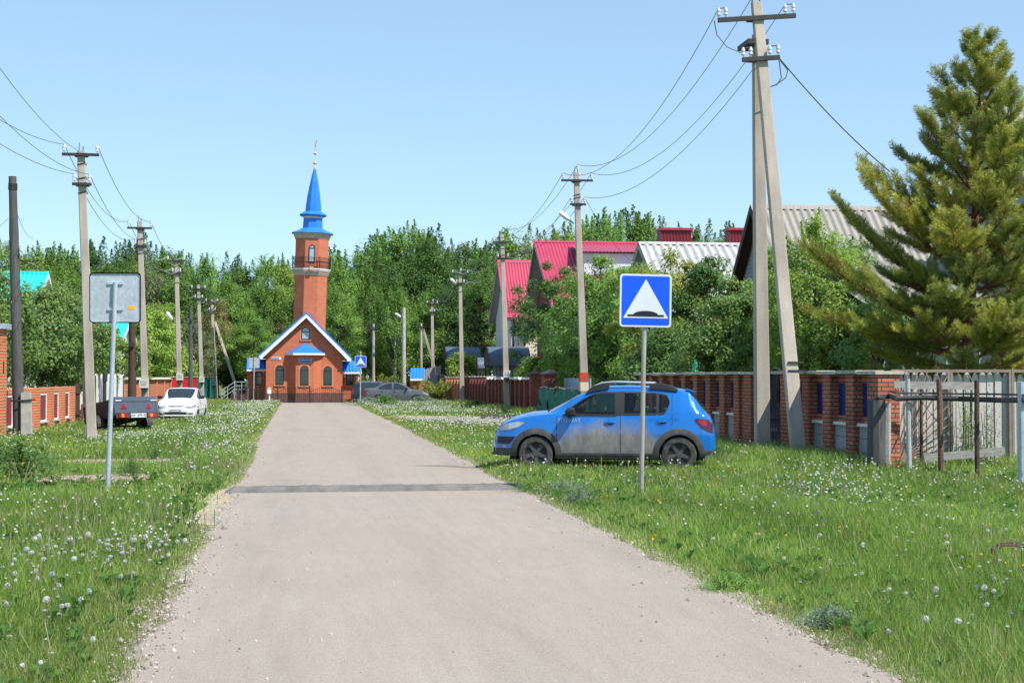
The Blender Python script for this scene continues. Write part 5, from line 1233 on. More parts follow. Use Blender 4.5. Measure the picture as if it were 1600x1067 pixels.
ctr = (pF + pR)/2; T0b = Matrix.Rotation(head, 4, 'Z'); ctr = ctr + (T0b @ Vector((.085, -.755, 0)))*sB
carB, rootB = make_car(PB, 'blue hatchback with dust covered doors parked on the right verge', 'car', ctr, head, sB)
b = MB()                                           # rear spoiler
b.loft([[(-1.50, y, 1.475), (-1.68, y*.98, 1.425), (-1.69, y*.98, 1.445), (-1.50, y, 1.50)] for y in (-.60, -.3, 0, .3, .60)], True); b.build('spoiler', M['car_blue'], rootB, smooth=True, local=True)
for sd_ in (1, -1):                                # red inner of tail lamp, seats, lettering
    b = MB(); b.add(*carB.panel([(-1.88, .925), (-1.73, .945)], [(-1.88, .83), (-1.80, .84), (-1.73, .90)], .013, sd_, 6, 3)); b.build('tail_lens', M['lamp_red'], rootB, local=True)
for y in (.36, -.36):
    b = MB(); b.loft([[(x0_, y - w_, z), (x0_ + d_, y - w_, z), (x0_ + d_, y + w_, z), (x0_, y + w_, z)] for z, x0_, w_, d_ in ((.45, -.30, .22, .14), (1.0, -.48, .22, .14), (1.13, -.52, .15, .10), (1.16, -.53, .12, .09), (1.33, -.56, .12, .08), (1.36, -.56, .08, .05))], True); b.build('front_seat', M['black_plastic'], rootB, smooth=True, local=True)
    b = MB(); b.loft([[(x0_, y - w_, z), (x0_ + .12, y - w_, z), (x0_ + .12, y + w_, z), (x0_, y + w_, z)] for z, x0_, w_ in ((.5, -1.12, .26), (1.02, -1.26, .26), (1.10, -1.28, .12), (1.24, -1.30, .12))], True); b.build('rear_seat', M['black_plastic'], rootB, smooth=True, local=True)
b = MB(); b.box(.55, .98, -.66, .66, .85, 1.0); b.build('dashboard', M['black_plastic'], rootB, local=True)
b = MB(); Ts = Matrix.Translation((.42, .36, 1.0)) @ Matrix.Rotation(R(65), 4, 'Y'); b.tube([Ts @ Vector((.18*math.cos(a), .18*math.sin(a), 0)) for a in np.linspace(0, 2*math.pi, 20)], .017, 6); b.build('steering_wheel', M['black_plastic'], rootB, local=True)
Tt = Matrix.Translation((.60, carB.S(.60, .925) + .006, .925)) @ Matrix.Rotation(R(180), 4, 'Z') @ Matrix.Rotation(R(90), 4, 'X')
b = text_mb("STEPWAY", .095, Tt, .0012, .0); b.build('door_lettering', mat('dusty_lettering', (.45, .50, .56), .7, .2, 9.0), rootB, local=True)
b = MB()                                           # maker's diamond on the grille
xg = carB.end_x(0, .70) + .022; dm = [(0, .085), (.045, 0), (0, -.085), (-.045, 0)]; di = [(0, .05), (.024, 0), (0, -.05), (-.024, 0)]
ring(b, dm, di, -.012, .0, Matrix.Translation((xg, 0, .70)) @ Matrix.Rotation(R(90), 4, 'Z')); b.build('badge', M['silver'], rootB, local=True)
b = MB(); b.tube([(.33, .0, 1.46), (.5, 0, 1.9)], .004, 4)
b = MB(); b.tube([(1.02, .5, 1.09), (.98, .05, 1.125), (.9, -.3, 1.165)], .012, 5); b.build('wiper', M['black_plastic'], rootB, local=True)

# --- white saloon, facing us on the left
PW = dict(name='parked_car', L=4.4, W=1.66, r=.29, arch=.345, wheels=(1.32, -1.2), paint=M['car_white'], rimm=M['silver'], tumble=.22, floor=.2, holes=[(-1.2, .6)], screen=(.98, .25), rear=(-1.45, -.95),
    hw=[(-2.2, .55), (-2.15, .7), (-2.0, .79), (-1.5, .825), (0, .83), (1.2, .83), (1.7, .815), (1.95, .78), (2.08, .72), (2.16, .62), (2.2, .46)],
    low=[(-2.2, .42), (-2.0, .28), (-1.5, .22), (1.4, .2), (1.9, .2), (2.2, .24)],
    deck=[(-2.2, .62), (-2.15, .86), (-1.9, .92), (-1.2, .92), (0, .905), (.9, .90), (1.5, .83), (1.95, .735), (2.1, .66), (2.16, .60), (2.2, .48)],
    roof=[(-2.2, .64), (-2.15, .90), (-1.9, .97), (-1.45, .99), (-.95, 1.31), (-.6, 1.375), (-.1, 1.395), (.25, 1.36), (.6, 1.19), (.98, .975), (1.1, .955), (1.5, .90), (1.9, .80), (2.08, .71), (2.16, .62), (2.2, .50)])
wt = [(-1.15, 1.02), (-.95, 1.2), (-.6, 1.315), (-.1, 1.33), (.2, 1.30), (.55, 1.12), (.78, .98)]; wb_ = [(-1.15, .94), (.78, .935)]
PW['side'] = [('window', wt, wb_, .005, M['glass_screen'], 26), ('pillar_trim', [(-.28, 1.325), (-.2, 1.33)], [(-.28, .93), (-.2, .93)], .009, M['car_white'], 3), ('side_strip', [(-1.6, .56), (1.6, .56)], [(-1.6, .50), (1.6, .50)], .012, M['car_white'], 20),
    ('headlight', [(1.80, .715), (2.0, .70), (2.13, .625)], [(1.80, .63), (2.0, .59), (2.13, .57)], .008, M['lamp_clear'], 8), ('door_handle', [(-.15, .80), (.0, .80)], [(-.15, .77), (.0, .77)], .03, M['car_white'], 3),
    ('door_seam', [(.70, .90), (.706, .90)], [(.70, .3), (.706, .3)], .0015, M['black_plastic'], 1), ('door_seam', [(-.24, .92), (-.234, .92)], [(-.24, .3), (-.234, .3)], .0015, M['black_plastic'], 1)]
PW['ends'] = [('headlight', [(.40, .655), (.55, .665), (.72, .66)], [(.40, .575), (.55, .555), (.72, .565)], .008, M['lamp_clear'], 1, 10), ('grille', [(-.34, .66), (0, .68), (.34, .66)], [(-.34, .625), (0, .595), (.34, .625)], .010, M['silver'], 1, 12),
    ('lower_grille', [(-.5, .40), (.5, .40)], [(-.42, .30), (.42, .30)], .006, M['black_plastic'], 1, 12), ('number_plate', [(-.26, .53), (.26, .53)], [(-.26, .425), (.26, .425)], .02, M['sign_white'], 1, 6), ('fog_recess', [(.52, .36), (.70, .37)], [(.52, .29), (.70, .31)], .006, M['black_plastic'], 1, 6),
    ('hood_edge', [(-.60, .712), (0, .735), (.60, .712)], [(-.60, .700), (0, .723), (.60, .700)], .002, M['black_plastic'], 1, 10), ('grille_slot', [(-.30, .648), (-.05, .655)], [(-.28, .632), (-.05, .625)], .014, M['black_plastic'], 1, 5), ('grille_slot', [(.05, .655), (.30, .648)], [(.05, .625), (.28, .632)], .014, M['black_plastic'], 1, 5)]
def white_side(car, root, sd_):
    b = MB(); y0 = car.S(.62, .93); b.cbox((.64, sd_*(y0 + .10), .99), (.09, .2, .13)); b.bar((.66, sd_*(y0 - .02), .94), (.64, sd_*(y0 + .06), .96), .05); b.build('mirror', M['black_plastic'], root, local=True)
PW['sidefn'] = white_side
pw = gp(281, 659); carW, rootW = make_car(PW, 'white saloon car parked facing the viewer on the left grass', 'car', (pw.x - .05, pw.y + 2.1, 0), R(-93.5), .90, False)
xg = carW.end_x(0, .47) + .022; b = text_mb("E769YT 102", .085, Matrix.Translation((xg, 0, .477)) @ Matrix.Rotation(R(90), 4, 'Z') @ Matrix.Rotation(R(90), 4, 'X'), .001, .002); b.build('plate_lettering', M['sign_black'], rootW, local=True)
b = MB(); b.box(-.0, .0, 0, 0, 0, 0)
# --- grey saloon and navy estate at the far right, heading right
PG = dict(PW); PG.update(name='parked_car', paint=M['car_grey'], rimm=M['silver'], ends=[('number_plate', [(-.26, .60), (.26, .60)], [(-.26, .49), (.26, .49)], .02, M['sign_white'], -1, 6)])
PG['deck'] = [(-2.2, .70), (-2.15, .93), (-1.9, .99), (-1.2, .97), (0, .93), (.9, .915), (1.5, .85), (1.95, .75), (2.1, .67), (2.16, .60), (2.2, .48)]
PG['roof'] = [(-2.2, .72), (-2.15, .96), (-1.9, 1.05), (-1.55, 1.08), (-.95, 1.36), (-.6, 1.44), (-.1, 1.46), (.25, 1.43), (.6, 1.24), (1.02, 1.0), (1.1, .98), (1.5, .93), (1.9, .83), (2.08, .73), (2.16, .62), (2.2, .50)]
PG['rear'] = (-1.5, -.95)
gt_ = [(-1.2, 1.06), (-.95, 1.24), (-.6, 1.365), (-.3, 1.385)]; gb_ = [(-1.2, .99), (-.3, .96)]
ht_ = [(-.2, 1.39), (.2, 1.36), (.55, 1.17), (.80, 1.0)]; hb_ = [(-.2, .955), (.80, .945)]
PG['side'] = [('window', gt_, gb_, .005, M['glass_screen'], 14), ('window', ht_, hb_, .005, M['lamp_clear'] if False else M['glass_screen'], 14), ('headlight', [(1.72, .77), (1.95, .73), (2.12, .66)], [(1.72, .70), (1.95, .61), (2.12, .57)], .008, M['lamp_clear'], 8),
    ('tail_light', [(-2.18, .86), (-2.05, .93), (-1.88, .93)], [(-2.18, .72), (-2.05, .74), (-1.88, .90)], .009, M['lamp_red'], 8), ('door_handle', [(-.2, .84), (-.04, .84)], [(-.2, .80), (-.04, .80)], .03, M['black_plastic'], 3), ('door_handle', [(-1.05, .86), (-.9, .86)], [(-1.05, .82), (-.9, .82)], .03, M['black_plastic'], 3),
    ('door_seam', [(.70, .93), (.71, .93)], [(.70, .3), (.71, .3)], .0015, M['black_plastic'], 1), ('door_seam', [(-.25, .95), (-.24, .95)], [(-.25, .3), (-.24, .3)], .0015, M['black_plastic'], 1)]
PG['sidefn'] = white_side
xr = at(568, 610, 93).x; xf = at(672, 610, 93).x
make_car(PG, 'grey saloon car parked sideways behind the weeds near the mosque', 'car', ((xr + xf)/2, 93.8, 0), R(-1), (xf - xr)/4.4, False)
PN = dict(PW); PN.update(name='parked_car', L=4.0, W=1.7, r=.30, arch=.35, wheels=(1.2, -1.3), paint=M['car_navy'], rimm=M['silver'], holes=[], screen=(1.0, .55), rear=(-1.95, -1.75), tumble=.14,
    hw=[(-2.0, .70), (-1.95, .80), (-1.7, .84), (1.2, .84), (1.7, .8), (1.9, .7), (2.0, .5)], low=[(-2.0, .35), (-1.5, .24), (1.5, .22), (2.0, .26)],
    deck=[(-2.0, .72), (-1.96, .98), (-1.6, 1.0), (.9, .98), (1.5, .92), (1.85, .82), (2.0, .55)], roof=[(-2.0, .74), (-1.95, 1.05), (-1.75, 1.56), (-1.6, 1.62), (-.5, 1.66), (.3, 1.63), (.55, 1.56), (1.0, 1.10), (1.5, 1.0), (1.85, .88), (2.0, .57)], ends=[], sidefn=None)
PN['side'] = [('window', [(-1.6, 1.48), (-.5, 1.54), (.3, 1.50), (.7, 1.2), (.85, 1.05)], [(-1.6, 1.05), (.85, 1.02)], .005, M['glass_screen'], 16), ('tail_light', [(-1.97, 1.02), (-1.86, 1.2)], [(-1.97, .75), (-1.86, .78)], .008, M['lamp_red'], 4), ('roof_bar', [(-1.5, 1.70), (.3, 1.70)], [(-1.5, 1.66), (.3, 1.66)], .0, M['silver'], 6)]
xr = at(547, 610, 96.8).x
make_car(PN, 'dark navy estate car half hidden behind the grey saloon', 'car', (xr + 1.7, 96.6, 0), R(0), .82, False)

# --- trailer on the left
pt = gp(206, 681); tr = thing('car_trailer', 'small grey blue car trailer with red reflectors standing tilted on the left grass', 'trailer', (pt.x - .35, pt.y + .5, 0), R(124)); tr.scale = (.92,)*3
Tt = Matrix.Translation((0, 0, .31)) @ Matrix.Rotation(R(9), 4, 'Y'); L2, W2 = 1.0, .70
b = MB(); b.box(-L2, L2, -W2, W2, .17, .22, Tt)
for s_ in (-1, 1): b.box(-L2 + .03, L2, s_*W2 - .02, s_*W2 + .02, .22, .66, Tt)
b.box(L2 - .03, L2 + .01, -W2 + .022, W2 - .022, .221, .66, Tt); b.build('bed', M['trailer_side'], tr, local=True)
b = MB(); b.box(-L2 - .02, -L2 + .02, -W2 + .03, W2 - .03, .19, .60, Tt); b.box(-L2 - .035, -L2 + .03, -W2 - .01, W2 + .01, .60, .74, Tt); b.box(-L2 - .03, -L2 + .03, -W2 - .02, -W2 + .028, .19, .598, Tt); b.box(-L2 - .03, -L2 + .03, W2 - .028, W2 + .02, .19, .598, Tt); tg = b.build('tailgate', M['trailer'], tr, local=True)
b = MB(); b.box(-L2 + .03, L2 + .02, -W2 - .03, W2 + .03, .665, .70, Tt); b.box(-L2 + .03, L2, -W2 - .035, -W2 - .021, .50, .664, Tt); b.box(-L2 + .03, L2, W2 + .021, W2 + .035, .50, .664, Tt); b.build('cover', M['trailer_side'], tr, local=True)
for s_ in (-1, 1):
    b = MB(); b.box(-L2 - .045, -L2 - .036, s_*(W2 - .11) - .10, s_*(W2 - .11) + .10, .615, .645, Tt); b.build('white_marker', M['sign_white'], tg, local=True)
    b = MB(); yy_ = s_*(W2 - .28); b.prism([(yy_ - .10, .38), (yy_ + .10, .38), (yy_, .55)], -L2 - .04, -L2 - .021, 'x', Tt); b.build('reflector_triangle', M['lamp_red'], tg, local=True)
    b = MB(); b.box(-L2 - .11, -L2 - .07, s_*(W2 - .22) - .15, s_*(W2 - .22) + .15, .10, .22, Tt); tl = b.build('tail_light', M['lamp_red'], tr, local=True)
    b = MB(); b.box(-L2 - .115, -L2 - .06, s_*(W2 - .22) - .02, s_*(W2 - .22) + .07, .105, .215, Tt); b.build('indicator_lens', M['lamp_amber'], tl, local=True)
    wheel(tr, .05, s_*(W2 + .13), .28, .16, s_, M['silver'])
    b = MB(); N_ = 12; A_ = [(.05 + .36*math.cos(math.pi*k/N_), .30 + .34*math.sin(math.pi*k/N_)) for k in range(N_+1)]; B2 = [(.05 + .335*math.cos(math.pi*k/N_), .30 + .315*math.sin(math.pi*k/N_)) for k in range(N_, -1, -1)]
    ya, yb = sorted((s_*(W2 + .03), s_*(W2 + .24))); b.prism(A_ + B2, ya, yb, 'y'); b.build('mudguard', M['steel_dark'], tr, local=True)
b = MB(); b.box(-L2 - .065, -L2 - .04, -W2, W2, .09, .26, Tt); b.build('light_bar', M['steel_dark'], tr, local=True)
b = MB(); b.box(-L2 - .082, -L2 - .068, -.30, .22, .10, .225, Tt); npl = b.build('number_plate', M['sign_white'], tr, local=True)
b = text_mb("AX 1385 02", .105, Tt @ Matrix.Translation((-L2 - .084, -.04, .16)) @ Matrix.Rotation(R(-90), 4, 'Z') @ Matrix.Rotation(R(90), 4, 'X'), .001, .003); b.build('plate_lettering', M['sign_black'], npl, local=True)
b = MB(); b.bar(Tt @ Vector((-.9, -.4, .14)), Tt @ Vector((1.9, -.02, .06)), .06); b.bar(Tt @ Vector((-.9, .4, .14)), Tt @ Vector((1.9, .02, .06)), .06); b.bar((.05, -W2 - .15, .28), (.05, W2 + .15, .28), .06)
b.bar(Tt @ Vector((-.9, -.25, .1)), (-.3, -.1, .05), .04); b.bar(Tt @ Vector((-.9, .25, .1)), (-.3, .1, .05), .04); b.build('chassis', M['steel_dark'], tr, local=True)
b = MB(); b.tube([Tt @ Vector((1.85, 0, .07)), Tt @ Vector((2.05, 0, .06))], .05, 8); b.build('hitch', M['steel_dark'], tr, local=True)

# wire hoop in the grass on the right, clod heap by the white car
hp = gp(1560, 884); b = MB(); arc = [(hp.x - .06, hp.y, -.02), (hp.x - .085, hp.y, .07), (hp.x - .04, hp.y + .02, .145), (hp.x + .06, hp.y + .05, .185), (hp.x + .2, hp.y + .08, .18), (hp.x + .38, hp.y + .1, .12), (hp.x + .5, hp.y + .1, -.02)]
arc = [Vector(p) for p in arc]; fine = []
for i in range(len(arc)-1):
    for k in range(6): fine.append(arc[i].lerp(arc[i+1], k/6))
for ph in (0, 2.1, 4.2): b.tube([p + Vector((.012*math.cos(i*1.1 + ph), .010*math.sin(i*1.1 + ph), .012*math.sin(i*1.1 + ph))) for i, p in enumerate(fine)], .011, 5)
tag(b.build('wire_hoop', M['rust_dark'], smooth=True), 'rusty twisted wire hoop sticking out of the grass at the right edge', 'wire hoop')
hp = gp(262, 655); b = MB(); rr = []
for t in np.linspace(0, 1, 7): rr.append([(hp.x + (1.0*(1-t) + .02)*math.cos(a)*(1 + .15*math.sin(5*a + t)), hp.y + .5*(1-t)*math.sin(a)*(1 + .2*math.sin(3*a)), .26*math.sin(t*1.5) + .02*math.sin(7*a + 3*t)) for a in [2*math.pi*k/18 for k in range(18)]])
b.loft(rr, True); tag(b.build('soil_heap', M['sand'], smooth=True), 'low heap of pale soil in front of the white car', 'soil heap')
# ------------------------------------------------------------------ trees
def unit(v): return v / np.maximum(np.linalg.norm(v, axis=-1, keepdims=True), 1e-6)
def leaves(P, nrm, size, rs, aspect=.55, jit=.35):
    """P centres, nrm preferred facing; returns (4n,3) rhombic leaves"""
    n = len(P); N_ = unit(nrm + rs.normal(0, .55, (n, 3))); t = unit(np.cross(N_, rs.normal(0, 1, (n, 3)))); b_ = np.cross(N_, t)
    l = size * (1 + rs.uniform(-jit, jit, (n, 1))) * .5
    V_ = np.empty((n, 4, 3)); V_[:, 0] = P - t*l; V_[:, 1] = P - b_*l*aspect; V_[:, 2] = P + t*l; V_[:, 3] = P + b_*l*aspect
    return V_.reshape(-1, 3)
def tints(n, pal, rs, clump=None, nc=1, var=.16):
    pal = np.array(pal); w_ = rs.dirichlet(np.ones(len(pal))*.8, nc); base = w_ @ pal
    c = base[clump] if clump is not None else base[rs.integers(0, nc, n)]
    return np.clip(c * (1 + rs.normal(0, var, (n, 1))) * (1 + rs.normal(0, .05, (n, 3))), 0, 1)
PALS = {'wood': [(0.250,0.423,0.082), (0.183,0.335,0.082), (0.351,0.526,0.101), (0.168,0.292,0.086)],
        'light': [(0.301,0.446,0.081), (0.232,0.365,0.071), (0.394,0.507,0.121)],
        'dark': [(0.085,0.175,0.049), (0.129,0.238,0.063), (0.187,0.314,0.075)],
        'apple': [(0.204,0.330,0.094), (0.285,0.395,0.133), (0.153,0.264,0.075), (0.244,0.358,0.085)],
        'yellow': [(0.327,0.372,0.055), (0.253,0.317,0.055), (0.386,0.398,0.083)], 'willow': [(0.284,0.360,0.174), (0.228,0.310,0.137), (0.369,0.409,0.199)],
        'khaki': [(0.366,0.308,0.139), (0.266,0.262,0.092), (0.200,0.246,0.077)]}
def broadleaf(seed, h, r, base, size, nclump, nleaf, pal, spires=0, trunk_r=.12, spread=.5, lean=0, flat=.8, bark='bark', blossom=0):
    """returns (trunk mesh builder, crown mesh) around the origin"""
    rs = np.random.default_rng(seed); tb = MB(); cx = 0.0
    top = np.array([lean, 0, h*.86])
    pts = [Vector((lean*t**1.5 + rs.normal(0, .03)*h*.08*(t > 0), rs.normal(0, .03)*h*.08*(t > 0), h*.88*t)) for t in np.linspace(0, 1, 7)]
    tb.tube(pts, [trunk_r*(1.25 if t == 0 else 1)*(1 - .85*t) + .008 for t in np.linspace(0, 1, 7)], 8)
    mid = np.array([lean*.6, 0, (base + h)/2]); hz = (h - base)/2
    C_ = []; SP = []
    while len(C_) < nclump:
        u = unit(rs.normal(0, 1, 3)); rad = rs.uniform(.35, 1.0)**.55
        z = u[2]*rad; wz = (1.0 - .28*max(0, z)) * (1 + .18*math.sin(seed + 3*math.atan2(u[1], u[0])) + rs.normal(0, .08))
        C_.append(mid + np.array([u[0]*rad*r*wz, u[1]*rad*r*wz, z*hz*.93]))
    for k in range(spires):
        a = rs.uniform(0, 2*math.pi); q = rs.uniform(.0, .8)*r; zt = mid[2] + hz*math.sqrt(max(0, 1 - (q/r)**2))*.85 + rs.uniform(.35, 1.25)*h/12
        for j in range(18): C_.append(np.array([lean + q*math.cos(a)*(1 - .01*j) + rs.normal(0, .03), q*math.sin(a) + rs.normal(0, .03), zt - j*h*.0085])); SP.append((.04 + .026*j)*rs.uniform(.7, 1.35))
    C_ = np.array(C_)
    for i in rs.choice(nclump, min(nclump, 16), replace=False):      # limbs to some of the clumps
        e = C_[i]; t = np.clip((e[2]*.55)/(h*.88), .12, .8); s0 = Vector((lean*t**1.5, 0, h*.88*t)); e_ = Vector(e)
        m_ = s0.lerp(e_, .5) + Vector((0, 0, -.06*h*.3)); tb.tube([s0, m_, e_], [trunk_r*.42*(1 - t*.6), trunk_r*.25*(1 - t*.6), .008], 5)
    nn = rs.poisson(nleaf, len(C_)); sc = np.concatenate([spread*rs.uniform(.6, 1.35, nclump), np.array(SP)*spread/.78]) if SP else spread*rs.uniform(.6, 1.35, nclump)
    nn = np.where(np.arange(len(C_)) < nclump, nn, nn//18)
    idx = np.repeat(np.arange(len(C_)), nn); off = rs.normal(0, 1, (len(idx), 3)); off = unit(off) * (rs.uniform(0, 1, (len(idx), 1))**.45)
    off[:, 2] *= flat; P = C_[idx] + off*sc[idx, None]
    P[:, 2] = np.maximum(P[:, 2], base*.45 + .05)
    nrm = off*.9 + np.array([0, 0, .75]) + .5*unit(P - mid)
    V_ = leaves(P, nrm, size, rs); col = tints(len(P), PALS[pal], rs, idx, len(C_))
    if blossom:
        k = rs.random(len(P)) < blossom; col[k] = np.array([.62, .62, .50])
    return tb, np_mesh('crown', V_, 4, col, M['leaf'])
def put_tree(label, x, y, tb, crown, group=None, name='tree', cat='tree', bark='bark', rz=0.0, z=0.0):
    root = thing(name, label, cat, (x, y, z), rz, group); tb.build('trunk', M[bark], root, smooth=True, local=True); obj('crown', crown, root); return root
# the wood behind everything: seven kinds of tree, many standing copies
kinds = []
for k, (pal, sp, rr, nc, fl) in enumerate((('wood', 14, 2.6, 88, 1.0), ('wood', 18, 2.3, 88, 1.15), ('light', 12, 2.8, 90, .9), ('dark', 9, 2.7, 90, .9), ('willow', 8, 3.0, 95, 1.0), ('wood', 14, 3.0, 95, .85), ('khaki', 4, 2.4, 70, .9))):
    tb, cm = broadleaf(100 + k, 12.0, rr, 1.6, .155, nc, 235, pal, sp, .17, .78, 0, fl)
    kinds.append((tb, cm))
protos = []
TOPS = [(-120,370),(0,368),(100,376),(150,372),(220,362),(260,378),(300,386),(330,382),(370,410),(400,404),(440,392),(520,380),(560,374),(600,352),(650,346),(700,354),(740,354),(800,346),(840,346),(880,340),(930,328),(985,312),(1030,342),(1080,340),(1140,346),(1260,350)]
rs = np.random.default_rng(31); nput = 0
def wood_tree(px, Y, top, kind, grp):
    s = at(px, 589, Y); h = max(2.5, at(px, top, Y).z); lab = {'l': 'leafy green tree of the wood rising left of the minaret', 'r': 'leafy green tree of the wood rising right of the minaret', 'h': 'leafy green tree of the wood showing above the house roofs'}[grp]
    gname = {'l': 'wood left of the minaret', 'r': 'wood right of the minaret', 'h': 'wood above the roofs'}[grp]
    if kind not in [p[0] for p in protos]:
        tb, cm = kinds[kind]; r_ = put_tree(lab, s.x, Y, tb, cm, gname, bark='birch' if kind in (1, 4) else 'bark'); protos.append((kind, r_))
    else:
        r_ = copy_tree([p[1] for p in protos if p[0] == kind][0]); r_.location = (s.x, Y, 0); tag(r_, lab, 'tree', gname)
    f = h/12.6; w_ = min(1.5, max(.75, f * rs.uniform(.95, 1.3))); r_.scale = (w_, w_, f); r_.rotation_euler = (0, 0, rs.uniform(0, 6.28))
for row, (Y, step, dt) in enumerate(((131, 33, 0), (123, 39, 34), (116, 44, 86))):
    px = -70 + row*13
    while px < 1230:
        if row == 2 and px > 770: break
        t = np.interp(px, *zip(*TOPS)) + dt*rs.uniform(.7, 1.25) + rs.normal(0, 7); kk = rs.choice(7, p=[.22, .20, .16, .12, .12, .15, .03])
        if 215 < px < 245 and row == 0: kk = 3
        if 940 < px < 1020 and row == 0: kk = 1
        if row == 2 and 400 < px < 450: kk = 6
        if row >= 1 and 560 < px < 720 : kk = rs.choice([3, 0, 1, 4])
        wood_tree(px + rs.normal(0, 5), Y + rs.normal(0, 1.8), t, int(kk), 'l' if px < 480 else ('r' if px < 800 else 'h')); px += step*rs.uniform(.85, 1.15)
# single trees in the gardens
def garden(label, px, Y, top, r, base, pal, seed, size=.10, ncl=90, nl=120, spread=.5, name='tree', cat='tree', spires=0, trunk_r=.11, flat=.8, blossom=0):
    s = at(px, 589, Y); h = at(px, top, Y).z; tb, cm = broadleaf(seed, h, r, base, size*1.15, ncl, int(nl*1.6), pal, spires, trunk_r, spread, 0, flat, blossom=blossom)
    return put_tree(label, s.x, Y, tb, cm, None, name, cat)
garden('broad apple tree overhanging the low orange fence, left of the nearest left pole', 62, 57, 436, 2.3, 1.1, 'apple', 1, .11, 120, 130, .52)
garden('apple tree at the left edge behind the tall brick gate pillar', -12, 52, 420, 1.7, 1.0, 'apple', 2, .11, 80, 120, .5)
garden('bushy light green tree between the nearest left pole and the blank sign', 118, 64, 478, 1.9, .9, 'apple', 3, .11, 90, 120, .5)
garden('leafy tree behind the white pickets and the tarred pole', 172, 75, 512, 2.0, .8, 'light', 4, .12, 80, 110, .5)
garden('dense bright green tree behind the openwork brick fence', 232, 101, 478, 2.6, .8, 'light', 5, .15, 100, 120, .6)
garden('green tree behind the red sheet fence and the third left pole', 300, 123, 498, 2.4, .7, 'wood', 6, .18, 90, 110, .6)
garden('bright green bushy tree behind the dark green sheet fence', 262, 106, 535, 1.9, .5, 'light', 7, .17, 70, 110, .6)
garden('dark green bush between the strut and the mosque wing', 372, 119, 510, 2.2, .5, 'dark', 8, .18, 80, 110, .6)
garden('dark tree with pale blossom beside the second right pole', 868, 73, 402, 2.15, .9, 'dark', 11, .12, 95, 120, .5, blossom=.012)
garden('dark green elder in front of the red brick house', 940, 63, 388, 2.0, .8, 'wood', 12, .12, 110, 120, .5, blossom=.02)
garden('dark spreading tree between the second right pole and the bump sign', 958, 58.5, 452, 1.6, .6, 'dark', 13, .11, 90, 120, .45)
garden('yellow green tree directly behind the speed bump sign', 1040, 51, 388, 2.05, .7, 'yellow', 14, .105, 75, 110, .45)
garden('leafy tree between the speed bump sign and the crimson roofs', 985, 57, 393, 1.7, .7, 'wood', 25, .11, 90, 110, .48)
garden('rounded green tree in front of the red brick house gable', 905, 67, 425, 1.9, .7, 'wood', 26, .12, 90, 110, .5, blossom=.01)
garden('green tree filling the gap between double pole and pine', 1338, 37.5, 408, 1.35, .6, 'light', 27, .075, 110, 120, .36)
garden('full leafy tree in front of the slate roof, just right of the double pole', 1222, 43.5, 366, 1.35, .7, 'light', 29, .08, 110, 120, .4, spires=4)
garden('leafy tree against the slate roof, left of the pine', 1318, 40.8, 352, 1.25, .7, 'apple', 30, .08, 105, 120, .38, spires=4)
garden('low leafy tree in front of the maroon annex', 1375, 35.2, 440, 1.0, .5, 'apple', 28, .07, 80, 120, .34)
garden('dark leaved tree below the maroon chimneys', 1105, 50, 388, 1.45, 1.0, 'dark', 15, .11, 70, 110, .42)
garden('dark understorey bush above the brick fence coping', 1058, 47.5, 500, 1.7, .4, 'dark', 16, .10, 80, 110, .42)
garden('grey green pear tree left of the double pole', 1140, 42.5, 424, 1.35, .6, 'apple', 17, .085, 100, 120, .38)
garden('bush of pale leaves low behind the brick fence, left of the double pole', 1098, 44.5, 505, .95, .4, 'apple', 20, .085, 60, 110, .35)
garden('tall bright green fruit tree right of the double pole', 1275, 38.6, 335, 1.45, .9, 'light', 18, .075, 120, 125, .34, spires=5)
garden('small bright tree low behind the fence between double pole and pine', 1238, 40.5, 400, .95, .5, 'light', 19, .08, 70, 115, .34)
garden('bright green shrub beside the largest curved canopy', 838, 74, 556, 1.15, .3, 'light', 22, .13, 45, 100, .42, 'shrub', 'shrub')
garden('light green shrub climbing between the two larger canopies', 733, 103, 545, 1.4, .3, 'light', 23, .16, 55, 100, .5, 'shrub', 'shrub')
garden('green bush behind the fifth right pole', 630, 116, 540, 2.2, .3, 'wood', 24, .2, 60, 100, .6, 'shrub', 'shrub')
# arching yellow green shrubs by the grey car
def arching(label, px, Y, top, r, seed):
    rs = np.random.default_rng(seed); s = at(px, 589, Y); h = at(px, top, Y).z; tb = MB(); P = []; N_ = []
    for k in range(34):
        a = rs.uniform(0, 6.28); q = r*rs.uniform(.3, 1); hh = h*rs.uniform(.6, 1.05); pts = []
        for t in np.linspace(0, 1, 7): pts.append(Vector((q*t**1.3*math.cos(a), q*t**1.3*math.sin(a), hh*(1.15*t - .25*t*t*(1 + q/r*.4)))))
        tb.tube(pts, [.015*(1 - .8*t) for t in np.linspace(0, 1, 7)], 4)
        for t in rs.uniform(.15, 1, 75):
            i = min(5, int(t*6)); c = pts[i].lerp(pts[i+1], t*6 - i); P.append(np.array(c) + rs.normal(0, .07, 3)); N_.append([0, 0, 1])
    P = np.array(P); P[:, 2] = np.maximum(P[:, 2], .04); V_ = leaves(P, np.array(N_), .17, rs, .4)
    root = thing('shrub', label, 'shrub', (s.x, Y, 0)); tb.build('stems', M['bark'], root, local=True); obj('foliage', np_mesh('foliage', V_, 4, tints(len(P), PALS['yellow'], rs, None, 30), M['leaf']), root)
arching('arching yellow green shrub behind the navy estate car', 590, 102, 578, 2.0, 41)
arching('arching yellow green shrub in front of the dark plank fence', 685, 98.5, 588, 2.2, 42)
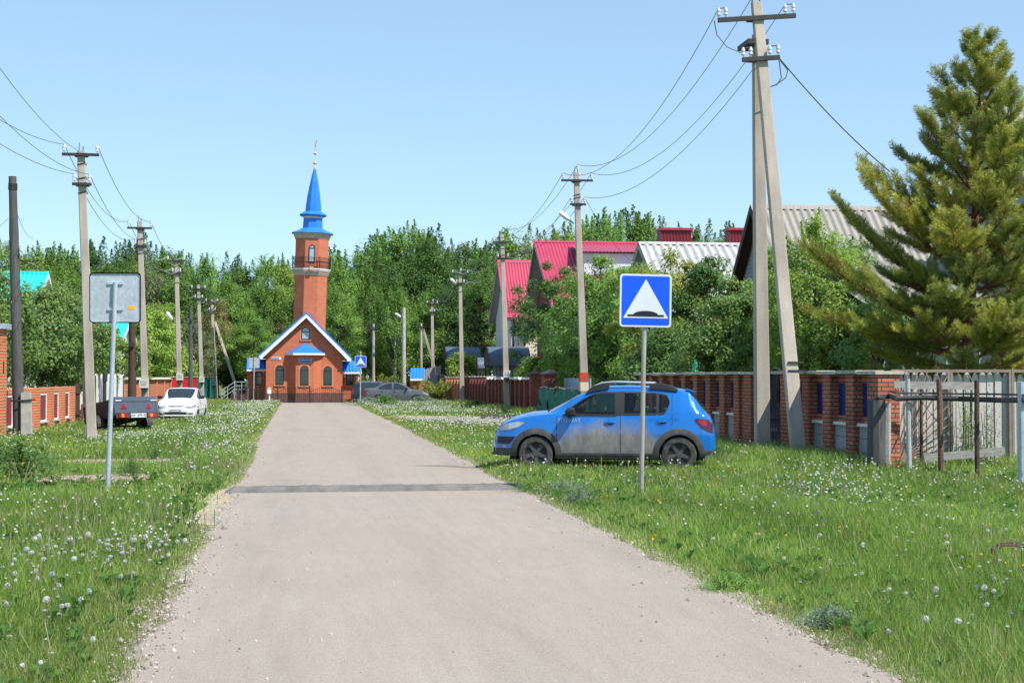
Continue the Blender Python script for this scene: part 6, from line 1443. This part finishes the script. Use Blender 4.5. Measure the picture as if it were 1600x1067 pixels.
# conifers
def conifer(label, x, y, h, seed, whorls, Lf, rise, pal, bark, tuft=.32, nd=.085, ndw=.10, per=46, sub=8, name='pine_tree', trunk_r=.14, zmin=.12, tipup=.45, spec_branches=(), tw=.42, openn=.6, lean=0):
    rs = np.random.default_rng(seed); tb = MB(); root = thing(name, label, 'tree', (x, y, 0))
    tr_ = [Vector((lean*t + .10*math.sin(3*t)*t, .06*math.sin(5*t + 1)*t, h*.985*t)) for t in np.linspace(0, 1, 12)]
    tb.tube(tr_, [trunk_r*(1 - .93*t) + .006 for t in np.linspace(0, 1, 12)], 10)
    def trk(t): i = min(10, int(t*11)); return tr_[i].lerp(tr_[i+1], t*11 - i)
    T_p = []; T_d = []; T_c = []
    def branch(base, az, L_, el, bi):
        d = Vector((math.cos(az)*math.cos(el), math.sin(az)*math.cos(el), math.sin(el))); pts = [base]; n = 8; wob = rs.normal(0, .10, 2)
        for k in range(n):
            d = (d + Vector((0, 0, tipup/n*(k/n)*2)) + Vector((wob[0]*d.y, -wob[0]*d.x, wob[1]))*.25).normalized(); pts.append(pts[-1] + d*L_/n)
        r0 = .010 + .011*L_; tb.tube(pts, [r0*(1 - .85*k/n) for k in range(n+1)], 5)
        def along(t): i = min(n-1, int(t*n)); return pts[i].lerp(pts[i+1], t*n - i), (pts[i+1]-pts[i]).normalized()
        m_ = max(3, int(sub*L_/1.6))
        for k in range(m_):
            t = .28 + .72*(k + rs.uniform(0, .8))/m_; t = min(t, .99); p, dd = along(t); side = dd.cross(Vector((0, 0, 1))).normalized() * (1 if k % 2 else -1)
            tl = L_*tw*(1.05 - t)*rs.uniform(.6, 1.2) + tuft*.5; td = (dd*.65 + side*rs.uniform(.3, .9) + Vector((0, 0, rs.uniform(-.05, .45)))).normalized()
            e = p + td*tl; 
            if tl > tuft*.7: tb.tube([p, e], [.008, .004], 3)
            nt2 = max(1, int(tl/(tuft*.62)))
            for q in range(nt2): T_p.append(np.array(e - td*tuft*.75*q)); T_d.append(np.array((td + Vector((0, 0, .35*(q == 0)))).normalized())); T_c.append(bi)
        for q in range(3):
            p, dd = along(1.0 - q*.07); T_p.append(np.array(p)); T_d.append(np.array(dd)); T_c.append(bi)
    bi = 0
    for w_ in range(whorls):
        t = zmin + (1 - zmin)*(w_ + .3)/whorls; nb = rs.integers(5, 8)
        a0 = rs.uniform(0, 6.28)
        for k in range(nb):
            branch(trk(min(.985, t + rs.normal(0, .008))), a0 + 2*math.pi*k/nb + rs.normal(0, .25), Lf(t)*rs.uniform(.72, 1.15), rise(t) + rs.normal(0, .12), bi); bi += 1
    for (t, az, L_, el) in spec_branches: branch(trk(t), az, L_, el, bi); bi += 1
    for q in range(5): T_p.append(np.array(tr_[-1]) - np.array([0, 0, .16*q])); T_d.append(np.array([rs.normal(0, .15), rs.normal(0, .15), 1])); T_c.append(bi)
    T_p, T_d, T_c = np.array(T_p), unit(np.array(T_d)), np.array(T_c); n = len(T_p)
    idx = np.repeat(np.arange(n), per); s_ = rs.uniform(-1, .15, len(idx))[:, None]; ax_ = T_p[idx] + T_d[idx]*tuft*s_
    rad = unit(np.cross(T_d[idx], rs.normal(0, 1, (len(idx), 3)))); nd_ = unit(rad*rs.uniform(.45, 1.0, (len(idx), 1))*openn/.6 + T_d[idx]*.75); l = nd*rs.uniform(.7, 1.2, (len(idx), 1)); sd_ = unit(np.cross(nd_, rs.normal(0, 1, (len(idx), 3))))*l*ndw
    V_ = np.empty((len(idx), 4, 3)); V_[:, 0] = ax_; V_[:, 1] = ax_ + nd_*l*.5 - sd_; V_[:, 2] = ax_ + nd_*l; V_[:, 3] = ax_ + nd_*l*.5 + sd_
    pal_ = np.array(pal); bc = rs.dirichlet(np.ones(len(pal_))*.7, bi + 1) @ pal_; tc = bc[T_c]*(1 + rs.normal(0, .16, (n, 1))); old = rs.random(n) < .02; tc[old] = np.array([.20, .10, .03])
    col = np.clip(tc[idx]*(1 + rs.normal(0, .10, (len(idx), 1))), .005, 1)
    tb.build('trunk', M[bark], root, smooth=True, local=True); obj('crown', np_mesh('crown', V_.reshape(-1, 3), 4, col, M['needle']), root)
    return root
pp = at(1505, 589, 31.5); hp_ = at(1535, 55, 31.5).z
conifer('large yellow green pine with a reddish trunk leaning over the lattice gate on the right', pp.x, 31.5, hp_, 5, 23, lambda t: 3.25*max(.15, (1 - t)**.58)*(1.0 if t > .2 else .95)*random.uniform(.70, 1.2), lambda t: R(-10 + 56*t), [(.36,.38,.058), (.25,.30,.062), (.43,.42,.075), (.17,.225,.06)], 'bark_pine', .26, .11, .045, 115, 11, zmin=.16, tipup=.66, tw=.46, openn=1.0, lean=.42,
    spec_branches=((.30, R(172), 4.3, R(18)), (.36, R(165), 3.9, R(26)), (.42, R(190), 3.6, R(30)), (.26, R(182), 3.9, R(10)), (.50, R(176), 3.2, R(34)), (.60, R(10), 2.6, R(38)), (.45, R(5), 3.2, R(30)), (.62, R(185), 2.2, R(46))), trunk_r=.17)
ps = at(748, 589, 111); conifer('dark narrow spruce behind the fourth right pole', ps.x, 111, at(748, 462, 111).z, 9, 17, lambda t: 2.1*(1 - t)**.85 + .12, lambda t: R(-8 + 30*t), [(.05,.085,.035), (.065,.11,.04), (.11,.125,.045)], 'bark', .30, .14, .16, 26, 7, 'spruce_tree', .14, .05, .25)
ps = at(705, 589, 116); conifer('dark spruce half hidden left of the fourth right pole', ps.x, 116, at(705, 500, 116).z, 10, 15, lambda t: 1.9*(1 - t)**.85 + .12, lambda t: R(-8 + 30*t), [(.05,.085,.035), (.065,.11,.04)], 'bark', .30, .14, .16, 24, 6, 'spruce_tree', .13, .05, .25)
# climbing weeds on the lattice gate and rank weeds by the walls
def weed(label, x, y, r, h, seed, pal, size=.05, n=900, name='weed_clump', lean=0, flower=None):
    rs = np.random.default_rng(seed); a_ = rs.uniform(0, 6.283, n); q_ = np.abs(rs.normal(0, .5, n)); sh_ = np.floor(a_*9/6.283)*.7; hh_ = h*np.clip(1.05 - .62*q_**1.4, .15, 1.2)*(.75 + .25*np.sin(a_*5 + seed)); P = np.stack([r*q_*np.cos(a_), r*q_*np.sin(a_), hh_*rs.uniform(0, 1, n)**.6 + .01], 1)
    col = tints(n, PALS[pal] if isinstance(pal, str) else pal, rs, None, 24)
    if flower:
        k = (rs.random(n) < flower[0]) & (P[:, 2] > h*.4); col[k] = np.array(flower[1])
    root = thing(name, label, 'weeds', (x, y, 0)); st = MB()
    for k in range(14): a = rs.uniform(0, 6.28); q = rs.uniform(.2, .8)*r; st.tube([(q*.3*math.cos(a), q*.3*math.sin(a), 0), (q*math.cos(a), q*math.sin(a), h*rs.uniform(.5, .85))], [.006, .003], 4)
    st.build('stems', mat('weed_stem', (.09, .13, .04), .8, .1, 4.0) if 'weed_stem' not in bpy.data.materials else bpy.data.materials['weed_stem'], root, local=True); obj('foliage', np_mesh('foliage', leaves(P, P*.4 + np.array([0, 0, .8]), size, rs, .45 if size > .04 else .22), 4, col, M['leaf']), root); return root
VI = (15, 16)
WORM = [(.27, .34, .22), (.20, .28, .16), (.33, .39, .28)]
for i, (px, py, r, h, pal, lbl) in enumerate(((30, 748, .95, .62, 'dark', 'rank dark leafy thicket with yellow flowers at the left edge below the concrete stub'), (-10, 728, .9, .8, 'wood', 'leafy weed thicket at the left edge in front of the orange fence'), (85, 738, .6, .36, 'wood', 'low leafy weeds beside the worn path, right of the thicket'),
      (242, 718, .42, .34, 'dark', 'dark green weed clump on the grass below the trailer'), (205, 744, .36, .36, 'dark', 'dark weed clump beside the silver sign pole'), (603, 636, 1.1, .72, 'dark', 'round green weed clump in front of the grey saloon car'),
      (575, 634, 1.3, .5, WORM, 'grey green wormwood left of the round weed clump'), (655, 632, 1.8, .5, WORM, 'grey green wormwood in front of the grey saloon bonnet'), (745, 640, .9, .5, 'dark', 'dark weeds at the foot of the third right pole fence'),
      (905, 790, .30, .26, WORM, 'silvery wormwood clump at the road edge right of the speed bump'), (880, 772, .5, .22, WORM, 'silvery wormwood patch in front of the blue car'), (830, 770, .34, .22, 'wood', 'green weeds at the right end of the speed bump'),
      (1296, 982, .24, .15, WORM, 'grey wormwood clump nearest the right road edge'), (1135, 925, .26, .16, 'wood', 'green weed clump hanging over the right road edge'),
      (300, 690, .5, .3, WORM, 'grey wormwood at the left road edge beyond the bump'),
      (1545, 722, .45, 1.5, 'dark', 'dark vine growing up the lattice gate boards'), (1512, 716, .25, 1.75, 'light', 'bright green sprig climbing the lattice gate'), (1402, 730, .2, .5, 'wood', 'weeds at the foot of the sunburst rods'), (1215, 716, .6, .42, 'dark', 'tall grass weeds at the foot of the double pole'), (1120, 722, .5, .5, 'dark', 'tall grass weeds behind the rear bumper of the blue car'))):
    p = gp(px, py); big = r > .7
    if i in VI: p = Vector((at(px, 700, 25.35).x, 25.35, 0))
    weed(lbl, p.x, p.y, r, h, 200 + i, pal, .085 if (i < 2) else (.12 if p.y > 50 else (.045 if i in VI else .030)), 1500 if i < 2 or p.y > 50 else (650 if i in VI else 2600), flower=(.02, (.75, .55, .02)) if i < 2 else None)
# ------------------------------------------------------------------ grass and meadow flowers
rs = np.random.default_rng(99)
def fld(x, y, k=0):             # smooth patchiness 0..1
    return .5 + .5*np.sin(.9*x + 1.3*np.sin(.37*y + k) + k)*np.sin(.33*y + 1.7*np.sin(.6*x + 2*k) + 2.1*k)
def inpoly(x, y, poly):
    n = len(poly); r_ = np.zeros(len(x), bool)
    for i in range(n):
        a_, b_ = poly[i], poly[(i+1) % n]; c = ((a_.y > y) != (b_.y > y)) & (x < (b_.x - a_.x)*(y - a_.y)/((b_.y - a_.y) if abs(b_.y - a_.y) > 1e-9 else 1e-9) + a_.x); r_ ^= c
    return r_
def scatter(ya, yb, dens):
    tl, tr = math.tan(YAW - math.atan(800/F)), math.tan(YAW + math.atan(800/F))
    xa = max(-7.5, tl*yb - 2.6); xb = min(10.25 if ya >= 25.7 else 99, tr*yb + 2.5)
    n = int((xb - xa)*(yb - ya)*dens); x = rs.uniform(xa, xb, n); y = rs.uniform(ya, yb, n)
    L_, R_ = road_left(y), road_right(y); k = ((x < L_ + .03) & (x > tl*y - 2.6)) | ((x > R_ - .03) & (x < tr*y + 2.5))
    for p in PATHS[:2]: k &= ~(inpoly(x, y, p) & (rs.random(n) < .93))
    k &= ~(inpoly(x, y, SOIL) & (rs.random(n) < .75))
    k &= ~(inpoly(x, y, PATHS[2]) & (rs.random(n) < .80))
    k &= ~((y > 97.4) & (x < 4.5) & (x > -4))
    return x[k], y[k]
def edge_d(x, y): return np.minimum(np.abs(x - road_left(y)), np.abs(x - road_right(y)))
PG_ = np.array([(.215,.345,.054), (.15,.275,.050), (.285,.395,.08), (.245,.37,.062)])
DRY = np.array([.46, .43, .22])
Vs = []; Cs = []
for ya, yb, dens, wd, hs in ((6.6, 9.5, 2700, .0042, 1.0), (9.5, 13.5, 2000, .0052, 1.0), (13.5, 20, 1150, .0075, 1.0), (20, 30, 620, .011, 1.05), (30, 45, 300, .017, 1.1), (45, 66, 150, .026, 1.15), (66, 112, 65, .042, 1.25)):
    x, y = scatter(ya, yb, dens); n = len(x); e = edge_d(x, y); f1_ = fld(x, y, 0); f2_ = fld(x*2.3, y*2.3, 3)
    h = hs*(.065 + .078*f1_ + .042*f2_)*rs.uniform(.55, 1.3, n)*np.clip(.5 + e*1.1, .5, 1.12)
    h = np.where((x > 8.6) & (y > 25), h*1.6, h)
    for p, dep in ((PATHS[0], 3.4), (PATHS[1], 4.2), (PATHS[2], 9.0), (SOIL, 1.2)):      # trodden short in front of the paths
        xs_, ys_ = [q.x for q in p], [q.y for q in p]; m_ = (x > min(xs_) - .4) & (x < max(xs_) + .3) & (y < max(ys_) + .3) & (y > min(ys_) - dep); h = np.where(m_, h*np.clip(.28 + .25*f1_, .2, .6), h)
    h = h*(1 - .55*np.clip(1 - (road_left(y) - x)/.8, 0, 1)*(x < 1)*((y > 9) & (y < 24)))
    a = rs.uniform(0, 2*math.pi, n); lean_ = rs.uniform(.1, .75, n)*h; dx, dy = np.cos(a)*lean_, np.sin(a)*lean_
    b2 = rs.uniform(0, 2*math.pi, n); wx, wy = np.cos(b2)*wd*.5*rs.uniform(.7, 1.5, n), np.sin(b2)*wd*.5
    base = np.stack([x, y, np.zeros(n)], 1); mid = np.stack([x + dx*.35, y + dy*.35, h*.58], 1); tip = np.stack([x + dx, y + dy, h], 1); W_ = np.stack([wx, wy, np.zeros(n)], 1)
    q = np.empty((n, 2, 4, 3)); q[:, 0, 0] = base - W_; q[:, 0, 1] = base + W_; q[:, 0, 2] = mid + W_*.8; q[:, 0, 3] = mid - W_*.8
    q[:, 1, 0] = mid - W_*.8; q[:, 1, 1] = mid + W_*.8; q[:, 1, 2] = tip + W_*.12; q[:, 1, 3] = tip - W_*.12
    w_ = rs.dirichlet(np.ones(4)*.6, n); col = w_ @ PG_; col *= (.70 + .55*fld(x, y, 5)*fld(x*3.1, y*2.7, 9)**.5 + .12*f2_)[:, None]
    dr = np.clip(.06 + .42*np.exp(-e/.40) + (.14 + .26*(x < 0))*np.clip((fld(x*.8, y*.8, 8) - .6)/.3, 0, 1) + .10*(f2_ > .7), 0, .85); wl_ = np.clip(1 - (road_left(y) - x)/np.where((y > 9) & (y < 24), .85, .25), 0, 1)*(x < 1)*np.clip(fld(x*.7, y*1.4, 6)*1.6, .25, 1); dr = np.maximum(dr, .85*wl_); k = rs.random(n) < dr; t = rs.uniform(.35, .95, (n, 1))
    col = np.where(k[:, None], col*(1-t) + DRY*t, col); col *= (1 + rs.normal(0, .12, (n, 1)))
    Vs.append(q.reshape(-1, 3)); Cs.append(np.repeat(np.clip(col, .01, 1), 2, axis=0))
gm = np_mesh('grass', np.concatenate(Vs), 4, np.concatenate(Cs), M['grass']); tag(obj('grass', gm), 'green meadow grass on both verges, drier along the road edges', 'grass', kind='stuff')
# leaf rosettes and dead stalks among the grass
x, y = scatter(7, 26, 15); k = edge_d(x, y) > .22; x, y = x[k], y[k]; n = len(x); Vr = []; Cr = []; k0 = rs.uniform(0, 6.28, n); r0 = rs.uniform(.045, .11, n)
for j in range(9):
    a = k0 + j*.7 + rs.normal(0, .15, n); d = np.stack([np.cos(a), np.sin(a), np.zeros(n)], 1); u = np.stack([-np.sin(a), np.cos(a), np.zeros(n)], 1); l = (r0*rs.uniform(.6, 1.2, n))[:, None]; b0 = np.stack([x, y, np.full(n, .03)], 1); up_ = np.array([0, 0, 1.])
    q = np.empty((n, 4, 3)); q[:, 0] = b0; q[:, 1] = b0 + d*l*.6 - u*l*.17 + up_*l*.75; q[:, 2] = b0 + d*l*1.05 + up_*l*.85; q[:, 3] = b0 + d*l*.6 + u*l*.17 + up_*l*.75; Vr.append(q.reshape(-1, 3)); Cr.append(np.tile([.085, .19, .035], (n, 1))*rs.uniform(.7, 1.35, (n, 1)))
tag(obj('leaf_rosettes', np_mesh('leaf_rosettes', np.concatenate(Vr), 4, np.concatenate(Cr), M['grass'])), 'broad leaved dandelion and plantain rosettes among the verge grass', 'weeds', kind='stuff')
x, y = scatter(7, 32, 12); k = rs.random(len(x)) < (.12 + .6*(fld(x, y, 4) > .62))*(1 - .55*(x > 0)); x, y = x[k], y[k]; n = len(x); h = rs.uniform(.15, .33, n); dx, dy = rs.normal(0, .07, n), rs.normal(0, .07, n); Vr = []; wv = np.array([.0022, 0, 0])*(1 + y/25)[:, None]
g0 = np.stack([x, y, np.zeros(n)], 1); g1 = np.stack([x + dx, y + dy, h], 1); q = np.empty((n, 4, 3)); q[:, 0] = g0 - wv; q[:, 1] = g0 + wv; q[:, 2] = g1 + wv*.7; q[:, 3] = g1 - wv*.7; Vr.append(q.reshape(-1, 3))
q = np.empty((n, 4, 3)); q[:, 0] = g1 - np.array([0, 0, .03]); q[:, 1] = g1 - wv*2.4; q[:, 2] = g1 + np.array([0, 0, .04]); q[:, 3] = g1 + wv*2.4; Vr.append(q.reshape(-1, 3))
tag(obj('dry_stalks', np_mesh('dry_stalks', np.concatenate(Vr), 4, np.tile(np.array([[.42, .38, .22]]), (2*n, 1))*rs.uniform(.7, 1.2, (2*n, 1)), M['grass'])), 'thin dry straw coloured stalks standing above the grass', 'weeds', kind='stuff')
# dandelion clocks
def clock(seed, hs, rad, closed=False):
    r_ = np.random.default_rng(seed); V_ = []; C_ = []
    n = 130 if not closed else 60
    d = unit(r_.normal(0, 1, (n, 3)))
    if closed: d[:, 2] = np.abs(d[:, 2])*1.2 + .8; d = unit(d)
    o = np.array([.02, .01, hs]); tp = o + d*rad*r_.uniform(.82, 1.05, (n, 1))*(1.5 if closed else 1); s_ = unit(np.cross(d, r_.normal(0, 1, (n, 3))))*rad*.16; u = np.cross(d, s_)
    q = np.empty((n, 4, 3)); q[:, 0] = tp - s_; q[:, 1] = tp - u*1.0; q[:, 2] = tp + s_; q[:, 3] = tp + u*1.0; V_.append(q.reshape(-1, 3)); C_.append(np.tile([.80, .80, .77], (n, 1))*r_.uniform(.8, 1.05, (n, 1)))
    q = np.empty((n, 4, 3)); q[:, 0] = o - s_*.12; q[:, 1] = o + s_*.12; q[:, 2] = tp + s_*.06; q[:, 3] = tp - s_*.06; V_.append(q.reshape(-1, 3)); C_.append(np.tile([.5, .5, .46], (n, 1)))
    st = []
    for a in range(4):
        c0, c1 = math.cos(a*math.pi/2)*.0025, math.sin(a*math.pi/2)*.0025; e0, e1 = math.cos((a+1)*math.pi/2)*.0025, math.sin((a+1)*math.pi/2)*.0025
        st += [(c0, c1, 0), (e0, e1, 0), (o[0] + e0, o[1] + e1, hs), (o[0] + c0, o[1] + c1, hs)]
    V_.append(np.array(st)); C_.append(np.tile([.20, .22, .08], (4, 1)))
    q = []; 
    for a in range(6):
        b0_, b1_ = a*math.pi/3, (a+1)*math.pi/3; r2 = rad*.28
        q += [(o[0], o[1], o[2] - r2), (o[0] + r2*math.cos(b0_), o[1] + r2*math.sin(b0_), o[2]), (o[0], o[1], o[2] + r2*.8), (o[0] + r2*math.cos(b1_), o[1] + r2*math.sin(b1_), o[2])]
    V_.append(np.array(q)); C_.append(np.tile([.30, .30, .20], (6, 1)))
    return np_mesh('dandelion', np.concatenate(V_), 4, np.concatenate(C_), M['fluff'])
def white_density(x, y):        # where the photograph shows the white drifts
    d = .10 + .9*np.clip((fld(x*1.15, y*.9, 2) - .48)/.4, 0, 1)**1.6
    e = edge_d(x, y); d *= np.clip(e/.7, .12, 1)
    left = x < 0
    d = np.where(left & (y < 22), d*1.5 + .25*np.exp(-((y - 12.5)/2.2)**2)*np.clip((-x - 1.6)/1.0, 0, 1), d)
    d = np.where(left & (y > 30), d*.9 + .25*np.exp(-((x + 2.3)/1.2)**2), d); d = np.where(~left & (y > 45), d*1.6 + .4*np.exp(-((x - 6.2)/1.8)**2), d)
    d = np.where(~left & (y < 28), d*.6, d); d *= np.where((x < -2.6) & (x > -6.8) & (y > 19) & (y < 32), .15, 1); return np.clip(d, 0, 1)
C1 = [clock(1, .20, .018), clock(2, .25, .020), clock(3, .16, .016), clock(4, .21, .012, True), clock(5, .26, .011, True)]
x, y = scatter(7.0, 14.0, 85); k = rs.random(len(x)) < white_density(x, y); x, y = x[k], y[k]
tl, tr = math.tan(YAW - math.atan(800/F)), math.tan(YAW + math.atan(800/F)); inside = (x > tl*y) & (x < tr*y) & (y > 7.9)
order = np.argsort(np.where(inside, y, 1e6)); first = order[:290]; protos_d = {}
lab_d = {True: 'white dandelion clock in the foreground grass left of the road', False: 'white dandelion clock in the foreground grass right of the road'}
for i in first:
    if not inside[i]: continue
    kk = int(rs.integers(0, 5)) if rs.random() < .8 else 3
    o = obj('dandelion', C1[kk]) if kk not in protos_d else protos_d[kk].copy()
    if kk in protos_d: COL.objects.link(o)
    protos_d.setdefault(kk, o); L_ = bool(x[i] < 0); tag(o, lab_d[L_], 'dandelion', 'dandelion clocks left of the road' if L_ else 'dandelion clocks right of the road')
    o.location = (x[i], y[i], 0); s_ = rs.uniform(.85, 1.2); o.scale = (s_, s_, s_*rs.uniform(.75, 1.1)); o.rotation_euler = (rs.normal(0, .12), rs.normal(0, .12), rs.uniform(0, 6.28))
used = set(first.tolist()); rest = np.array([i for i in range(len(x)) if i not in used], int)
X = [x[rest]]; Y_ = [y[rest]]
for ya, yb, dens in ((14, 22, 42), (22, 34, 32), (34, 55, 21), (55, 97, 16)):
    a_, b_ = scatter(ya, yb, dens); k = rs.random(len(a_)) < white_density(a_, b_); X.append(a_[k]); Y_.append(b_[k])
X, Y_ = np.concatenate(X), np.concatenate(Y_); n = len(X); h = rs.uniform(.13, .27, n); rad = .0155*(1 + np.clip((Y_ - 15)/45, 0, .9))
o = np.stack([X, Y_, h], 1); V_ = []; C_ = []
for j in range(7):
    d = unit(rs.normal(0, 1, (n, 3))); s_ = unit(np.cross(d, rs.normal(0, 1, (n, 3)))); u = np.cross(d, s_); c = o + d*(rad*.35)[:, None]; q = np.empty((n, 4, 3)); rr = rad[:, None]*.8
    q[:, 0] = c - s_*rr; q[:, 1] = c - u*rr; q[:, 2] = c + s_*rr; q[:, 3] = c + u*rr; V_.append(q.reshape(-1, 3)); C_.append(np.tile([.82, .82, .78], (n, 1))*rs.uniform(.75, 1.05, (n, 1)))
q = np.empty((n, 4, 3)); wv = np.array([.003, 0, 0]); g0 = o*np.array([1, 1, 0]); q[:, 0] = g0 - wv; q[:, 1] = g0 + wv; q[:, 2] = o + wv; q[:, 3] = o - wv; V_.append(q.reshape(-1, 3)); C_.append(np.tile([.18, .22, .07], (n, 1)))
tag(obj('dandelion_drift', np_mesh('dandelion_drift', np.concatenate(V_), 4, np.concatenate(C_), M['fluff'])), 'white drifts of dandelion clocks farther back on both verges', 'dandelions', kind='stuff')
def specks(name, label, dens, thr, k_, col, r0, hmax, ya=8, yb=50):
    a_, b_ = scatter(ya, yb, dens); f_ = fld(a_*1.6, b_*1.6, k_); k = (f_ > thr); a_, b_ = a_[k], b_[k]; n = len(a_); o = np.stack([a_, b_, rs.uniform(.10, hmax, n)], 1); V_ = []; C_ = []
    for j in range(3):
        d = unit(rs.normal(0, .6, (n, 3)) + np.array([0, -.3, 1])); s_ = unit(np.cross(d, rs.normal(0, 1, (n, 3)))); u = np.cross(d, s_); rr = r0*(1 + np.clip((b_ - 15)/40, 0, .8))[:, None]; q = np.empty((n, 4, 3))
        q[:, 0] = o - s_*rr; q[:, 1] = o - u*rr; q[:, 2] = o + s_*rr; q[:, 3] = o + u*rr; V_.append(q.reshape(-1, 3)); C_.append(np.tile(col, (n, 1))*rs.uniform(.8, 1.1, (n, 1)))
    q = np.empty((n, 4, 3)); wv = np.array([.002, 0, 0]); g0 = o*np.array([1, 1, 0]); q[:, 0] = g0 - wv; q[:, 1] = g0 + wv; q[:, 2] = o + wv; q[:, 3] = o - wv; V_.append(q.reshape(-1, 3)); C_.append(np.tile([.12, .18, .05], (n, 1)))
    tag(obj(name, np_mesh(name, np.concatenate(V_), 4, np.concatenate(C_), M['fluff'])), label, 'flowers', kind='stuff')
specks('blue_flowers', 'small pale blue wild flowers scattered through the verge grass', 9, .86, 11, [.34, .42, .80], .011, .2, 8, 30)
specks('yellow_flowers', 'small yellow dandelion flowers scattered through the verge grass', 3.0, .66, 14, [.80, .58, .02], .016, .16, 8, 60)
